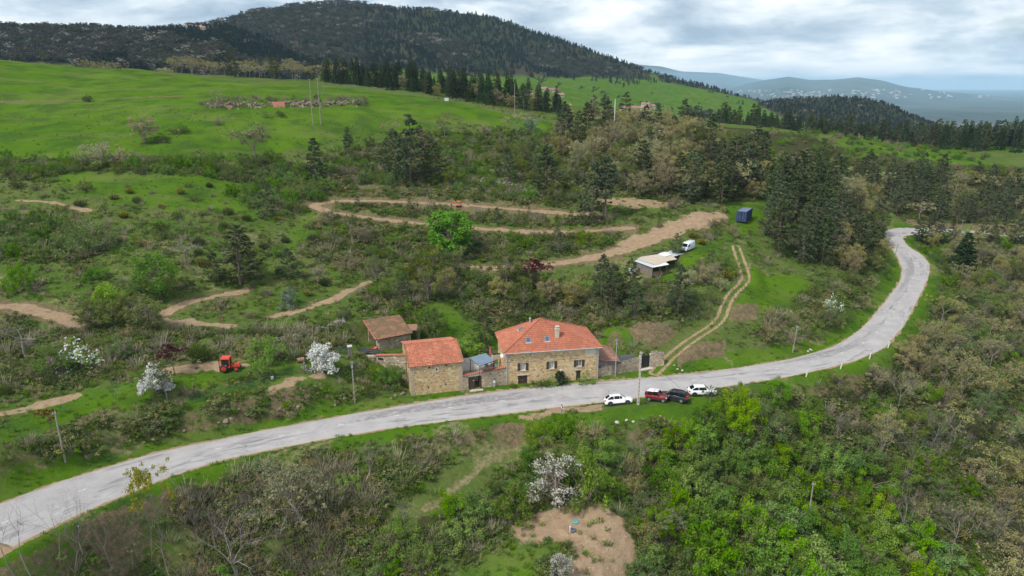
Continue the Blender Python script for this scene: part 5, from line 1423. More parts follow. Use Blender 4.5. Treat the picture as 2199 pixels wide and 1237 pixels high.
# ------------------------------------------------------------------ wall, gate and grey panel right of the house
def gateway():
    a = loc2(HOUSE, HOUSE_L + .05, .3); b = at_z(1374, 793, .4)[:2]; c = at_z(1398, 786, .6)[:2]; d = at_z(1427, 768, 2.2)[:2]
    def stone_run(p, q, h0, h1, z, label, off=0.0):
        fr = frame(p, q); R = empty('stone_wall', (fr[0][0], fr[0][1], z), fr[4], label, 'wall'); m = MB(); n = 8; L = fr[3]
        rg = random.Random(int(L * 100)); hs = [h0 + (h1 - h0) * i / n + rg.uniform(-.08, .08) for i in range(n + 1)]
        for i in range(n):
            x0, x1 = L * i / n, L * (i + 1) / n
            m.add([(x0, 0, -1.2), (x1, 0, -1.2), (x1, .5, -1.2), (x0, .5, -1.2), (x0, 0, hs[i]), (x1, 0, hs[i + 1]), (x1, .5, hs[i + 1]), (x0, .5, hs[i])],
                  [(0, 1, 5, 4), (2, 3, 7, 6), (4, 5, 6, 7)] + ([(3, 0, 4, 7)] if i == 0 else []) + ([(1, 2, 6, 5)] if i == n - 1 else []))
        m.build('masonry', 'grey_stone', R)
        me = MB().box((0, 0, .09), (.5, .42, .2), 0, 0, .85).mesh('cap_stone', 'grey_rock')
        for i in range(int(L / .55)):
            x = (i + .5) * .55; k = x / L * n; j = min(int(k), n - 1); put('cap_stone', me, R, (x, .25, hs[j] + (hs[j + 1] - hs[j]) * (k - j) - .02), (rg.uniform(-.1, .1), rg.uniform(-.1, .1), rg.uniform(-.3, .3)), (rg.uniform(.8, 1.15), 1, rg.uniform(.7, 1.3)))
        EXCL.append(np.array([p + (q - p) * 0 - (.0, .8), q - (0, .8), q + (0, 1.2), p + (0, 1.2)])); return R
    stone_run(a, b, 1.5, 2.1, .3, 'rough stone wall from the lean-to to the black gate'); stone_run(c, d, 2.3, 1.9, .9, 'rough stone wall climbing to the right of the black gate')
    fr = frame(b, c); G = empty('black_gate', (b[0], b[1], .45), fr[4], 'black metal double gate in the stone wall by the dirt track', 'gate'); L = fr[3]
    for x in (.08, L - .08): MB().box((x, .25, 1.15), (.24, .24, 2.6)).build('gate_post', 'pale_concrete', G)
    n = 12
    for k in range(n):
        x = .25 + (L - .5) * (k + .5) / n; MB().box((x, .2, 1.15), ((L - .5) / n - .015, .03, 2.0 + .1 * sin(pi * (k % 6 + .5) / 6))).build('board', 'black_metal', G)
    for z in (.35, 1.8):
        for h in (0, 1): MB().box((.25 + (L - .5) * (.25 + .5 * h), .235, z), ((L - .5) / 2 - .04, .03, .1)).build('rail', 'black_metal', G)
    MB().box((L / 2, -.1, -.18), (L + .4, .9, .2)).build('threshold', 'pale_concrete', G)
    p = at_z(1332, 783, 1.8)[:2] + (0, 1.6); q = at_z(1362, 779, 1.8)[:2] + (0, 1.6)
    fr = frame(p, q); S = empty('sheet_fence', (p[0], p[1], .6), fr[4], 'grey corrugated sheet fence behind the stone wall beside the lean-to', 'fence')
    L = fr[3]
    for k in range(5):
        m = MB(); w = L / 5
        for i in range(6): m.add([(w * k + w * i / 6, .03 * (i % 2), 0), (w * k + w * (i + 1) / 6, .03 * ((i + 1) % 2), 0), (w * k + w * (i + 1) / 6, .03 * ((i + 1) % 2), 2.2 - .05 * (k % 2)), (w * k + w * i / 6, .03 * (i % 2), 2.2 - .05 * (k % 2))], [(0, 1, 2, 3)])
        m.build('sheet', 'grey_metal', S)
    for k in range(3): MB().box((L * k / 2, .12, 1.05), (.08, .08, 2.3)).build('post', 'grey_wood', S)
gateway()
# ------------------------------------------------------------------ vehicles
def mat_car(name, c, rough=.25):
    t = NT(name); v = t.coord('Object')
    dust = t.ramp(t.noise(v, 1.6, 4, .6), [(.45, 0), (.75, .25)])
    t.bsdf(t.mix(dust, c, tuple(min(.7, x * .8 + .05) for x in c)), rough, 0, None, .5, .4); return t.m
mat_car('car_white', (.78, .79, .80)); mat_car('car_red', (.20, .010, .014)); mat_car('car_black', (.012, .014, .020)); mat_car('van_white', (.70, .74, .78), .4)
mat_worn('car_trim', (.018, .018, .02), (.03, .03, .03), 4, .6); mat_worn('rim_metal', (.30, .30, .31), (.40, .40, .41), 4, .35, .6); mat_worn('rim_dark', (.06, .06, .065), (.10, .10, .10), 4, .35, .6)
def loft(mb, secs, mi=0, cap=True):
    n = len(secs[0]); o = len(mb.v)
    for s in secs: mb.v += [tuple(p) for p in s]
    for k in range(len(secs) - 1):
        for i in range(n):
            j = (i + 1) % n; mb.f.append((o + k * n + i, o + k * n + j, o + (k + 1) * n + j, o + (k + 1) * n + i)); mb.mi.append(mi)
    if cap:
        mb.f.append(tuple(o + i for i in range(n))[::-1]); mb.mi.append(mi); e = o + (len(secs) - 1) * n
        mb.f.append(tuple(e + i for i in range(n))); mb.mi.append(mi)
def wheel_meshes(r, w, rim='rim_metal'):
    t = MB()
    prof = [(-w / 2, r * .62), (-w / 2, r * .9), (-w * .36, r), (w * .36, r), (w / 2, r * .9), (w / 2, r * .62)]
    n = 20; o = 0
    for y, rr in prof: t.v += [(rr * cos(2 * pi * i / n), y, rr * sin(2 * pi * i / n)) for i in range(n)]
    for k in range(len(prof) - 1):
        for i in range(n): j = (i + 1) % n; t.f.append((k * n + i, (k + 1) * n + i, (k + 1) * n + j, k * n + j)); t.mi.append(0)
    tyre = t.mesh('tyre', 'rubber', True)
    m = MB(); m.tube([(0, -w * .42, 0), (0, w * .42, 0)], r * .63, 20)
    for k in range(5):
        a = 2 * pi * k / 5; m.bar((0, -w * .47, 0), (r * .58 * cos(a), -w * .47, r * .58 * sin(a)), r * .2, .04); m.bar((0, w * .47, 0), (r * .58 * cos(a), w * .47, r * .58 * sin(a)), r * .2, .04)
    return tyre, m.mesh('rim', rim)
def car(name, label, a, b, spec, paint):
    """a, b: ground points under the rear and front wheels on the side we see; spec: shape of the car"""
    L, W, H = spec['L'], spec['W'], spec['H']; hw = W / 2; cl = spec.get('clear', .28); r = spec['r']; xr, xf = spec['axles']
    a, b = np.array(a[:2]), np.array(b[:2]); d = (b - a) / np.linalg.norm(b - a); nrm = np.array([-d[1], d[0]]); sd = spec.get('side', -1)
    c = (a + b) / 2 - nrm * sd * (hw - .12) - d * ((xr + xf) / 2)
    hd = atan2(d[1], d[0])
    za = np.mean([height(*(c + d * x + nrm * y)) for x in (xr, xf) for y in (-hw, hw)])
    R = empty(name, (c[0], c[1], za + .02), hd, label, 'car')
    pit = math.atan2(height(*(c + d * xf)) - height(*(c + d * xr)), xf - xr); rol = math.atan2(height(*(c + nrm * hw)) - height(*(c - nrm * hw)), W)
    R.rotation_euler = (rol * .6, -pit * .8, hd)
    def sec(x, zt, w, zb=cl, belt=.86):
        return [(x, -w * .90, zb), (x, -w * .99, zb + .16), (x, -w, zb + (zt - zb) * .55), (x, -w * .95, zt - .05), (x, -w * .80, zt), (x, w * .80, zt), (x, w * .95, zt - .05), (x, w, zb + (zt - zb) * .55), (x, w * .99, zb + .16), (x, w * .90, zb)]
    bd = MB(); loft(bd, [sec(x, zt, hw * k, zb) for x, zt, k, zb in spec['body']])
    gh = spec['cabin']          # (x, z, half width) base-front, top-front, top-rear, base-rear
    (x0, z0, w0), (x1, z1, w1), (x2, z2, w2), (x3, z3, w3) = gh; xm = (x1 + x2) / 2; zm = max(z1, z2) + .025
    body_m = spec.get('top', paint)
    loft(bd, [[(x0, -w0, z0 - .05), (x0, w0, z0 - .05), (x0, w0 * .97, z0), (x0, -w0 * .97, z0)], [(x1, -w1 - .06, z0 - .05), (x1, w1 + .06, z0 - .05), (x1, w1, z1), (x1, -w1, z1)],
              [(xm, -w1 - .08, z0 - .05), (xm, w1 + .08, z0 - .05), (xm, w1 + .01, zm), (xm, -w1 - .01, zm)],
              [(x2, -w2 - .06, z0 - .05), (x2, w2 + .06, z0 - .05), (x2, w2, z2), (x2, -w2, z2)], [(x3, -w3, z0 - .05), (x3, w3, z0 - .05), (x3, w3 * .97, z3), (x3, -w3 * .97, z3)]][::-1], 1)
    body = bd.build('body', [paint, body_m], R, True)
    md = body.modifiers.new('soft', 'BEVEL'); md.width = .05; md.segments = 2; md.limit_method = 'ANGLE'; md.angle_limit = radians(25)
    P = lambda x, z, w: np.array((x, w, z))
    def lerp(p, q, f): return p + (q - p) * f
    # glass: windscreen, rear screen, side windows, each a little proud
    ws = MB(); A, B, C, D = P(x0 - .06, z0 + .02, -w0 * .9), P(x0 - .06, z0 + .02, w0 * .9), P(x1 + .03, z1 - .05, w1 * .92), P(x1 + .03, z1 - .05, -w1 * .92); up_ = np.array((.03, 0, .03))
    ws.add([A + up_, B + up_, C + up_, D + up_], [(0, 1, 2, 3)]); ws.build('windscreen', 'dark_glass', R)
    bw = MB(); up_ = np.array((-.04, 0, .02)); zr_ = max(z3, z0) + .05
    A, B, C, D = lerp(P(x2, z2, -w2 * .9), P(x3, z3, -w3 * .9), .12), lerp(P(x2, z2, w2 * .9), P(x3, z3, w3 * .9), .12), lerp(P(x2, z2, w2 * .9), P(x3, z3, w3 * .9), .8), lerp(P(x2, z2, -w2 * .9), P(x3, z3, -w3 * .9), .8)
    bw.add([A + up_, B + up_, C + up_, D + up_], [(0, 1, 2, 3), (3, 2, 1, 0)]); bw.build('rear_window', 'dark_glass', R)
    for s in (-1, 1):
        for f0, f1 in spec['panes']:
            xa, xb = x3 + (x0 - x3) * f0, x3 + (x0 - x3) * f1
            def topz(x):
                if x > x1: return z0 + (z1 - z0) * (x0 - x) / max(x0 - x1, .01)
                if x < x2: return z3 + (z2 - z3) * (x - x3) / max(x2 - x3, .01)
                return z1 + (z2 - z1) * (x1 - x) / max(x1 - x2, .01)
            zb = z0 + .02; ta, tb = max(zb + .04, topz(xa) - .08), max(zb + .04, topz(xb) - .08)
            def yy(z, x): return s * ((w1 + .075) + ((w1 + .012) - (w1 + .075)) * (z - z0) / max(z1 - z0, .01) + .018)
            pts = [(xa, yy(zb, xa), zb), (xb, yy(zb, xb), zb), (xb, yy(tb, xb), tb)]
            if xa < x1 < xb: pts.append((x1 - .05, yy(z1 - .08, x1), z1 - .08))
            if xa < x2 < xb: pts.append((x2 + .05, yy(z2 - .08, x2), z2 - .08))
            pts.append((xa, yy(ta, xa), ta)); n = len(pts)
            MB().add(pts, [tuple(range(n)), tuple(range(n))[::-1]]).build('side_window', 'dark_glass', R)
    tyre, rim = wheel_meshes(r, .23, spec.get('rim', 'rim_metal'))
    for x in (xr, xf):
        for s in (-1, 1):
            w = put('wheel', tyre, R, (x, s * (hw - .082), r)); w.name = 'wheel'; put('rim', rim, w)
            ar = MB(); n = 10
            for k in range(n): 
                t0, t1 = pi * k / n, pi * (k + 1) / n
                ar.bar((x + cos(t0) * r * 1.16, s * (hw - .0), r + sin(t0) * r * 1.16), (x + cos(t1) * r * 1.16, s * (hw - .0), r + sin(t1) * r * 1.16), .07, .07, up=(0, 1, 0))
            ar.build('wheel_arch', 'car_trim', R)
    fx, rx = spec['body'][-1][0], spec['body'][0][0]; zl = spec.get('lamp_z', .78)
    for s in (-1, 1):
        MB().box((fx - .10, s * hw * .68, zl - .05), (.22, .34, .13)).build('headlight', 'lamp_clear', R); MB().box((rx + .09, s * hw * .78, zl + spec.get('tail_up', .05)), (.22, .26, spec.get('tail_h', .16))).build('taillight', 'lamp_red', R)
        MB().box((x0 - .28, s * (hw + .09), z0 + .06), (.12, .2, .13)).build('mirror', paint, R)
        MB().box(((xr + xf) / 2, s * (hw - .02), cl + .06), (xf - xr - 2.3 * r, .09, .24)).build('sill_trim', 'car_trim', R)
    MB().box((fx - .03, 0, cl + .22), (.10, W * .72, .24)).build('front_bumper', 'car_trim', R); MB().box((rx + .03, 0, cl + .18), (.10, W * .78, .22)).build('rear_bumper', 'car_trim', R)
    MB().box((rx - .025, 0, cl + .42), (.02, .5, .11)).build('number_plate', 'white_paint', R)
    if spec.get('rails'):
        for s in (-1, 1): MB().bar((x2 + .1, s * w1 * .86, zm + .05), (x1 - .1, s * w1 * .86, zm + .05), .04, .05).build('roof_rail', 'car_trim', R)
    q = np.array([c + d * i * (L / 2 + .3) + nrm * j * (hw + .3) for i, j in ((-1, -1), (1, -1), (1, 1), (-1, 1))]); x0, y0 = q.min(0); x1, y1 = q.max(0)
    EXCL.append(np.array([(x0, y0 - 3.2), (x1, y0 - 3.2), (x1, y1), (x0, y1)]))          # mown grass round the parked cars
    return R
SUV = dict(L=4.38, W=1.84, H=1.6, r=.36, axles=(-1.32, 1.33), clear=.26, lamp_z=.86,
    body=[(-2.18, .78, .80, .42), (-2.10, .98, .92, .30), (-1.7, 1.00, 1.0, .26), (0, .98, 1.0, .26), (.95, 1.02, 1.0, .26), (1.6, .98, .98, .26), (2.0, .90, .91, .28), (2.19, .72, .78, .40)],
    cabin=[(1.18, .99, .80), (.38, 1.57, .60), (-1.15, 1.56, .58), (-2.02, 1.02, .74)], panes=[(.12, .40), (.43, .68), (.70, .86)])
car('white_car', 'white crossover car parked on the gravel near the standing person', at_z(1311, 880.5, -.1), at_z(1348, 880, -.1), dict(SUV, rim='rim_dark'), 'car_white')
JEEP = dict(L=3.62, W=1.6, H=1.7, r=.35, axles=(-1.1, 1.15), clear=.36, lamp_z=.85, tail_h=.3,
    body=[(-1.68, .98, .94, .42), (-1.6, 1.03, .98, .36), (0, 1.03, 1.0, .36), (.62, 1.02, 1.0, .36), (1.55, .97, .92, .36), (1.68, .84, .86, .42)],
    cabin=[(.72, 1.03, .70), (.32, 1.66, .60), (-1.5, 1.66, .60), (-1.62, 1.05, .70)], panes=[(.10, .40), (.46, .84)], top='car_red', tail_up=-.08)
j = car('red_jeep', 'small dark red off-roader with white roof parked on the grass', at_z(1392.7, 867.5, -.2), at_z(1425, 874.5, -.2), JEEP, 'car_red')
MB().box((-.90, 0, 1.70), (1.0, 1.28, .1), 0, 0, .9).box((-1.40, 0, 1.42), (.10, 1.22, .5)).build('soft_top', 'car_white', j); MB().box((-.03, 0, 1.71), (.62, 1.28, .09), 0, 0, .92).build('roof_panel', 'car_white', j)
tyre_, rim_ = wheel_meshes(.33, .2); w_ = put('spare_wheel', tyre_, j, (-1.84, 0, .98), (0, 0, pi / 2)); put('rim', rim_, w_)
EST = dict(L=4.72, W=1.86, H=1.68, r=.37, axles=(-1.36, 1.42), clear=.27, lamp_z=.92, rails=True, tail_h=.42, tail_up=.1, side=1,
    body=[(-2.34, .80, .84, .42), (-2.26, 1.0, .94, .32), (-1.8, 1.03, 1.0, .27), (0, 1.02, 1.0, .27), (1.0, 1.0, 1.0, .27), (1.75, .92, .97, .27), (2.2, .82, .88, .29), (2.36, .62, .72, .40)],
    cabin=[(1.22, 1.0, .80), (.40, 1.60, .62), (-1.55, 1.60, .60), (-2.22, 1.04, .76)], panes=[(.10, .36), (.38, .60), (.62, .86)])
car('black_car', 'black estate off-roader parked between the red jeep and a white car', at_z(1463, 871, -.15), at_z(1424, 862, -.1), EST, 'car_black')
car('white_car', 'white crossover car parked last in the row behind a leafy shrub', at_z(1489, 854, -.05), at_z(1529, 855.5, -.15), dict(SUV, rim='rim_dark', panes=[(.12, .42), (.45, .86)]), 'car_white')

def van():
    a, b = ground(1492, 536), ground(1476, 543); d = (b - a)[:2]; d /= np.linalg.norm(d); n = np.array([-d[1], d[0]])
    c = (a[:2] + b[:2]) / 2 - n * .9; hd = atan2(d[1], d[0]); R = empty('white_van', (c[0], c[1], height(*c) + .05), hd, 'white high-roofed van parked behind the tin-roofed sheds', 'van')
    pit = math.atan2(height(*(c + d * 1.6)) - height(*(c - d * 1.6)), 3.2); R.rotation_euler = (0, -pit, hd); R.scale = (.78, .78, .78)
    hw = .98; mb = MB(); secs = []
    for x, zt, k in ((-2.5, 2.15, .96), (-2.45, 2.38, 1), (.9, 2.40, 1), (1.15, 2.28, .98), (1.75, 1.35, .96), (2.3, 1.12, .93), (2.48, .75, .85)):
        secs.append([(x, -hw * k, .35), (x, -hw * k, zt * .6), (x, -hw * k * .93, zt - .12), (x, -hw * k * .8, zt), (x, hw * k * .8, zt), (x, hw * k * .93, zt - .12), (x, hw * k, zt * .6), (x, hw * k, .35)])
    loft(mb, secs); mb.build('body', 'van_white', R, True).modifiers.new('soft', 'BEVEL').width = .04
    MB().add([(1.22, -.72, 2.22), (1.22, .72, 2.22), (1.76, .82, 1.40), (1.76, -.82, 1.40)], [(0, 1, 2, 3), (3, 2, 1, 0)]).build('windscreen', 'dark_glass', R)
    for s in (-1, 1): MB().add([(.35, s * 1.0, 1.35), (1.5, s * .98, 1.32), (1.12, s * .955, 1.95), (.35, s * .96, 1.95)], [(0, 1, 2, 3), (3, 2, 1, 0)]).build('side_window', 'dark_glass', R)
    for k in range(3): MB().box((-1.8 + 1.0 * k, 0, 2.43), (.06, 1.5, .06)).build('roof_rib', 'grey_metal', R)
    ty, rm = wheel_meshes(.34, .22)
    for x in (-1.6, 1.6):
        for s in (-1, 1): w = put('wheel', ty, R, (x, s * .86, .34)); put('rim', rm, w)
    for s in (-1, 1): MB().box((2.38, s * .7, .85), (.15, .3, .2)).build('headlight', 'lamp_clear', R); MB().box((-2.47, s * .85, 1.2), (.08, .14, .5)).build('taillight', 'lamp_red', R)
    MB().box((2.4, 0, .5), (.2, 1.7, .25)).build('front_bumper', 'car_trim', R)
    EXCL.append(np.array([c + d * i * 3 + n * j_ * 1.4 for i, j_ in ((-1, -1), (1, -1), (1, 1), (-1, 1))]))
van()

def tractor():
    p = ground(494, 795); R = empty('red_tractor', tuple(p), .12, 'red farm tractor with glazed cab on the grass terrace', 'tractor'); R.scale = (.9, .9, .9)
    k = 1.0
    MB().box((1.05, 0, .95), (1.35, .72, .62), 0, 0, .9).box((1.72, 0, .88), (.12, .66, .5)).build('bonnet', 'red_paint', R)
    MB().box((.55, 0, .62), (2.5, .5, .35)).build('chassis', 'car_trim', R)
    c = empty('x', (0, 0, 0)) if False else None
    cab = MB().box((-.45, 0, 2.36), (1.55, 1.45, .22), 0, 0, .88); cab.build('cab_roof', 'red_paint', R)
    for x, y in ((-1.12, -.66), (.22, -.66), (.22, .66), (-1.12, .66)): MB().bar((x * 1.05, y * 1.06, .95), (x, y * .95, 2.28), .08).build('cab_post', 'red_paint', R)
    for s in (-1, 1): MB().add([(-1.08, s * .665, 1.0), (.2, s * .665, 1.0), (.18, s * .62, 2.25), (-1.05, s * .62, 2.25)], [(0, 1, 2, 3), (3, 2, 1, 0)]).build('side_window', 'dark_glass', R)
    MB().add([(.24, -.6, 1.1), (.24, .6, 1.1), (.21, .56, 2.25), (.21, -.56, 2.25)], [(0, 1, 2, 3), (3, 2, 1, 0)]).build('windscreen', 'dark_glass', R)
    MB().box((-.45, 0, .85), (1.4, 1.3, .35)).build('cab_base', 'red_paint', R)
    for s in (-1, 1): MB().box((-.75, s * .82, 1.22), (1.1, .34, .1), 0, 0, .8).build('mudguard', 'red_paint', R)
    ty, rm = wheel_meshes(.68, .38, 'red_paint'); ty2, rm2 = wheel_meshes(.45, .28, 'red_paint')
    for s in (-1, 1):
        w = put('rear_wheel', ty, R, (-.75, s * .80, .68)); put('rim', rm, w); w = put('front_wheel', ty2, R, (1.25, s * .66, .45)); put('rim', rm2, w)
    MB().tube([(1.15, .2, 1.2), (1.15, .2, 1.75)], .05, 7).build('exhaust', 'black_metal', R)
    MB().tube([(.75, -.15, 1.25), (.75, -.15, 1.4)], .12, 8).build('air_filter', 'black_metal', R)
    EXCL.append(np.array([p[:2] + q for q in ((-2, -1.6), (2.4, -1.6), (2.4, 1.6), (-2, 1.6))]))
tractor()

def digger():
    p = ground(985, 444); R = empty('orange_digger', tuple(p), 2.9, 'small orange digger standing on the upper dirt track', 'digger'); R.scale = (.75, .75, .75)
    for s in (-1, 1): MB().tube([(-.8, s * .6, .28), (.8, s * .6, .28)], .27, 8).box((0, s * .6, .28), (1.6, .3, .5)).build('track', 'rubber', R)
    MB().box((-.2, 0, .8), (1.5, 1.2, .5)).build('body', 'orange_paint', R)
    for x in (-.6, .4):
        for s in (-1, 1): MB().box((x, s * .5, 1.45), (.06, .06, .9)).build('canopy_post', 'black_metal', R)
    MB().box((-.1, 0, 1.95), (1.4, 1.2, .1)).build('canopy', 'orange_paint', R)
    MB().bar((.6, 0, .9), (1.9, 0, 2.0), .16).build('boom', 'orange_paint', R); MB().bar((1.9, 0, 2.0), (2.7, 0, .9), .14).build('dipper', 'orange_paint', R)
    MB().box((2.7, 0, .6), (.45, .5, .5), 0, 0, .7).build('bucket', 'black_metal', R)
digger()

# ------------------------------------------------------------------ blue container, tin-roofed sheds, water tank
def container():
    p = ground(1580, 477.5); ax = radians(31); d = np.array((sin(ax), cos(ax))); n = np.array((cos(ax), -sin(ax)))
    c = p[:2] + d * 3.03 + n * 1.22; z = (height(*(c - d * 3)) + height(*(c + d * 2.5))) / 2 + .1; R = empty('shipping_container', (c[0], c[1], z), pi / 2 - ax, 'dark blue shipping container at the end of the dirt clearing', 'container')
    L, W, H = 6.06, 2.44, 2.59
    for s in (-1, 1):
        m = MB(); k = 22
        for i in range(k):
            y0, y1 = s * (W / 2 - .05 * (i % 2)), s * (W / 2 - .05 * (i % 2)); x0, x1 = -L / 2 + .1 + (L - .2) * i / k, -L / 2 + .1 + (L - .2) * (i + .8) / k; x2 = -L / 2 + .1 + (L - .2) * (i + 1) / k; y2 = s * (W / 2 - .05 * ((i + 1) % 2))
            m.add([(x0, y0, .1), (x1, y1, .1), (x2, y2, .1), (x2, y2, H - .1), (x1, y1, H - .1), (x0, y0, H - .1)], [(0, 1, 4, 5), (1, 2, 3, 4)])
        m.build('side_panel', 'container_blue', R)
    MB().box((0, 0, H - .05), (L - .1, W - .1, .06)).build('roof', 'container_roof', R); MB().box((0, 0, .08), (L, W, .1)).build('floor', 'container_blue', R); MB().box((L / 2 - .05, 0, H / 2), (.06, W - .1, H - .2)).build('end_panel', 'container_blue', R)
    for s in (-1, 1):
        for x in (-1, 1): MB().box((x * (L / 2 - .06), s * (W / 2 - .06), H / 2), (.14, .14, H)).build('corner_post', 'container_blue', R)
        MB().box((0, s * (W / 2 - .05), H - .05), (L - .3, .12, .12)).build('top_rail', 'container_blue', R)
        dr = MB().box((-L / 2 + .02, s * (W / 4 - .03), H / 2), (.06, W / 2 - .14, H - .26)); do = dr.build('door', 'container_blue', R)
        for z_ in (.45, .9, 1.35, 1.8, 2.25): MB().box((-L / 2 - .03, s * (W / 4 - .03), z_), (.04, W / 2 - .2, .14)).build('door_rib', 'container_blue', do)
        for k in (.32, .78): MB().tube([(-L / 2 - .07, s * W / 2 * k, .12), (-L / 2 - .07, s * W / 2 * k, H - .12)], .025, 6).build('lock_rod', 'grey_metal', do)
        MB().box((-L / 2 - .09, s * .38, 1.1), (.04, .3, .05)).build('handle', 'grey_metal', do)
    EXCL.append(np.array([c + d * i * 3.6 + n * j_ * 1.8 for i, j_ in ((-1, -1), (1, -1), (1, 1), (-1, 1))]))
container()
def tin_sheds():
    fr = G_SHED; o, e1, e2, L, rz = fr; z = (ground(1399, 593)[2] + ground(1440, 577)[2]) / 2
    def Wp(u, v, zz): p = at_z(u, v, z + zz); d = p[:2] - o; return np.array((d @ e1, d @ e2, zz))
    R = empty('tin_roofed_shed', (o[0], o[1], z), rz, 'low wooden shed with pale patchwork tin roof below the white van', 'shed')
    A, B, C, D, E_ = Wp(1363, 561, 2.0), Wp(1402, 575.5, 2.0), Wp(1437, 569, 2.0), Wp(1455, 557, 2.0), Wp(1427, 542, 2.0); F = Wp(1374, 552.5, 2.0)
    def sheet(px, m, dz):
        pts = [Wp(u, v, 2.0) + (0, 0, dz) for u, v in px]; n = len(pts)
        MB().add(pts + [p + (0, 0, .05) for p in pts], [tuple(range(n))[::-1], tuple(range(n, 2 * n))] + [(i, (i + 1) % n, n + (i + 1) % n, n + i) for i in range(n)]).build('roof_sheet', m, R)
    sheet([(1363, 561), (1402, 575.5), (1410, 570.5), (1371, 556.5)], 'pale_sheet', .0)
    sheet([(1402, 575.5), (1437, 569), (1428, 563.5), (1407, 570)], 'white_paint', .06)
    sheet([(1369, 557.5), (1409, 571.5), (1433, 563), (1440, 560), (1418, 547), (1376, 552.5)], 'tan_sheet', .12)
    sheet([(1428, 563), (1454, 557.5), (1441, 549), (1414, 553)], 'tan_sheet', .06)
    sheet([(1413, 547.5), (1428, 541.5), (1442, 549.5), (1428, 553)], 'white_paint', .18)
    sheet([(1430, 543.5), (1448, 537), (1471, 545), (1446, 552.5)], 'pale_sheet', .10)
    def boards(p, q, h0, h1, m='grey_wood'):
        Lb = np.linalg.norm((q - p)[:2]); k = int(Lb / .28)
        for i in range(k):
            x, y = (p + (q - p) * (i + .5) / k)[:2]; h = h0 + (h1 - h0) * i / k
            MB().box((x, y, h / 2), (.25, .05, h), atan2(q[1] - p[1], q[0] - p[0])).build('wall_board', m, R)
    a, b = A + (B - A) * .06 + (F - A) * .08, B + (A - B) * .05 + (F - A) * .1
    boards(a, b, 2.0, 1.9); boards(A + (F - A) * .1 + (.2, 0, 0), F + (.25, -.15, 0), 2.0, 2.35); boards(F + (.4, -.2, 0), E_ + (0, -.4, 0), 2.4, 2.5)
    for p in (b, C + (-.3, .3, 0), D + (-.4, .1, 0), Wp(1470, 546, 2.2) + (-.2, .1, 0), (B + C) / 2 + (0, .3, 0)): MB().box((p[0], p[1], p[2] / 2), (.14, .14, p[2])).build('post', 'grey_wood', R)
    EXCL.append(np.array([loc2(fr, x, y) for x, y in ((-4, -1), (8, -1), (9, 6.5), (-4, 6.5))]))
    # firewood under the front roof
    rg = random.Random(4); me = MB().tube([(0, -.25, 0), (0, .25, 0)], .11, 7).mesh('log', 'log_wood')
    s = (b + (C - b) * .35)[:2]; S_ = empty('firewood_stack', tuple(np.r_[loc2(fr, *s), z]), rz, 'stack of split firewood under the tin shed roof', 'firewood')
    for i in range(9):
        for k in range(4): put('log', me, S_, (-1.0 + .24 * i + .12 * (k % 2), .3, .12 + .21 * k), (0, 0, rg.uniform(-.1, .1)), (rg.uniform(.8, 1.1), 1, rg.uniform(.8, 1.1)))
    p = ground(1357, 589); T = empty('water_tank', tuple(p), .3, 'square translucent water tank in a metal cage left of the tin shed', 'tank')
    MB().box((0, 0, .08), (1.2, 1.0, .14)).build('pallet', 'grey_wood', T); MB().box((0, 0, .66), (1.1, .9, 1.0)).build('tank', 'tank_plastic', T); MB().tube([(0, 0, 1.16), (0, 0, 1.24)], .14, 10).build('cap', 'black_metal', T)
    cg = MB()
    for zz in (.2, .45, .7, .95, 1.18):
        for a_, b_ in (((-.58, -.48), (.58, -.48)), ((.58, -.48), (.58, .48)), ((.58, .48), (-.58, .48)), ((-.58, .48), (-.58, -.48))): cg.bar((*a_, zz), (*b_, zz), .025)
    for x in (-.58, -.2, .2, .58):
        for y in (-.48, .48): cg.bar((x, y, .15), (x, y, 1.18), .025)
    cg.build('cage', 'zinc', T)
mat_worn('log_wood', (.26, .17, .10), (.38, .27, .17), 3, .9, rnd=.4)
tin_sheds()

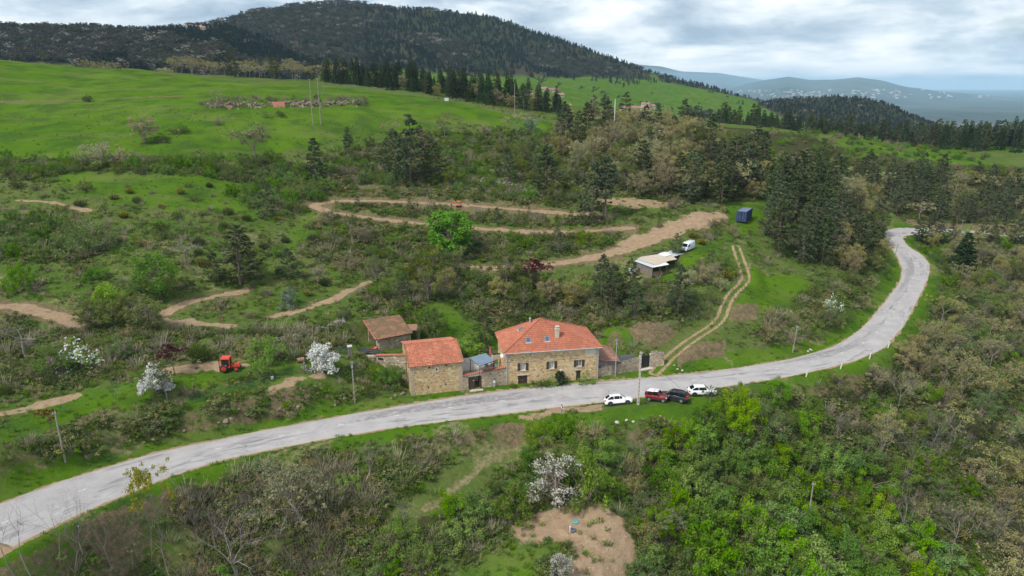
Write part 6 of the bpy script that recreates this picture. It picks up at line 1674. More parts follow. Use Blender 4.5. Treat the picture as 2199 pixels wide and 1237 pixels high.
# ------------------------------------------------------------------ person with a small bag on the gravel
def person():
    g = at_z(1205.5, 891.5, 0); x, y = g[:2]; z = height(x, y)
    for n, c1, c2 in (('skin', (.45, .28, .20), (.50, .32, .24)), ('dark_cloth', (.018, .016, .022), (.03, .028, .035)), ('white_cloth', (.66, .66, .68), (.72, .72, .74)), ('grey_trousers', (.28, .26, .24), (.34, .32, .30)), ('dark_hair', (.03, .022, .018), (.05, .04, .03))): mat_worn(n, c1, c2, 5, .85)
    J = {'pelvis': (0, 0, .95, .15), 'waist': (0, 0, 1.08, .135), 'chest': (0, .01, 1.32, .16), 'neck0': (0, 0, 1.47, .075), 'neck': (0, .01, 1.53, .055), 'head0': (.0, .03, 1.60, .085), 'head': (0, .03, 1.68, .095), 'crown': (0, .015, 1.76, .06)}
    ED = [('pelvis', 'waist'), ('waist', 'chest'), ('chest', 'neck0'), ('neck0', 'neck'), ('neck', 'head0'), ('head0', 'head'), ('head', 'crown')]
    for s, n in ((-1, 'l'), (1, 'r')):
        J.update({n + 'sh': (s * .19, 0, 1.42, .062), n + 'el': (s * .25, .06, 1.14, .046), n + 'wr': (s * .10, .30, 1.16, .034), n + 'ha': (s * .07, .38, 1.17, .036),
                  n + 'hip': (s * .10, 0, .90, .105), n + 'kn': (s * .115, .02, .50, .066), n + 'an': (s * .12, -.01, .09, .045), n + 'to': (s * .135, .16, .035, .04)})
        ED += [('chest', n + 'sh'), (n + 'sh', n + 'el'), (n + 'el', n + 'wr'), (n + 'wr', n + 'ha'), ('pelvis', n + 'hip'), (n + 'hip', n + 'kn'), (n + 'kn', n + 'an'), (n + 'an', n + 'to')]
        for k in range(5):
            f = n + 'f%d' % k; fx = s * (.07 + (-.034 + .017 * k))
            if k == 0: J[f] = (s * .03, .40, 1.20, .010); J[f + 'b'] = (s * .015, .43, 1.19, .009)
            else: J[f] = (fx, .43, 1.165, .009); J[f + 'b'] = (fx, .46 + .006 * (k in (2, 3)), 1.14, .008)
            ED += [(n + 'ha', f), (f, f + 'b')]
    ks = list(J); me = bpy.data.meshes.new('body'); me.from_pydata([J[k][:3] for k in ks], [(ks.index(a), ks.index(b)) for a, b in ED], [])
    ob = bpy.data.objects.new('tmp', me); COL.objects.link(ob)
    md = ob.modifiers.new('skin', 'SKIN'); ob.modifiers.new('sub', 'SUBSURF').levels = 1
    for v, k in zip(me.skin_vertices[0].data, ks): v.radius = (J[k][3],) * 2; v.use_root = (k == 'pelvis')
    dg = bpy.context.evaluated_depsgraph_get(); m2 = bpy.data.meshes.new_from_object(ob.evaluated_get(dg)); bpy.data.objects.remove(ob)
    m2.materials.clear()
    for n in ('skin', 'white_cloth', 'grey_trousers', 'rubber'): m2.materials.append(MATS[n])
    for p in m2.polygons:
        c = p.center; arm = abs(c.x) > .17 or c.y > .12
        p.material_index = 3 if c.z < .08 else 2 if c.z < .98 else 0 if (c.z > 1.50 or (c.y > .33)) else 1
        p.use_smooth = True
    R = empty('person', (x, y, z), -1.9, 'person in dark vest with white sleeves standing on the gravel edge', 'person')
    put('body', m2, R)
    v = MB()
    for a, b in (((1.00, .17, .145), (1.12, .165, .145)), ((1.12, .165, .145), (1.34, .20, .165)), ((1.34, .20, .165), (1.46, .15, .10))):
        n = 14; o = len(v.v)
        for h, rx, ry in (a, b): v.v += [(rx * cos(2 * pi * i / n), ry * sin(2 * pi * i / n), h) for i in range(n)]
        for i in range(n): v.f.append((o + i, o + (i + 1) % n, o + n + (i + 1) % n, o + n + i)); v.mi.append(0)
    v.build('vest', 'dark_cloth', R, True)
    h = MB(); n = 12
    for k in range(5):
        t = pi / 2 * k / 4; h.v += [(.102 * cos(t) * cos(2 * pi * i / n), .02 + .115 * cos(t) * sin(2 * pi * i / n), 1.675 + .125 * sin(t)) for i in range(n)]
    for k in range(4):
        for i in range(n): h.f.append((k * n + i, k * n + (i + 1) % n, (k + 1) * n + (i + 1) % n, (k + 1) * n + i)); h.mi.append(0)
    h.build('hair', 'dark_hair', R, True)
    fc = MB().add([(-.012, .125, 1.655), (.012, .125, 1.655), (0, .15, 1.63), (0, .125, 1.69)], [(0, 1, 2), (1, 3, 2), (3, 0, 2)]); fc.build('nose', 'skin', R)
    for s in (-1, 1): MB().box((s * .035, .118, 1.69), (.024, .01, .012)).build('eye', 'dark_hair', R); MB().box((s * .098, .03, 1.67), (.014, .035, .055)).build('ear', 'skin', R)
    MB().box((0, .118, 1.605), (.045, .01, .012)).build('mouth', 'red_leaf', R)
    g = at_z(1187, 893, 0); B = empty('black_bag', (g[0], g[1], height(g[0], g[1])), .4, 'small black bag lying on the gravel near the person', 'bag')
    MB().box((0, 0, .16), (.42, .28, .32), 0, 0, .75).build('bag_body', 'dark_cloth', B); MB().tube([(-.12, 0, .3), (-.08, 0, .42), (.08, 0, .42), (.12, 0, .3)], .015, 5).build('strap', 'dark_cloth', B)
person()

# ------------------------------------------------------------------ poles and wires
POLE_TOP = {}
def pole(key, ub, vb, vt, r, mat, label, kind='wood', lean=0.0, arm=0, rmin=50, yfix=None):
    g = ground(ub, vb, rmin); t = HC + (sight(ub, vt)[2] / sight(ub, vt)[1]) * g[1]; H = max(4.0, t - g[2])
    R = empty('utility_pole', tuple(g), 0, label, 'pole'); R.rotation_euler = (0, lean, 0)
    if kind == 'concrete':
        m = MB(); m.box((0, 0, H / 2 - .3), (.34, .30, H + .6), 0, 0, .62); m.build('shaft', mat, R)
        k = int(H / .62)
        for i in range(k):
            z = .5 + .62 * i; f = 1 - .38 * z / H
            MB().box((0, -.150 * f - .004, z), (.13 * f, .03, .34)).build('recess_shade', 'grey_wood', R)  # raised darker plate, its colour gives the shade of a recess
    else: MB().tube([(0, 0, -.5), (0, 0, H)], [r, r * .7], 8).build('shaft', mat, R)
    MB().box((0, -.12, H - .25), (.5, .08, .08)).build('cross_bar', 'grey_metal', R)
    for x in (-.2, .2): MB().tube([(x, -.12, H - .21), (x, -.12, H - .05)], .04, 6).build('insulator', 'pale_concrete', R)
    if arm: MB().box((0, -.1, H - .8), (.3, .2, .45)).build('junction_box', 'grey_metal', R)
    EXCL.append(np.array([(g[0] - .9, g[1] - (5 if key == 'thicket' else .9)), (g[0] + .9, g[1] - (5 if key == 'thicket' else .9)), (g[0] + .9, g[1] + .9), (g[0] - .9, g[1] + .9)])); POLE_TOP[key] = np.array((g[0] + sin(lean) * H, g[1], g[2] + H - .1)); return R
pole('near_barn', 762, 866, 776, .12, 'pole_wood', 'weathered wooden pole on the bank left of the barn', arm=1)
pole('cars', 1370, 869, 756, .15, 'pale_concrete', 'tall pale concrete pole standing between the parked cars and the road', 'concrete')
pole('lamp', 1321, 808, 728, .07, 'zinc', 'slim grey metal pole by the stone wall right of the house', arm=1)
pole('bank', 1702, 757, 700, .13, 'pole_wood', 'leaning grey pole on the bank above the right-hand bend', lean=.06)
pole('left', 140, 992, 883, .12, 'pole_wood', 'bare grey pole at the roadside in the lower left')
pole('hairpin', 1921, 552, 527, .11, 'pole_wood', 'short dark pole at the inside of the hairpin bend', lean=.12)
pole('thicket', 1729, 1160, 1036, .11, 'pole_wood', 'grey-green pole rising out of the thicket in the foreground')
pole('fieldA', 672, 268, 170, .14, 'pole_wood', 'left pole of the tall twin poles in the green field'); pole('fieldB', 689, 268, 168, .14, 'pole_wood', 'right pole of the tall twin poles in the green field')
pole('crest', 1105, 249, 180, .14, 'pole_wood', 'dark pole on the crest of the green field beside the spruces')
pole('far', 1318, 292, 212, .16, 'white_paint', 'white pole with cross bar among the treetops above the wood'); pole('hair2', 2063, 500, 473, .10, 'pole_wood', 'thin pole beside the far stretch of road'); pole('hair3', 1835, 545, 515, .1, 'pole_wood', 'thin pole hidden in the trees before the hairpin')
def cable(a, b, sag, label, off=(0, 0, 0)):
    p, q = POLE_TOP[a] + np.array(off), (POLE_TOP[b] if isinstance(b, str) else np.array(b)) + np.array(off); n = 16
    MB().tube([p + (q - p) * i / n - np.array((0, 0, sag * 4 * (i / n) * (1 - i / n))) for i in range(n + 1)], .018, 4).build('overhead_cable', 'cable_black').update_tag()
    o = bpy.context.scene.collection.objects[-1]; tag(o, label, 'cable')
cable('cars', 'thicket', 1.2, 'black cable running from the concrete pole down to the thicket pole')
cable('cars', 'near_barn', .9, 'black cable running along the road from the concrete pole to the barn pole')
cable('near_barn', 'left', .8, 'black cable running from the barn pole to the lower left roadside pole')
cable('lamp', 'cars', .2, 'short black cable between the slim metal pole and the concrete pole')
cable('fieldB', 'crest', 1.5, 'black power line over the field from the twin poles to the crest pole')
p_ = ground(0, 214); cable('fieldA', (p_[0] - 40, p_[1] + 10, p_[2] + 11), 2.0, 'black power line leaving the twin poles towards the left edge')

# ------------------------------------------------------------------ roadside markers, fences, rocks, small things
def marker(u, v, label, h=1.15, dark=False):
    g = ground(u, v); R = empty('marker_post', tuple(g), .4, label, 'marker post', None); R.rotation_euler = (0, .18, .4)
    MB().box((0, 0, h / 2 - .1), (.16, .10, h + .2)).box((0, 0, h + .02), (.16, .06, .08)).build('post', 'white_paint' if not dark else 'black_metal', R); MB().box((0, -.055, h - .25), (.10, .015, .16)).build('reflector', 'lamp_red' if not dark else 'white_paint', R)
for (u, v), w in zip(((1731, 809), (1805, 792), (1867, 771), (1907, 747)), ('first', 'second', 'third', 'fourth')): marker(u, v, w + ' white marker post along the bend, counted from the parked cars')
marker(168, 1148, 'dark marker post on the near verge in the lower left', 1.3, True)
def rock_mesh(seed, mat):
    rg = np.random.default_rng(seed); m = MB(); n = 7; rows = 4
    for k in range(rows + 1):
        t = pi * k / rows
        for i in range(n):
            r = sin(t) * rg.uniform(.75, 1.1) + .02; m.v.append((r * cos(2 * pi * i / n), r * sin(2 * pi * i / n), cos(t) * .7 * rg.uniform(.85, 1.1)))
    for k in range(rows):
        for i in range(n): m.f.append((k * n + i, (k + 1) * n + i, (k + 1) * n + (i + 1) % n, k * n + (i + 1) % n)); m.mi.append(0)
    return m.mesh('rock', mat)
ROCKS = [rock_mesh(s, 'rock') for s in range(5)]; GROCKS = [rock_mesh(20 + s, 'grey_rock') for s in range(4)]
mat_worn('pale_rock', (.36, .32, .26), (.48, .43, .37), 2, .95, bump=.4); PROCKS = [rock_mesh(40 + s, 'pale_rock') for s in range(3)]
def rock(u, v, s, label, pool=ROCKS, group=None, flat=.7):
    s = s * .55; g = ground(u, v); o = put('rock', random.choice(pool), None, (g[0], g[1], g[2] + s * .15), (random.uniform(-.3, .3), random.uniform(-.3, .3), random.uniform(0, 6)), (s, s * random.uniform(.6, 1), s * flat)); return tag(o, label, 'rock', group)
for u, v, s in ((485, 905, .9), (497, 900, .7), (470, 908, .6), (530, 890, .9), (560, 885, .8), (600, 880, 1.0), (620, 876, .8), (640, 874, .7), (545, 893, .5), (330, 945, .8), (350, 935, .9), (370, 930, .8), (395, 925, .7), (290, 940, .6), (310, 950, .5), (850, 850, .8), (865, 846, 1.0), (840, 856, .5), (720, 870, .5)):
    rock(u, v, s, 'brown rock cropping out of the road bank left of the barn', ROCKS, 'rocks in the road bank')
rock(1741, 752, .8, 'pale flat rock slab on the verge above the right-hand bend', PROCKS, None, .6); rock(1735, 755, .55, 'small pale stone leaning on the rock slab above the bend', PROCKS)
for u, v, s in ((1448, 785, .5), (1455, 793, .45), (1465, 796, .5)): rock(u, v, s, 'pale stone lying beside the foot of the dirt track', PROCKS, 'stones by the dirt track')
rock(1100, 829, .45, 'white painted stone on the verge by the garage door', PROCKS)
for u, v, s in ((1325, 908, .8), (1345, 903, .6), (1360, 906, .5)): rock(u, v, s, 'pale stone half buried in the grass below the white car', PROCKS, 'stones below the white car')
rock(1418, 894, .4, 'single white stone on the grass below the red jeep', PROCKS)
for i in range(26):
    u, v = random.uniform(1225, 1345), random.uniform(1150, 1236); rock(u, v, random.uniform(.07, .22), 'pale stone scattered over the bare earth patch', PROCKS, 'stones on the earth patch')
def pile(name, pts, n, wid, smin, smax, pool, label, cat, hgt=.5, seed=1):
    """a heap of stones along a line: one thing, its larger stones as parts"""
    L = np.array([ground(*p) for p in pts]); L = resample(L, .5); rg = random.Random(seed); R = empty(name, tuple(L[0]), 0, label, cat)
    for i in range(n):
        q = L[rg.randrange(len(L))]; w = rg.gauss(0, wid / 2.2); x, y = q[0] + rg.gauss(0, .3), q[1] + w; s = rg.uniform(smin, smax)
        h = max(0, hgt * (1 - abs(w) / wid)) * rg.random()
        put('stone', rg.choice(pool), R, (x - L[0][0], y - L[0][1], height(x, y) + h - L[0][2]), (rg.uniform(0, 6), rg.uniform(0, 6), 0), (s, s * rg.uniform(.7, 1), s * .8))
pile('stone_heap', [(440, 232), (500, 228), (580, 229), (650, 228), (720, 226), (780, 224)], 260, 4.0, .3, .7, ROCKS, 'long heap of grey stones and brush in the middle of the field', 'stone heap', 1.6)
pile('fallen_stone_wall', [(1035, 388), (1080, 394), (1110, 402), (1140, 414), (1165, 422)], 220, 2.2, .2, .5, GROCKS, 'collapsed grey dry-stone wall on the scrubby slope', 'stone wall', 1.0, 2)
pile('dry_stone_wall', [(595, 735), (640, 724), (680, 716), (715, 702), (740, 690)], 160, .9, .2, .4, GROCKS, 'old grey dry-stone terrace wall above the white blossoming bush', 'stone wall', .9, 3)
def brick_stack(u, v, w, h, label):
    g = ground(u, v); R = empty('brick_stack', tuple(g), .1, label, 'bricks'); me = MB().box((0, 0, 0), (.48, .5, .26)).mesh('brick', 'brick_orange')
    for i in range(int(w / .5)):
        for k in range(int(h / .28)):
            for j_ in range(2): put('brick', me, R, (i * .5 + .12 * (k % 2), j_ * .52, .13 + .28 * k))
brick_stack(588, 231, 4.0, 2.2, 'stack of orange hollow bricks in front of the stone heap'); brick_stack(488, 232, 2.0, 1.0, 'smaller low stack of orange bricks at the left end of the stone heap')
def box_thing(name, u, v, dims, mat, label, cat):
    g = ground(u, v); R = empty(name, tuple(g), .2, label, cat); MB().box((0, 0, dims[2] / 2), dims).build('cabinet', mat, R); MB().box((0, 0, dims[2] + .04), (dims[0] * 1.08, dims[1] * 1.08, .08)).build('lid', 'pale_concrete', R)
    MB().box((0, -dims[1] / 2 - .01, dims[2] / 2), (dims[0] * .8, .02, dims[2] * .8)).build('door', mat, R)
box_thing('utility_cabinet', 959, 217, (1.6, .8, 1.2), 'white_paint', 'pale utility cabinet by the fence on the field crest', 'cabinet')
def lid(u, v, r, mat, label):
    g = ground(u, v); R = empty('tank_lid', tuple(g), 0, label, 'lid'); MB().tube([(0, 0, -.1), (0, 0, .18)], r, 18).build('collar', mat, R); MB().tube([(0, 0, .18), (0, 0, .24)], [r * 1.12, r * .9], 18).build('cover', mat, R); MB().box((0, 0, .26), (r * .5, .06, .04)).build('handle', mat, R)
lid(1236, 1122, .42, 'teal_lid', 'round teal plastic tank cover on the bare earth'); lid(1231, 1140, .36, 'dark_lid', 'round dark grey tank cover next to the white pipe')
g = ground(1224, 1142); R_ = empty('vent_pipe', tuple(g), 0, 'short white plastic vent pipe beside the dark tank cover', 'pipe'); MB().tube([(0, 0, -.1), (0, 0, .75)], .06, 8).build('pipe', 'white_paint', R_); MB().tube([(0, 0, .72), (0, 0, .82)], .09, 8).build('cap', 'white_paint', R_)
def fence(pts, h, step, label, post='grey_wood', wire='grey_metal', wires=3, net=False, r=.05, rmin=50):
    L = np.array([ground(u, v, rmin) for u, v in pts]); L = resample(L, step); R = empty('wire_fence', tuple(L[0]), 0, label, 'fence'); T = []
    me = MB().tube([(0, 0, -.3), (0, 0, h)], [r, r * .85], 6).mesh('post', post)
    for q in L:
        z = height(q[0], q[1]); put('post', me, R, (q[0] - L[0][0], q[1] - L[0][1], z - L[0][2]), (random.uniform(-.05, .05), random.uniform(-.05, .05), 0)); T.append(np.array((q[0], q[1], z)) - L[0])
    for k in range(wires):
        m = MB()
        for a, b in zip(T[:-1], T[1:]): m.bar(a + (0, 0, h * (k + .6) / wires), b + (0, 0, h * (k + .6) / wires), .02 if not net else .012)
        m.build('wire', wire, R)
    if net:
        m = MB()
        for a, b in zip(T[:-1], T[1:]):
            n = int(np.linalg.norm(b - a) / .16)
            for i in range(n): m.bar(a + (b - a) * i / n + (0, 0, .05), a + (b - a) * i / n + (0, 0, h - .05), .012)
        m.build('netting', wire, R)
    return R
fence([(700, 183), (800, 196), (900, 208), (1000, 226), (1100, 248), (1180, 264)], 1.1, 4.0, 'post and wire fence along the crest of the green field', r=.09)
fence([(380, 880), (430, 862), (500, 843), (560, 826), (620, 806), (690, 795)], 1.3, 2.6, 'green netting fence beside the grass strip below the tractor', 'wire_green', 'wire_green', 8, True, .03)
fence([(20, 930), (60, 916), (130, 890), (215, 862), (290, 838), (350, 822)], 1.4, 5.0, 'thin wire fence with green posts along the orchard terrace', 'wire_green', 'wire_green', 3, False, .035)
fence([(1405, 712), (1440, 702), (1480, 690), (1520, 678)], 1.2, 2.8, 'short fence with grey posts on top of the bank by the track', r=.06)
g = ground(473, 800); R_ = empty('steel_post', tuple(g), 0, 'tall dark steel post standing at the rear of the tractor', 'post'); MB().box((0, 0, 1.25), (.08, .08, 2.6)).build('shaft', 'black_metal', R_); MB().box((0, 0, 2.5), (.3, .05, .05)).build('cross_bar', 'black_metal', R_)
g = ground(655, 800); R_ = empty('stake_tripod', tuple(g), 0, 'bundle of wooden stakes leaning together beside the white bush', 'stakes')
for k in range(7): a = 2 * pi * k / 7; MB().tube([(cos(a) * .8, sin(a) * .7, 0), (-cos(a) * .1, -sin(a) * .1, 2.2)], .04, 5).build('stake', 'grey_wood', R_)
g = ground(646, 778); R_ = empty('rusty_drum', tuple(g), .4, 'rusty brown drum lying behind the wooden stakes', 'drum'); MB().tube([(-.5, 0, .4), (.5, 0, .4)], .38, 12).build('barrel', 'rust_sheet', R_)
for x in (-.5, 0, .5): MB().tube([(x - .03, 0, .4), (x + .03, 0, .4)], .41, 12).build('hoop', 'rust_sheet', R_)
g = ground(585, 815); R_ = empty('plastic_bucket', tuple(g), 0, 'small white bucket at the edge of the green strip', 'bucket'); MB().tube([(0, 0, 0), (0, 0, .5)], [.17, .23], 10).build('pail', 'white_paint', R_); MB().tube([(-.2, 0, .48), (0, 0, .62), (.2, 0, .48)], .012, 4).build('handle', 'grey_metal', R_)
def cow(u, v, mat, label, hd, rmin=50):
    g = ground(u, v, rmin); R = empty('cow', tuple(g), hd, label, 'cow')
    V = {'rump': (-.75, 0, 1.15, .30), 'belly': (-.1, 0, 1.05, .38), 'chest': (.55, 0, 1.10, .34), 'neck': (.95, 0, 1.15, .20), 'head': (1.3, 0, .85, .16), 'muz': (1.5, 0, .62, .11), 'tail': (-1.02, 0, 1.2, .05), 'tail2': (-1.12, 0, .6, .03)}
    E = [('rump', 'belly'), ('belly', 'chest'), ('chest', 'neck'), ('neck', 'head'), ('head', 'muz'), ('rump', 'tail'), ('tail', 'tail2')]
    for s, n in ((-1, 'l'), (1, 'r')):
        V.update({n + 'hk': (-.70, s * .2, .80, .16), n + 'hh': (-.85, s * .22, .42, .075), n + 'hf': (-.78, s * .22, .05, .06), n + 'fe': (.52, s * .2, .72, .12), n + 'fk': (.55, s * .2, .38, .07), n + 'ff': (.55, s * .2, .05, .06), n + 'ear': (1.18, s * .26, .98, .05)})
        E += [('rump', n + 'hk'), (n + 'hk', n + 'hh'), (n + 'hh', n + 'hf'), ('chest', n + 'fe'), (n + 'fe', n + 'fk'), (n + 'fk', n + 'ff'), ('head', n + 'ear')]
    ks = list(V); me = bpy.data.meshes.new('body'); me.from_pydata([V[k][:3] for k in ks], [(ks.index(a), ks.index(b)) for a, b in E], []); me.materials.append(MATS[mat])
    ob = bpy.data.objects.new('body', me); COL.objects.link(ob); ob.parent = R; ob.modifiers.new('skin', 'SKIN'); ob.modifiers.new('sub', 'SUBSURF')
    for d, k in zip(me.skin_vertices[0].data, ks): d.radius = (V[k][3],) * 2; d.use_root = (k == 'belly')
cow(256, 150, 'hide_dark', 'dark cow grazing on the field skyline right of the others', 0.1); cow(113, 138, 'hide_dark', 'dark brown cow grazing on the skyline near the left edge', 3.0); cow(20, 129, 'hide_tan', 'pale cow at the far left end of the field', 3.1); cow(128, 139, 'hide_dark', 'dark cow standing right behind the brown cow', .3)

# ------------------------------------------------------------------ hamlets across the valley
def village_house(u, v, w, d, h, rz, label, wall='village_wall', rmin=600):
    g = ground(u, v, rmin); R = empty('village_house', tuple(g), rz, label, 'house'); w, d, h = w * .78, d * .8, h * .78; hr = w * .0 + d * .22
    MB().add([(-w / 2, -d / 2, -3), (w / 2, -d / 2, -3), (w / 2, d / 2, -3), (-w / 2, d / 2, -3), (-w / 2, -d / 2, h), (w / 2, -d / 2, h), (w / 2, d / 2, h), (-w / 2, d / 2, h), (-w / 2, 0, h + hr), (w / 2, 0, h + hr)],
        [(0, 1, 5, 4), (2, 3, 7, 6), (1, 2, 6, 9, 5), (3, 0, 4, 8, 7)]).build('wall', wall, R)
    e = .5
    MB().add([(-w / 2 - e, -d / 2 - e, h - .3), (w / 2 + e, -d / 2 - e, h - .3), (w / 2 + e, 0, h + hr + .15), (-w / 2 - e, 0, h + hr + .15), (w / 2 + e, d / 2 + e, h - .3), (-w / 2 - e, d / 2 + e, h - .3)], [(0, 1, 2, 3), (3, 2, 4, 5), (0, 3, 5), (1, 4, 2)]).build('roof', 'village_roof', R)
    n = max(2, int(w / 3.5))
    for fl in range(max(1, int(h / 3))):
        for i in range(n): MB().box((-w / 2 + w * (i + .5) / n, -d / 2 - .02, 1.7 + 2.8 * fl), (1.0, .1, 1.4)).build('window', 'dark_glass', R)
    MB().box((w * .3, 0, h + hr + .4), (.9, .9, 1.6)).build('chimney', wall, R)
for i, (u, v, w, d, h, rz, wl, lab) in enumerate([(1133, 205, 16, 9, 5, .2, 'white_paint', 'white house with red roof, leftmost of the houses across the valley'), (1168, 196, 14, 9, 5, -.2, 'village_wall', 'stone house behind the white house across the valley'), (1186, 198, 20, 9, 5, .1, 'village_wall', 'long stone house in the upper hamlet across the valley'),
        (1203, 208, 12, 8, 4, .3, 'white_paint', 'small pale house at the right end of the upper hamlet'), (1351, 240, 30, 12, 6.5, .15, 'village_wall', 'long terracotta-roofed farm in the lower hamlet'), (1373, 239, 13, 9, 6, .1, 'white_paint', 'white house at the middle of the lower hamlet'),
        (1386, 231, 15, 10, 7, -.3, 'village_wall', 'tall stone house at the back of the lower hamlet'), (1390, 241, 12, 9, 5, .5, 'village_wall', 'small stone house at the front of the lower hamlet'), (1399, 233, 11, 9, 5, .2, 'village_wall', 'stone house at the right end of the lower hamlet'), (1218, 233, 12, 8, 4, .2, 'village_wall', 'lone small house half hidden behind the spruces below the upper hamlet'),
        (404, 61, 20, 10, 7, .2, 'village_wall', 'pale house with grey walls on the left skyline ridge'), (424, 63, 26, 10, 5, -.1, 'village_wall', 'long farm building on the left skyline ridge'), (440, 64, 14, 9, 4, .1, 'village_wall', 'low barn at the right end of the skyline farm')]):
    village_house(u, v, w, d, h, rz, lab, 'village_wall' if wl == 'white_paint' and i in (3,) else wl)
# ------------------------------------------------------------------ planting: trees one can tell apart
one('maple', 968, 550, 11.0, 'bright green maple standing alone by the dirt track', 1.1)
one('white_bush', 691, 792, 4.4, 'round bush covered in white blossom beside the wooden stakes'); one('blossom_bush', 168, 790, 4.8, 'white-flowering bush on the far left terrace', 1.1)
one('white_bush', 333, 842, 4.2, 'small white-blossoming bush on the orchard terrace below the purple tree'); one('olive_tree', 358, 858, 5.5, 'thin budding tree right beside the white bush on the orchard terrace')
one('plum', 377, 803, 4.6, 'small purple-leaved plum tree near the tractor'); one('plum', 1155, 625, 6.5, 'large dark purple plum tree on the slope above the farmhouse')
one('red_tree', 108, 928, 3.4, 'small red-leaved tree behind the lower left pole'); one('fresh_bush', 575, 790, 5.2, 'dense fresh green shrub just right of the tractor', .8)
one('blossom_tree', 1193, 1088, 7.8, 'pale pink blossoming tree above the bare earth patch', 1.15); one('fresh_bush', 1258, 1078, 8.5, 'tall yellow-green shrub between the blossoming tree and the thicket', .75)
one('pale_tree', 1415, 1160, 4.5, 'small greyish blossoming shrub right of the bare earth patch'); one('blossom_tree', 1205, 1245, 4.0, 'small whitish shrub at the bottom edge on the earth patch')
one('gnarled_tree', 55, 768, 7.5, 'gnarled leafless orchard tree near the left edge'); one('gnarled_tree', 400, 568, 6.5, 'leafless grey tree on the open slope above the orchard'); one('bare_tree', 255, 862, 3.6, 'small bare fruit tree on the orchard terrace')
one('bud_bush', 742, 578, 3.6, 'pale tan weeping shrub on the slope left of the maple'); one('blue_bush', 620, 660, 4.2, 'grey-green bush beside the narrow path left of the shed', .8)
one('pine', 848, 388, 15, 'left pine of the tall dark group below the field', 1.1); one('pine', 880, 394, 19.5, 'tallest dark pine of the group below the field'); one('dying_pine', 908, 372, 13, 'reddish dying pine beside the tallest dark pine'); one('pine', 925, 390, 13, 'right pine of the tall dark group below the field', 1.2)
one('pine', 680, 388, 12, 'dark pine at the left end of the brush pile', 1.1); one('tall_pine', 751, 348, 10.5, 'spindly half-bare pine standing behind the brush pile'); one('young_pine', 573, 468, 9.5, 'broad dark pine on the green slope left of the dirt track')
one('pine', 515, 612, 12, 'large dark spreading pine on the left slope', 1.5); one('young_pine', 622, 598, 6.5, 'grey-green young pine right of the large spreading pine'); one('young_pine', 462, 610, 7, 'young pine at the left foot of the large spreading pine')
one('green_bush', 185, 535, 6.2, 'big rounded green bush on the far left slope', 1.15); one('fresh_bush', 45, 625, 5.6, 'bright green bush at the left edge above the dirt path', .6); one('fresh_bush', 235, 662, 4.8, 'bright green bush just above the row of budding trees'); one('round_fresh', 345, 640, 9, 'leafy green tree on the left slope above the path')
for (u, v, h), w in zip(((195, 708, 5.4), (245, 703, 5.2), (288, 696, 5.6), (322, 712, 7.0)), ('first', 'second', 'third', 'fourth and largest')): one('round_olive', u, v, h, w + ' of the yellow-green budding trees by the left path, counted from the left')
one('round_olive', 115, 812, 5.5, 'rounded olive-green tree left of the white-flowering bush'); one('round_olive', 265, 772, 4.4, 'slim yellow-green tree right of the white-flowering bush'); one('broom', 430, 772, 3.0, 'dark rounded broom above the tractor')
one('round_tree', 312, 305, 8.5, 'wide brownish tree standing in the green field', 1.2); one('hedge_bush', 345, 306, 3.0, 'dark bush at the foot of the field tree'); one('pale_tree', 550, 352, 11.5, 'tall pale green tree in the hedge below the field', 1.1); one('bud_bush', 215, 352, 6.0, 'pale budding thicket in the field hedge', 1.3); one('bud_bush', 255, 350, 5.0, 'smaller budding bush right of the pale thicket', 1.2)
one('hedge_bush', 385, 287, 3.2, 'low dark bush clump alone in the field', 1.7); one('twig_bush', 470, 268, 4, 'small leafless bush in the field below the stone heap', .5); one('green_bush', 575, 252, 2.2, 'small dark bush below the brick stack'); one('green_bush', 602, 250, 2.4, 'small dark bush right below the brick stack', 1.2)
one('bud_tree', 462, 234, 6.5, 'pale budding tree at the left end of the stone heap'); one('bare_tree', 690, 232, 8.5, 'bare tree behind the twin poles at the stone heap'); one('hedge_bush', 187, 219, 3.0, 'dark bush on the field bank at left'); one('hedge_bush', 775, 226, 3.4, 'dark bush at the right end of the stone heap')
for u, v, h, k, w in ((770, 302, 6, 'bare_tree', 'bare tree at the field edge left of the tall dark pines'), (845, 300, 7, 'bud_tree', 'budding tree at the field edge just left of the tallest pine'), (955, 293, 8, 'bud_tree', 'reddish budding tree at the field edge right of the dark pines'), (990, 280, 6, 'bare_tree', 'small bare tree at the field edge'), (1040, 294, 5, 'twig_bush', 'greyish leafless bush at the field edge'), (1112, 290, 8.5, 'bud_tree', 'broad budding tree at the right end of the field edge'), (1142, 284, 6, 'blue_bush', 'grey-green bush at the right end of the field')): one(k, u, v, h, w)
one('pine', 1212, 292, 12, 'left pine on the knoll at the end of the field'); one('dying_pine', 1276, 286, 13.5, 'red-brown dying pine on the knoll at the end of the field'); one('pine', 1300, 290, 13, 'right pine on the knoll beside the red-brown pine'); one('tall_pine', 1262, 290, 11, 'slender pine between the knoll pines')
one('pine', 1092, 392, 9, 'dark pine above the fallen stone wall'); one('pine', 1178, 420, 14, 'large dark pine at the lower end of the fallen stone wall', 1.1); one('pine', 1272, 474, 15, 'left of the two tall pines on the track bank'); one('tall_pine', 1305, 474, 16, 'right of the two tall pines on the track bank'); one('young_pine', 1195, 545, 6.5, 'young pine between the two lower dirt tracks'); one('young_pine', 1150, 385, 7, 'young pine on the scrub slope above the stone wall')
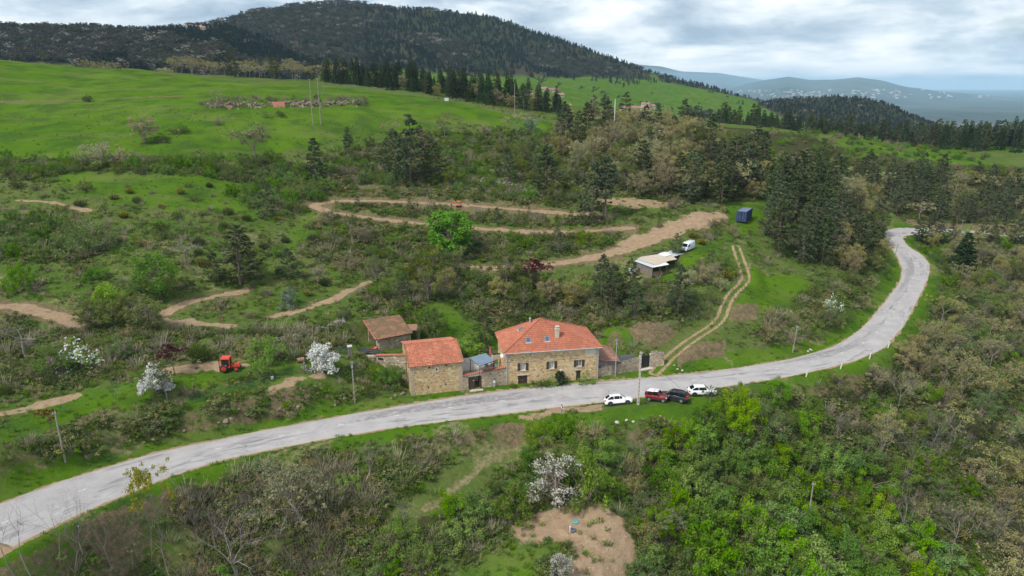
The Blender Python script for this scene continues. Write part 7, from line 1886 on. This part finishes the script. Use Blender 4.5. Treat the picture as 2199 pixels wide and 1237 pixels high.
one('young_pine', 1450, 545, 4.8, 'round dark pine overhanging the tin shed', 1.1); one('twig_bush', 1448, 446, 4.0, 'pale fallen dead tree at the edge of the clearing', 1.0); one('young_pine', 1416, 489, 2.6, 'tiny lone pine in the dirt clearing'); one('brush', 745, 372, 2.6, 'heap of pale dead branches behind the spindly pine', 1.2); one('brush', 775, 382, 2.4, 'heap of reddish-brown cut branches below the field', 1.2)
one('green_bush', 885, 712, 6.0, 'dark leafy bush right behind the old shed'); one('green_bush', 925, 722, 5.5, 'rounded dark bush right of the old shed porch'); one('young_pine', 1040, 738, 7.0, 'bushy dark pine behind the terrace'); one('fresh_bush', 1003, 762, 3.6, 'yellow-green shrub behind the barn and terrace', 1.2)
one('green_bush', 842, 822, 3.4, 'dense bush against the garden wall left of the barn', .9); one('green_bush', 815, 812, 2.6, 'lower bush left of the dense bush at the garden wall')
for x, k, h, w, lab in ((4.6, 'hedge_bush', 1.2, 1.4, 'low grey-green shrub left of the house flower bed'), (6.2, 'hedge_bush', 1.3, 1.4, 'low shrub in the middle of the house flower bed'), (7.6, 'laurel', 1.6, 1.1, 'light green shrub next to the dark yew at the house'), (8.9, 'yew', 2.6, 1.0, 'dark upright yew against the house wall'), (10.0, 'hedge_bush', 1.1, 1.0, 'low shrub between the yew and the house door'), (13.4, 'laurel', 1.9, 1.1, 'rounded bright green shrub right of the house door'), (1.0, 'green_bush', 1.2, .7, 'dark creeper by the left corner of the house')):
    q = loc2(HOUSE, x, -.75); plant(k, q[0], q[1], h, lab, None, random, .05, w)
one('round_fresh', 1664, 868, 4.8, 'leafy young tree on the verge below the road'); one('fresh_bush', 1590, 848, 2.4, 'small green shrub on the verge right of the parked cars', .6); one('olive_tree', 1522, 874, 3.4, 'leafy shrub growing in front of the last white car'); one('bare_tree', 1362, 1000, 6.0, 'bare spreading tree below the concrete pole', 1.2)
one('blossom_bush', 1785, 668, 3.6, 'pale flowering bush on the bank above the road'); one('spruce', 2062, 600, 14, 'tall dark conifer inside the hairpin', 1.5); one('pine', 1988, 524, 9.5, 'pine leaning over the far road'); one('pine', 1972, 518, 8, 'pine on the grass inside the hairpin'); one('laurel', 2075, 512, 4.5, 'bright green bush by the far road'); one('young_pine', 2160, 505, 9, 'broad pine below the far road near the right edge')
for (u, v, h), w in zip(((2012, 522, 8), (2040, 524, 7), (2105, 522, 8.5), (2132, 524, 7), (2188, 524, 9)), ('first', 'second', 'third', 'fourth', 'fifth')): one('pine', u, v, h, w + ' pine from the hairpin in the row below the far road')
one('bare_tree', 2045, 1190, 9, 'leafless grey tree in the lower right thicket', 1.2); one('bare_tree', 1950, 1160, 9, 'leafless tree left of the grey one in the lower right'); one('bare_tree', 1995, 960, 8, 'bare tree on the right slope below the road'); one('bare_tree', 2060, 980, 7, 'bare tree right of the one below the road'); one('bare_tree', 2150, 1190, 8, 'bare tree at the lower right edge')
one('laurel', 1880, 305, 3.0, 'dark dense bush on the far meadow'); one('laurel', 1965, 268, 7, 'bright green tree on the far ridge', .8); one('blossom_tree', 1935, 297, 6, 'white-blossoming tree on the far meadow')
one('yellow_tree', 325, 1215, 13.5, 'tall slim tree with yellow-green crown in front of the road', .55); one('bare_tree', 525, 1245, 10.5, 'large bare tree at the bottom left', 1.1)
for (u, v, h), w in zip(((28, 1232, 10), (75, 1250, 11.5), (128, 1212, 8), (200, 1235, 13), (238, 1222, 9), (285, 1245, 8), (368, 1248, 13), (352, 1160, 7.5), (425, 1240, 7.5), (300, 1205, 8.5), (160, 1245, 9), (470, 1240, 8)), 'first second third fourth fifth sixth seventh eighth ninth tenth eleventh twelfth'.split()):
    o = one('sapling', u, v, h, 'slender leafless sapling in front of the road at bottom left'); o['group'] = 'leafless saplings at bottom left'
one('bare_tree', 795, 1036, 6.5, 'twiggy bare shrub below the road in the middle'); one('pale_tree', 650, 1140, 9, 'pale budding tree below the road in the lower left'); one('bud_tree', 600, 1150, 8, 'olive budding tree left of the pale one below the road'); one('bare_tree', 880, 1130, 5, 'pale dead shrub beside the lower path', 1.3)

# ------------------------------------------------------------------ planting: thickets, hedges and woods
T = lambda kind, share, a, b, lab, grp: (kind, share, a, b, lab, grp)
zone([(0,345),(150,348),(350,345),(520,352),(600,346),(640,380),(520,392),(400,376),(300,374),(200,368),(100,378),(0,388)], 3.0, [T('hedge_bush',.6,1.8,3.2,'dull green bush in the hedge along the foot of the green field','hedge below the field'),T('green_bush',.4,2,3.8,'leafy bush in the hedge along the foot of the green field','leafy bushes in the field hedge')], seed=1)
zone([(430,234),(520,230),(640,230),(790,226),(790,212),(640,212),(520,212),(430,222)], 3.0, [T('twig_bush',.6,1.5,2.6,'leafless brush growing on the field stone heap','brush on the stone heap'),T('hedge_bush',.4,1.2,2.2,'dull bush growing on the field stone heap','bushes on the stone heap')], seed=2)
zone([(480,425),(560,384),(660,384),(690,430),(640,452),(540,452)], 3.4, [T('green_bush',.6,2.5,4.2,'green bush in the mound left of the dirt track loop','bush mound left of the track loop'),T('hedge_bush',.4,2,3.2,'dull bush in the mound left of the dirt track loop','dull bushes left of the track loop')], seed=3)
zone([(0,470),(120,475),(150,540),(60,560),(0,560)], 4, [T('green_bush',1,2.5,4.2,'green bush in the cluster at the left edge of the slope','bushes at the left edge')], seed=4)
zone([(0,400),(450,400),(760,470),(760,690),(480,690),(330,660),(0,640)], 4.9, [T('broom',.26,1.0,2.1,'dark broom bush on the rough grass of the left slope','broom on the left slope'),T('flowering_broom',.08,1.2,2.0,'broom with yellow flowers on the left slope','yellow broom on the left slope'),T('twig_bush',.2,1.0,2.0,'leafless grey bush on the left slope','leafless bushes on the left slope'),T('hedge_bush',.26,1.5,3.2,'dull green bush on the left slope','dull bushes on the left slope'),T('green_bush',.14,1.8,3.8,'leafy green bush on the left slope','leafy bushes on the left slope'),(None,.08,1,1,'','')], seed=5)
zone([(0,705),(330,710),(520,722),(700,705),(760,735),(700,765),(560,768),(420,770),(300,788),(150,818),(0,865)], 3.3, [T('hedge_bush',.4,1.3,2.4,'dull bush on the bank above the orchard terrace','bank above the orchard'),T('bramble',.3,.8,1.4,'bramble mound on the bank above the orchard terrace','brambles above the orchard'),T('bud_bush',.15,1.5,2.8,'budding bush on the bank above the orchard terrace','budding bushes above the orchard'),T('twig_bush',.15,1,2,'leafless bush on the bank above the orchard terrace','leafless bushes above the orchard')], seed=6)
zone([(0,990),(150,930),(300,890),(450,850),(620,815),(760,850),(870,840),(870,862),(700,882),(560,902),(400,932),(250,968),(100,1008),(0,1050)], 2.7, [T('bramble',.7,.6,1.2,'bramble trailing over the road bank left of the barn','brambles on the road bank'),T('hedge_bush',.3,.8,1.4,'low bush on the road bank left of the barn','low bushes on the road bank')], margin=1.6, seed=7)
zone([(765,850),(775,795),(870,785),(878,845)], 2.2, [T('hedge_bush',.5,1,2,'low bush on the bank between pole and barn','bushes between pole and barn'),T('bramble',.5,.6,1.0,'bramble on the bank between pole and barn','brambles between pole and barn')], margin=1.2, seed=8)
zone([(330,1260),(350,1085),(520,1025),(700,980),(880,950),(1010,965),(960,1040),(880,1110),(780,1260)], 3.3, [T('hedge_bush',.27,1.5,3.0,'dull green bush on the slope below the road at lower left','bushes below the road'),T('bud_bush',.30,1.8,3.4,'budding olive bush on the slope below the road at lower left','budding bushes below the road'),T('twig_bush',.18,1.6,2.8,'leafless brush on the slope below the road at lower left','brush below the road'),T('fresh_bush',.20,1.8,3.0,'leafy bush on the slope below the road at lower left','leafy bushes below the road'),(None,.12,1,1,'','')], margin=3.5, seed=9)
zone([(780,1260),(850,1172),(950,1112),(1060,1062),(1130,1012),(1160,1062),(1130,1102),(1050,1132),(960,1192),(900,1260)], 2.5, [T('green_bush',.55,2.4,4.2,'green bush in the hedge beside the lower grass path','hedge beside the lower path'),T('fresh_bush',.45,2.2,4.0,'fresh green bush in the hedge beside the lower grass path','fresh bushes beside the lower path')], margin=1.0, seed=10)
zone([(1120,970),(1180,935),(1290,945),(1335,1000),(1335,1070),(1290,1068),(1200,1062),(1150,1075),(1130,1030)], 2.7, [T('green_bush',.5,2.2,4.2,'green bush between the lower path and the tall yellow-green shrub','bushes right of the lower path'),T('hedge_bush',.3,1.8,3.2,'dull bush between the lower path and the thicket','dull bushes right of the lower path'),T('bud_bush',.2,1.8,3.0,'budding bush between the lower path and the thicket','budding bushes right of the lower path')], margin=1.0, seed=11)
zone([(1355,1300),(1378,1190),(1375,1120),(1352,1060),(1350,1000),(1420,962),(1560,915),(1660,892),(1700,900),(1790,985),(1880,1060),(1960,1140),(2080,1300)], 2.1, [T('green_bush',.38,3.2,5.4,'leafy green bush in the big foreground thicket','green thicket'),T('fresh_bush',.42,3.2,5.6,'fresh yellow-green bush in the big foreground thicket','fresh bushes of the thicket'),T('hedge_bush',.12,2.4,4,'dull bush in the big foreground thicket','dull bushes of the thicket'),T('bud_bush',.10,2.5,4,'brownish budding bush in the big foreground thicket','budding bushes of the thicket')], margin=2.5, seed=12)
zone([(1700,900),(1800,845),(1930,785),(2005,705),(2035,610),(2065,550),(2199,535),(2330,565),(2330,1300),(2080,1300),(1960,1140),(1880,1060),(1790,985)], 3.8, [T('round_tree',.20,4.5,7.5,'brownish round-crowned tree on the wooded slope right of the bend','round budding trees on the right slope'),T('bud_tree',.14,4.5,8,'brownish budding tree on the wooded slope right of the bend','budding trees on the right slope'),T('bud_bush',.28,2.5,4.5,'brownish budding bush on the wooded slope right of the bend','budding bushes on the right slope'),T('round_olive',.16,4,7,'olive-green tree on the wooded slope right of the bend','olive trees on the right slope'),T('green_bush',.18,2.5,4.5,'leafy bush on the wooded slope right of the bend','leafy bushes on the right slope'),T('bare_tree',.12,5,8,'leafless tree on the wooded slope right of the bend','leafless trees on the right slope'),T('flowering_broom',.04,1.5,2.4,'yellow broom on the wooded slope right of the bend','yellow broom on the right slope')], margin=3.5, seed=13)
zone([(1410,915),(1560,880),(1690,862),(1705,895),(1560,912),(1440,945)], 2.8, [T('bramble',1,.8,1.4,'bramble mound on the slope below the parked cars','brambles below the cars')], margin=3, seed=14)
zone([(780,655),(830,600),(950,598),(1100,612),(1230,632),(1235,672),(1050,658),(950,645),(880,668)], 4.6, [T('round_olive',.4,5,8.5,'olive-green tree on the slope between the farm and the dirt track','trees above the farm'),T('round_tree',.3,5,8,'brownish budding tree on the slope between the farm and the dirt track','budding trees above the farm'),T('green_bush',.2,2,4,'leafy bush on the slope between the farm and the dirt track','bushes above the farm'),T('young_pine',.1,4,6,'young pine on the slope between the farm and the dirt track','young pines above the farm')], margin=1.0, seed=15)
zone([(1220,640),(1330,620),(1460,650),(1470,690),(1400,705),(1330,690),(1240,680)], 4.2, [T('pine',.65,6.5,10,'dark pine on the bank behind the farmhouse','pines behind the farmhouse'),T('hedge_bush',.2,1.5,2.6,'dull bush on the bank behind the farmhouse','bushes behind the farmhouse'),T('flowering_broom',.15,1.5,2.2,'yellow broom on the bank behind the farmhouse','broom behind the farmhouse')], margin=1.5, seed=16)
zone([(1040,690),(1240,684),(1230,670),(1060,668)], 3.2, [T('hedge_bush',.6,1.2,2.2,'dull bush on the cut bank directly behind the farmhouse','cut bank bushes'),T('twig_bush',.4,1.2,2,'leafless bush on the cut bank directly behind the farmhouse','cut bank brush')], seed=17)
zone([(640,520),(700,470),(850,485),(1000,500),(1200,508),(1345,498),(1335,535),(1200,560),(1000,570),(820,560)], 3.3, [T('hedge_bush',.4,1.3,2.8,'dull bush on the slope between the dirt tracks','bushes between the tracks'),T('green_bush',.25,1.6,3.4,'leafy bush on the slope between the dirt tracks','leafy bushes between the tracks'),T('round_tree',.15,4,6.5,'budding tree on the slope between the dirt tracks','budding trees between the tracks'),T('broom',.2,1.2,2.2,'dark broom on the slope between the dirt tracks','broom between the tracks')], margin=2.0, seed=18)
zone([(720,437),(900,442),(1100,456),(1265,466),(1330,485),(1150,490),(950,476),(800,462),(700,448)], 3.2, [T('bramble',.4,.6,1.2,'bramble on the strip inside the dirt track loop','brambles in the track loop'),T('hedge_bush',.35,1.0,2.2,'dull bush on the strip inside the dirt track loop','bushes in the track loop'),T('young_pine',.25,2,4.2,'young pine on the strip inside the dirt track loop','young pines in the track loop')], margin=1.0, seed=19)
zone([(700,424),(800,404),(930,396),(1030,424),(1260,448),(1272,400),(1240,330),(1180,292),(1080,290),(950,285),(860,305),(780,315),(640,354),(640,384),(700,400)], 3.9, [T('green_bush',.36,1.8,3.8,'leafy bush on the scrubby slope above the track loop','leafy bushes above the loop'),T('hedge_bush',.28,1.5,3,'dull bush on the scrubby slope above the track loop','dull bushes above the loop'),T('young_pine',.14,3,6,'young pine on the scrubby slope above the track loop','young pines above the loop'),T('round_olive',.12,4,7,'olive-green tree on the scrubby slope above the track loop','olive trees above the loop'),T('twig_bush',.1,1.5,2.5,'leafless bush on the scrubby slope above the track loop','leafless bushes above the loop')], seed=20)
zone([(1200,335),(1195,292),(1260,276),(1400,268),(1480,285),(1560,318),(1640,360),(1660,405),(1640,430),(1560,432),(1430,442),(1290,438),(1272,400)], 5.4, [T('round_tree',.46,6,9.5,'brownish round-crowned tree in the wood above the clearing','round trees above the clearing'),T('bud_tree',.16,6.5,10.5,'brownish budding tree in the wood above the clearing','wood above the clearing'),T('round_olive',.2,6,9.0,'olive-green tree in the wood above the clearing','olive trees of the wood'),T('pine',.12,9,14,'dark pine scattered in the wood above the clearing','pines in the wood')], seed=21)
zone([(1440,438),(1560,445),(1600,402),(1640,402),(1650,368),(1540,362),(1470,390)], 5.2, [T('pine',1,10,15,'dark pine in the stand behind the blue container','pines behind the container')], seed=22)
zone([(1650,480),(1665,420),(1700,385),(1760,378),(1800,420),(1800,520),(1765,572),(1690,562),(1650,525)], 4.7, [T('pine',1,9.5,14,'dark pine in the stand between container and road bend','pines right of the container')], seed=23)
zone([(1800,420),(1790,385),(1850,400),(1890,450),(1892,500),(1900,545),(1880,600),(1830,592),(1780,572),(1800,520)], 4.6, [T('round_tree',.5,5,8.5,'brownish tree on the bank inside the first bend','trees inside the bend'),T('round_olive',.22,5,8,'olive-green tree on the bank inside the first bend','olive trees inside the bend'),T('pine',.28,8,12,'dark pine on the bank inside the first bend','pines inside the bend')], margin=2.0, seed=24)
zone([(1620,705),(1700,645),(1800,605),(1885,600),(1868,655),(1810,702),(1710,738),(1620,738)], 3.7, [T('bud_bush',.38,1.6,3.4,'budding bush on the bank above the right-hand bend','budding bushes on the bend bank'),T('hedge_bush',.36,1.4,3,'dull bush on the bank above the right-hand bend','dull bushes on the bend bank'),T('round_olive',.12,3.5,6,'olive-green tree on the bank above the right-hand bend','trees on the bend bank'),T('twig_bush',.14,1.4,2.4,'leafless bush on the bank above the right-hand bend','leafless bushes on the bend bank')], margin=2.5, seed=25)
zone([(1450,655),(1475,605),(1555,548),(1582,560),(1585,590),(1550,622),(1535,650),(1480,688)], 2.9, [T('bud_bush',.42,2.4,4.4,'budding bush in the thicket between tin shed and track','thicket by the track'),T('hedge_bush',.30,2,3.6,'dull bush in the thicket between tin shed and track','dull bushes by the track'),T('flowering_broom',.14,1.5,2.5,'yellow broom in the thicket between tin shed and track','broom by the track'),T('green_bush',.14,2,3.6,'leafy bush in the thicket between tin shed and track','leafy bushes by the track')], margin=1.0, seed=26)
zone([(1480,515),(1530,482),(1570,475),(1575,492),(1520,522),(1490,530)], 2.6, [T('bud_bush',.5,1.5,2.8,'budding bush on the strip between the dirt clearing and the grass','strip below the clearing'),T('hedge_bush',.3,1.2,2.2,'dull bush on the strip between the dirt clearing and the grass','dull bushes below the clearing'),T('flowering_broom',.2,1.2,2,'yellow broom on the strip between the dirt clearing and the grass','broom below the clearing')], seed=27)
zone([(1895,455),(1950,474),(2100,482),(2260,488),(2270,410),(2199,395),(2080,392),(1940,380),(1800,372),(1840,410)], 6.4, [T('pine',.72,8.5,12.5,'pine in the wood above the far road on the right','pines above the far road'),T('bud_tree',.18,6,9,'budding tree in the wood above the far road on the right','budding trees above the far road'),T('olive_tree',.10,6,9,'olive-green tree in the wood above the far road on the right','olive trees above the far road')], margin=2.0, seed=28)
zone([(1995,512),(2199,516),(2280,522),(2280,552),(2070,545),(2000,560)], 4.6, [T('round_tree',.5,4.5,7,'budding tree on the slope below the far road','trees below the far road'),T('green_bush',.3,2.5,4,'leafy bush on the slope below the far road','bushes below the far road'),T('young_pine',.2,5,8,'young pine on the slope below the far road','pines below the far road')], margin=2.5, seed=29)
zone([(1560,300),(1700,290),(1900,285),(2060,320),(2150,345),(1950,338),(1760,330),(1640,325)], 7.0, [T('green_bush',.35,1.5,3.5,'leafy bush scattered over the far meadow','bushes on the far meadow'),T('hedge_bush',.3,1.5,3,'dull bush scattered over the far meadow','dull bushes on the far meadow'),T('flowering_broom',.2,1.2,2.2,'yellow broom scattered over the far meadow','broom on the far meadow'),T('bud_bush',.15,2,4,'budding bush scattered over the far meadow','budding bushes on the far meadow')], seed=30, gather=True)
zone([(1470,292),(1640,338),(1790,378),(1940,388),(2120,400),(2199,398),(2160,368),(2000,352),(1850,345),(1700,342),(1580,322)], 4.6, [T('round_tree',.3,2.5,4.5,'low brownish tree along the lower edge of the far meadow','low trees at the meadow edge'),T('green_bush',.22,2,3.6,'leafy bush along the lower edge of the far meadow','leafy bushes at the meadow edge'),T('bud_bush',.22,2,3.6,'budding bush along the lower edge of the far meadow','budding bushes at the meadow edge'),T('round_olive',.2,2.5,5,'olive-green tree along the lower edge of the far meadow','olive trees at the meadow edge'),T('flowering_broom',.06,1.5,2.2,'yellow broom along the lower edge of the far meadow','broom at the meadow edge')], seed=35, gather=True)
def zone_uy(uy, *a, **k):
    global ground
    sv = ground; pts = []
    for u, y in uy: pts.append(np.array(((u - FW / 2) / FPX * (.958 * y + 8), y, 0.0)))
    it = iter(pts); ground = lambda *q: next(it)
    try:
        P = np.array(pts); rng = np.random.default_rng(900 + k.get('seed', 0)); pr = random.Random(k.get('seed', 0)); n = 0
        ground = sv
        for x, y in poisson(P, a[0], rng):
            if not clear_at(x, y, .3): continue
            q = pr.choices(a[1], [t[1] for t in a[1]])[0]
            plant(q[0], x, y, pr.uniform(q[2], q[3]), q[4], q[5], pr, .1); COUNT[q[0]] = COUNT.get(q[0], 0) + 1
    finally: ground = sv
zone_uy([(690,336),(880,308),(1050,290),(1200,283),(1200,306),(1050,322),(880,345),(740,362)], 4.4, [T('spruce',.84,6,13,'dark spruce in the belt behind the crest of the field','spruce belt behind the field'),T('pine',.08,8,13,'pine among the spruces behind the crest of the field','pines in the spruce belt'),T('round_tree',.08,5,8,'budding tree among the spruces behind the crest of the field','budding trees in the spruce belt')], seed=31)
zone_uy([(380,348),(560,336),(735,330),(740,360),(560,372),(380,384)], 8.0, [T('bud_tree',.55,7,10,'brownish tree behind the crest of the field','trees behind the field crest'),T('pine',.3,10,15,'dark pine behind the crest of the field','pines behind the field crest'),T('bare_tree',.15,7,10,'leafless tree behind the crest of the field','leafless trees behind the field crest')], seed=32)
zone_uy([(-60,392),(150,385),(380,378),(380,420),(150,430),(-60,430)], 10.0, [T('bud_tree',.6,6,10,'brownish tree behind the left part of the field','trees behind the left field'),T('bud_bush',.4,3,5,'budding bush behind the left part of the field','bushes behind the left field')], seed=33)
zone_uy([(1540,385),(1700,395),(1860,385),(1980,370),(2100,350),(2260,345),(2260,385),(2100,395),(1980,410),(1860,425),(1700,435),(1540,420)], 6.6, [T('spruce',.5,11,16,'dark conifer on the ridge behind the far meadow','ridge conifers'),T('pine',.5,11,16,'dark pine on the ridge behind the far meadow','ridge pines')], seed=34)

# ------------------------------------------------------------------ growth nobody could count
_ks = sorted({g[4] for g in GATHER}); _h = [g[3] for g in GATHER]
scatter_stuff('meadow_scrub', [g[:3] for g in GATHER], [(h * 1.1, h * 1.1, h) for h in _h], [_ks.index(g[4]) for g in GATHER], [LIB[k][0][1] for k in _ks], 'mixed low scrub and small trees dotted over the far meadow', 'scrub')
def far_proto(seed, kind):
    rng = np.random.default_rng(seed)
    if kind == 'conifer':
        C = []; R = []
        for i in range(7):
            h = .1 + .85 * i / 7
            for k in range(4): a = 2 * pi * (k + rng.random()) / 4; L = 1.9 * (1 - h) + .15; C.append((cos(a) * L * .6, sin(a) * L * .6, h * 10)); R.append(.55 * (1.15 - h) + .25)
        V, F, va = leaves(C, R, 6, 1.0, rng, .7, .6, .3, .4); return quick_mesh('far_conifer', V, F, ['far_needles'], None, va)
    C = rng.normal(size=(14, 3)) * (2.1, 2.1, 1.7) + (0, 0, 6.0)
    V, F, va = leaves(C, [1.6] * 14, 13, 1.1, rng, .8, .7, .3, .5); return quick_mesh('far_broadleaf', V, F, [kind], None, va)
leaf_mat('far_needles', (.012, .021, .016), (.025, .038, .026), None, .02, .3, .1)  # far leaf colours darkened, cloud shadow over the mountain put into them
leaf_mat('far_brown', (.060, .050, .045), (.095, .080, .070), (.065, .078, .036), .02, .35, .25, .2)
leaf_mat('far_olive', (.056, .068, .03), (.085, .092, .04), None, .03, .3, .25)
leaf_mat('far_pale', (.24, .22, .19), (.32, .30, .26), None, .01, .2, .25)
FARP = [far_proto(1, 'conifer'), far_proto(2, 'conifer'), far_proto(3, 'far_brown'), far_proto(4, 'far_brown'), far_proto(5, 'far_olive'), far_proto(6, 'far_pale')]
def heights(x, y):
    th = np.arctan2(x, y); rho = np.hypot(x, y); j = np.clip((th - TH[0]) / (TH[1] - TH[0]), 0, NT_ - 1.001); j0 = j.astype(int); w = j - j0
    i = np.clip(np.searchsorted(RHO, rho) - 1, 0, NR - 2); a = np.clip((rho - RHO[i]) / (RHO[i + 1] - RHO[i]), 0, 1)
    return (Z[i, j0] * (1 - w) + Z[i, j0 + 1] * w) * (1 - a) + (Z[i + 1, j0] * (1 - w) + Z[i + 1, j0 + 1] * w) * a, i, np.clip(np.round(j).astype(int), 0, NT_ - 1)
def forest():
    rg = np.random.default_rng(77); pts = []; sc = []; pk = []
    N = 62000; t = rg.uniform(radians(-40), radians(40), N); rho = np.exp(rg.uniform(math.log(560), math.log(1850), N)); x, y = rho * np.sin(t), rho * np.cos(t)
    z, i, j = heights(x, y); m = MOUNT[i, j] * (M_MNT[i, j] > .5); n = fbm(x / 170, y / 170, 91, 4); n2 = fbm(x / 60, y / 60, 95, 3); q = rg.random(N)
    con = np.where(m == 2, sstep(.44, .56, n + np.where(t > -.2, .08, -.06)), np.where(m == 3, .85, sstep(.56, .68, n)))
    isc = rg.random(N) < con
    k = np.where(isc, rg.integers(0, 2, N), np.where(q < .05, 5, np.where(q < .14 + .4 * sstep(.5, .62, n2), 4, rg.integers(2, 4, N))))
    h = np.where(isc, rg.uniform(6, 10.5, N), rg.uniform(6, 9, N)) / 10 * np.where(m == 3, .7, 1.0); w = h * rg.uniform(1.4, 2.0, N); ok = m > 0
    pts.append(np.stack([x, y, z - .6], 1)[ok]); sc.append(np.stack([w, w, h], 1)[ok]); pk.append(k[ok])
    # trees and hedges in the valley
    N = 9000; t = rg.uniform(radians(-8), radians(40), N); rho = np.exp(rg.uniform(math.log(450), math.log(2100), N)); x, y = rho * np.sin(t), rho * np.cos(t)
    z, i, j = heights(x, y); a = fbm(x / 90, y / 150, 101, 2); b = fbm(x / 200, y / 200, 105, 3)
    ok = ~((MOUNT[i, j] > 0) & (M_MNT[i, j] > .5)) & ((np.abs(a - .5) < .014) | (b > .66) | ((t > radians(14)) & (b > .52)))
    con = (b > .60) | (t > radians(16)); k = np.where(con & (rg.random(N) < .8), rg.integers(0, 2, N), rg.integers(2, 5, N)); h = rg.uniform(5, 11, N) / 10
    pts.append(np.stack([x, y, z - .4], 1)[ok]); sc.append(np.stack([h * 1.1, h * 1.1, h], 1)[ok]); pk.append(k[ok])
    pts, sc, pk = np.concatenate(pts), np.concatenate(sc), np.concatenate(pk)
    scatter_stuff('mountain_forest', pts, sc, pk, FARP, 'dense mixed forest covering the mountain and the hedges of the valley beyond', 'forest')
    return len(pts)
NF = forest()
def tuft_proto(seed, mat, n=26, h=1.0, spread=.5, w=.05):
    rng = np.random.default_rng(seed); a = rng.random(n) * 2 * pi; r = rng.random(n) * spread; p = np.stack([r * np.cos(a), r * np.sin(a), np.zeros(n)], 1)
    d = np.stack([np.cos(a) * rng.uniform(.1, .8, n), np.sin(a) * rng.uniform(.1, .8, n), np.ones(n)], 1) * (h * rng.uniform(.5, 1.1, n))[:, None]
    b = np.stack([-np.sin(a), np.cos(a), np.zeros(n)], 1) * w
    V = np.stack([p - b, p + b, p + d + b * .4, p + d - b * .4], 1).reshape(-1, 3)
    return quick_mesh('tuft', V, np.arange(4 * n).reshape(-1, 4), [mat], None, (np.repeat(rng.random(n), 4), np.repeat(rng.random(n), 4)))
def low_bush(seed, mat, n=270, size=.13, twig=True):
    rng = np.random.default_rng(seed); C = rng.normal(size=(9, 3)) * (.5, .5, .16) + (0, 0, .32)
    V, F, va = leaves(C, [.36] * 9, n // 9, size, rng, .7, .6, .3, .6); V[:, 2] = np.maximum(V[:, 2], 0)
    return quick_mesh('low_bush', V, F, [mat], None, va)
COVER = [tuft_proto(1, 'dry_grass'), tuft_proto(2, 'dry_grass', 34, .8), tuft_proto(3, 'grass_blade', 30, .7), low_bush(4, 'hedge_leaf'), low_bush(5, 'broom_leaf'), low_bush(6, 'dead_leaf', 160, .12), low_bush(7, 'green_leaf'), low_bush(8, 'bud_leaf', 200), tuft_proto(9, 'twig_tuft', 60, 1.5, .6, .022)]
def cover():
    rg = np.random.default_rng(55); N = 90000
    th = rg.uniform(radians(-40), radians(40), N); rho = np.exp(rg.uniform(math.log(62), math.log(300), N)); x, y = rho * np.sin(th), rho * np.cos(th)
    c = fbm(x / 5, y / 5, 111, 3); kd = fbm(x / 11, y / 11, 121, 3); p, q, s = rg.random(N), rg.random(N), rg.random(N); z, i, j = heights(x, y)
    ok = ((KEEP[i, j] > .25) | ((ROAD_E[i, j] > .8) & (rg.random(N) < .12))) & ((M_DIRT[i, j] < .45) | (rg.random(N) < .10)) & (M_BARE[i, j] < .5 + .5 * p); lu = M_LUSH[i, j]; wd = M_WOOD[i, j] > .5; meadow = lu > .5; scr = (M_SCR[i, j] > .4) & ~meadow & (c > .36)
    for E_ in EXCL: ok &= ~inpoly(x, y, E_)
    ok &= np.where(meadow, (p < .16) & (y < 240), p < np.where(wd | scr, .95, .22 + 1.3 * np.maximum(0, c - .45)))
    g = np.select([q < .18, q < .28, q < .34, q < .84], [0, 1, 5, 2], 3); b = np.select([q < .30, q < .45, q < .60, q < .76, q < .9], [3, 4, 6, 7, 2], 5)
    k = np.where(meadow, 2, np.where((kd < .5) & ~wd & ~scr, g, b)); k = np.where(wd & (k < 2), 7, k)
    k = np.where(M_DIRT[i, j] > .45, 2, k)
    twg = (M_TWG[i, j] > .5) & (rg.random(N) < .18) & ~meadow; k = np.where(twg, 8, k); k = np.where((k == 5) & (rg.random(N) < .5), 8, k)
    h = np.where(meadow, .25 + .35 * s, np.where(k < 3, .35 + .45 * s, .45 + .75 * s) * np.where(scr, 1.35, 1.0))
    ok &= ~((k > 2) & (KEEP[i, j] < .6 + 1.0 * h))
    pts = np.stack([x, y, z - .03], 1)[ok]
    scatter_stuff('ground_cover', pts, np.stack([h * 1.15, h * 1.15, h], 1)[ok], k[ok], COVER, 'tufts of dry and green grass, heath and low scrub over the slopes', 'undergrowth')
    return len(pts)
NC = cover()
def far_town():
    rg = np.random.default_rng(3); m = MB(); n = 0
    while n < 150:
        u, v = rg.uniform(1440, 2199), rg.uniform(193, 212)
        if rg.random() > .9 * math.exp(-((u - 1770) / 170) ** 2) + .12: continue
        g = ground(u, v, 3000); r = math.hypot(g[0], g[1])
        if r < 6000 or r > 24000: continue
        s = r / 9000; w = rg.uniform(9, 34) * s
        m.box((g[0], g[1], g[2] + 5 * s), (w, rg.uniform(10, 25) * s, rg.uniform(9, 16) * s), rg.uniform(-.5, .5), int(rg.random() < .3)); n += 1
    mat_worn('town_white', (.42, .41, .40), (.56, .55, .54), .02, .8); mat_worn('town_roof', (.36, .22, .17), (.46, .30, .24), .02, .9)
    tag(m.build('distant_town', ['town_white', 'town_roof']), 'pale buildings of a town spread over the hazy plain far away', 'town', kind='stuff')
far_town()
print('COUNTS', COUNT, 'forest', NF, 'cover', NC)
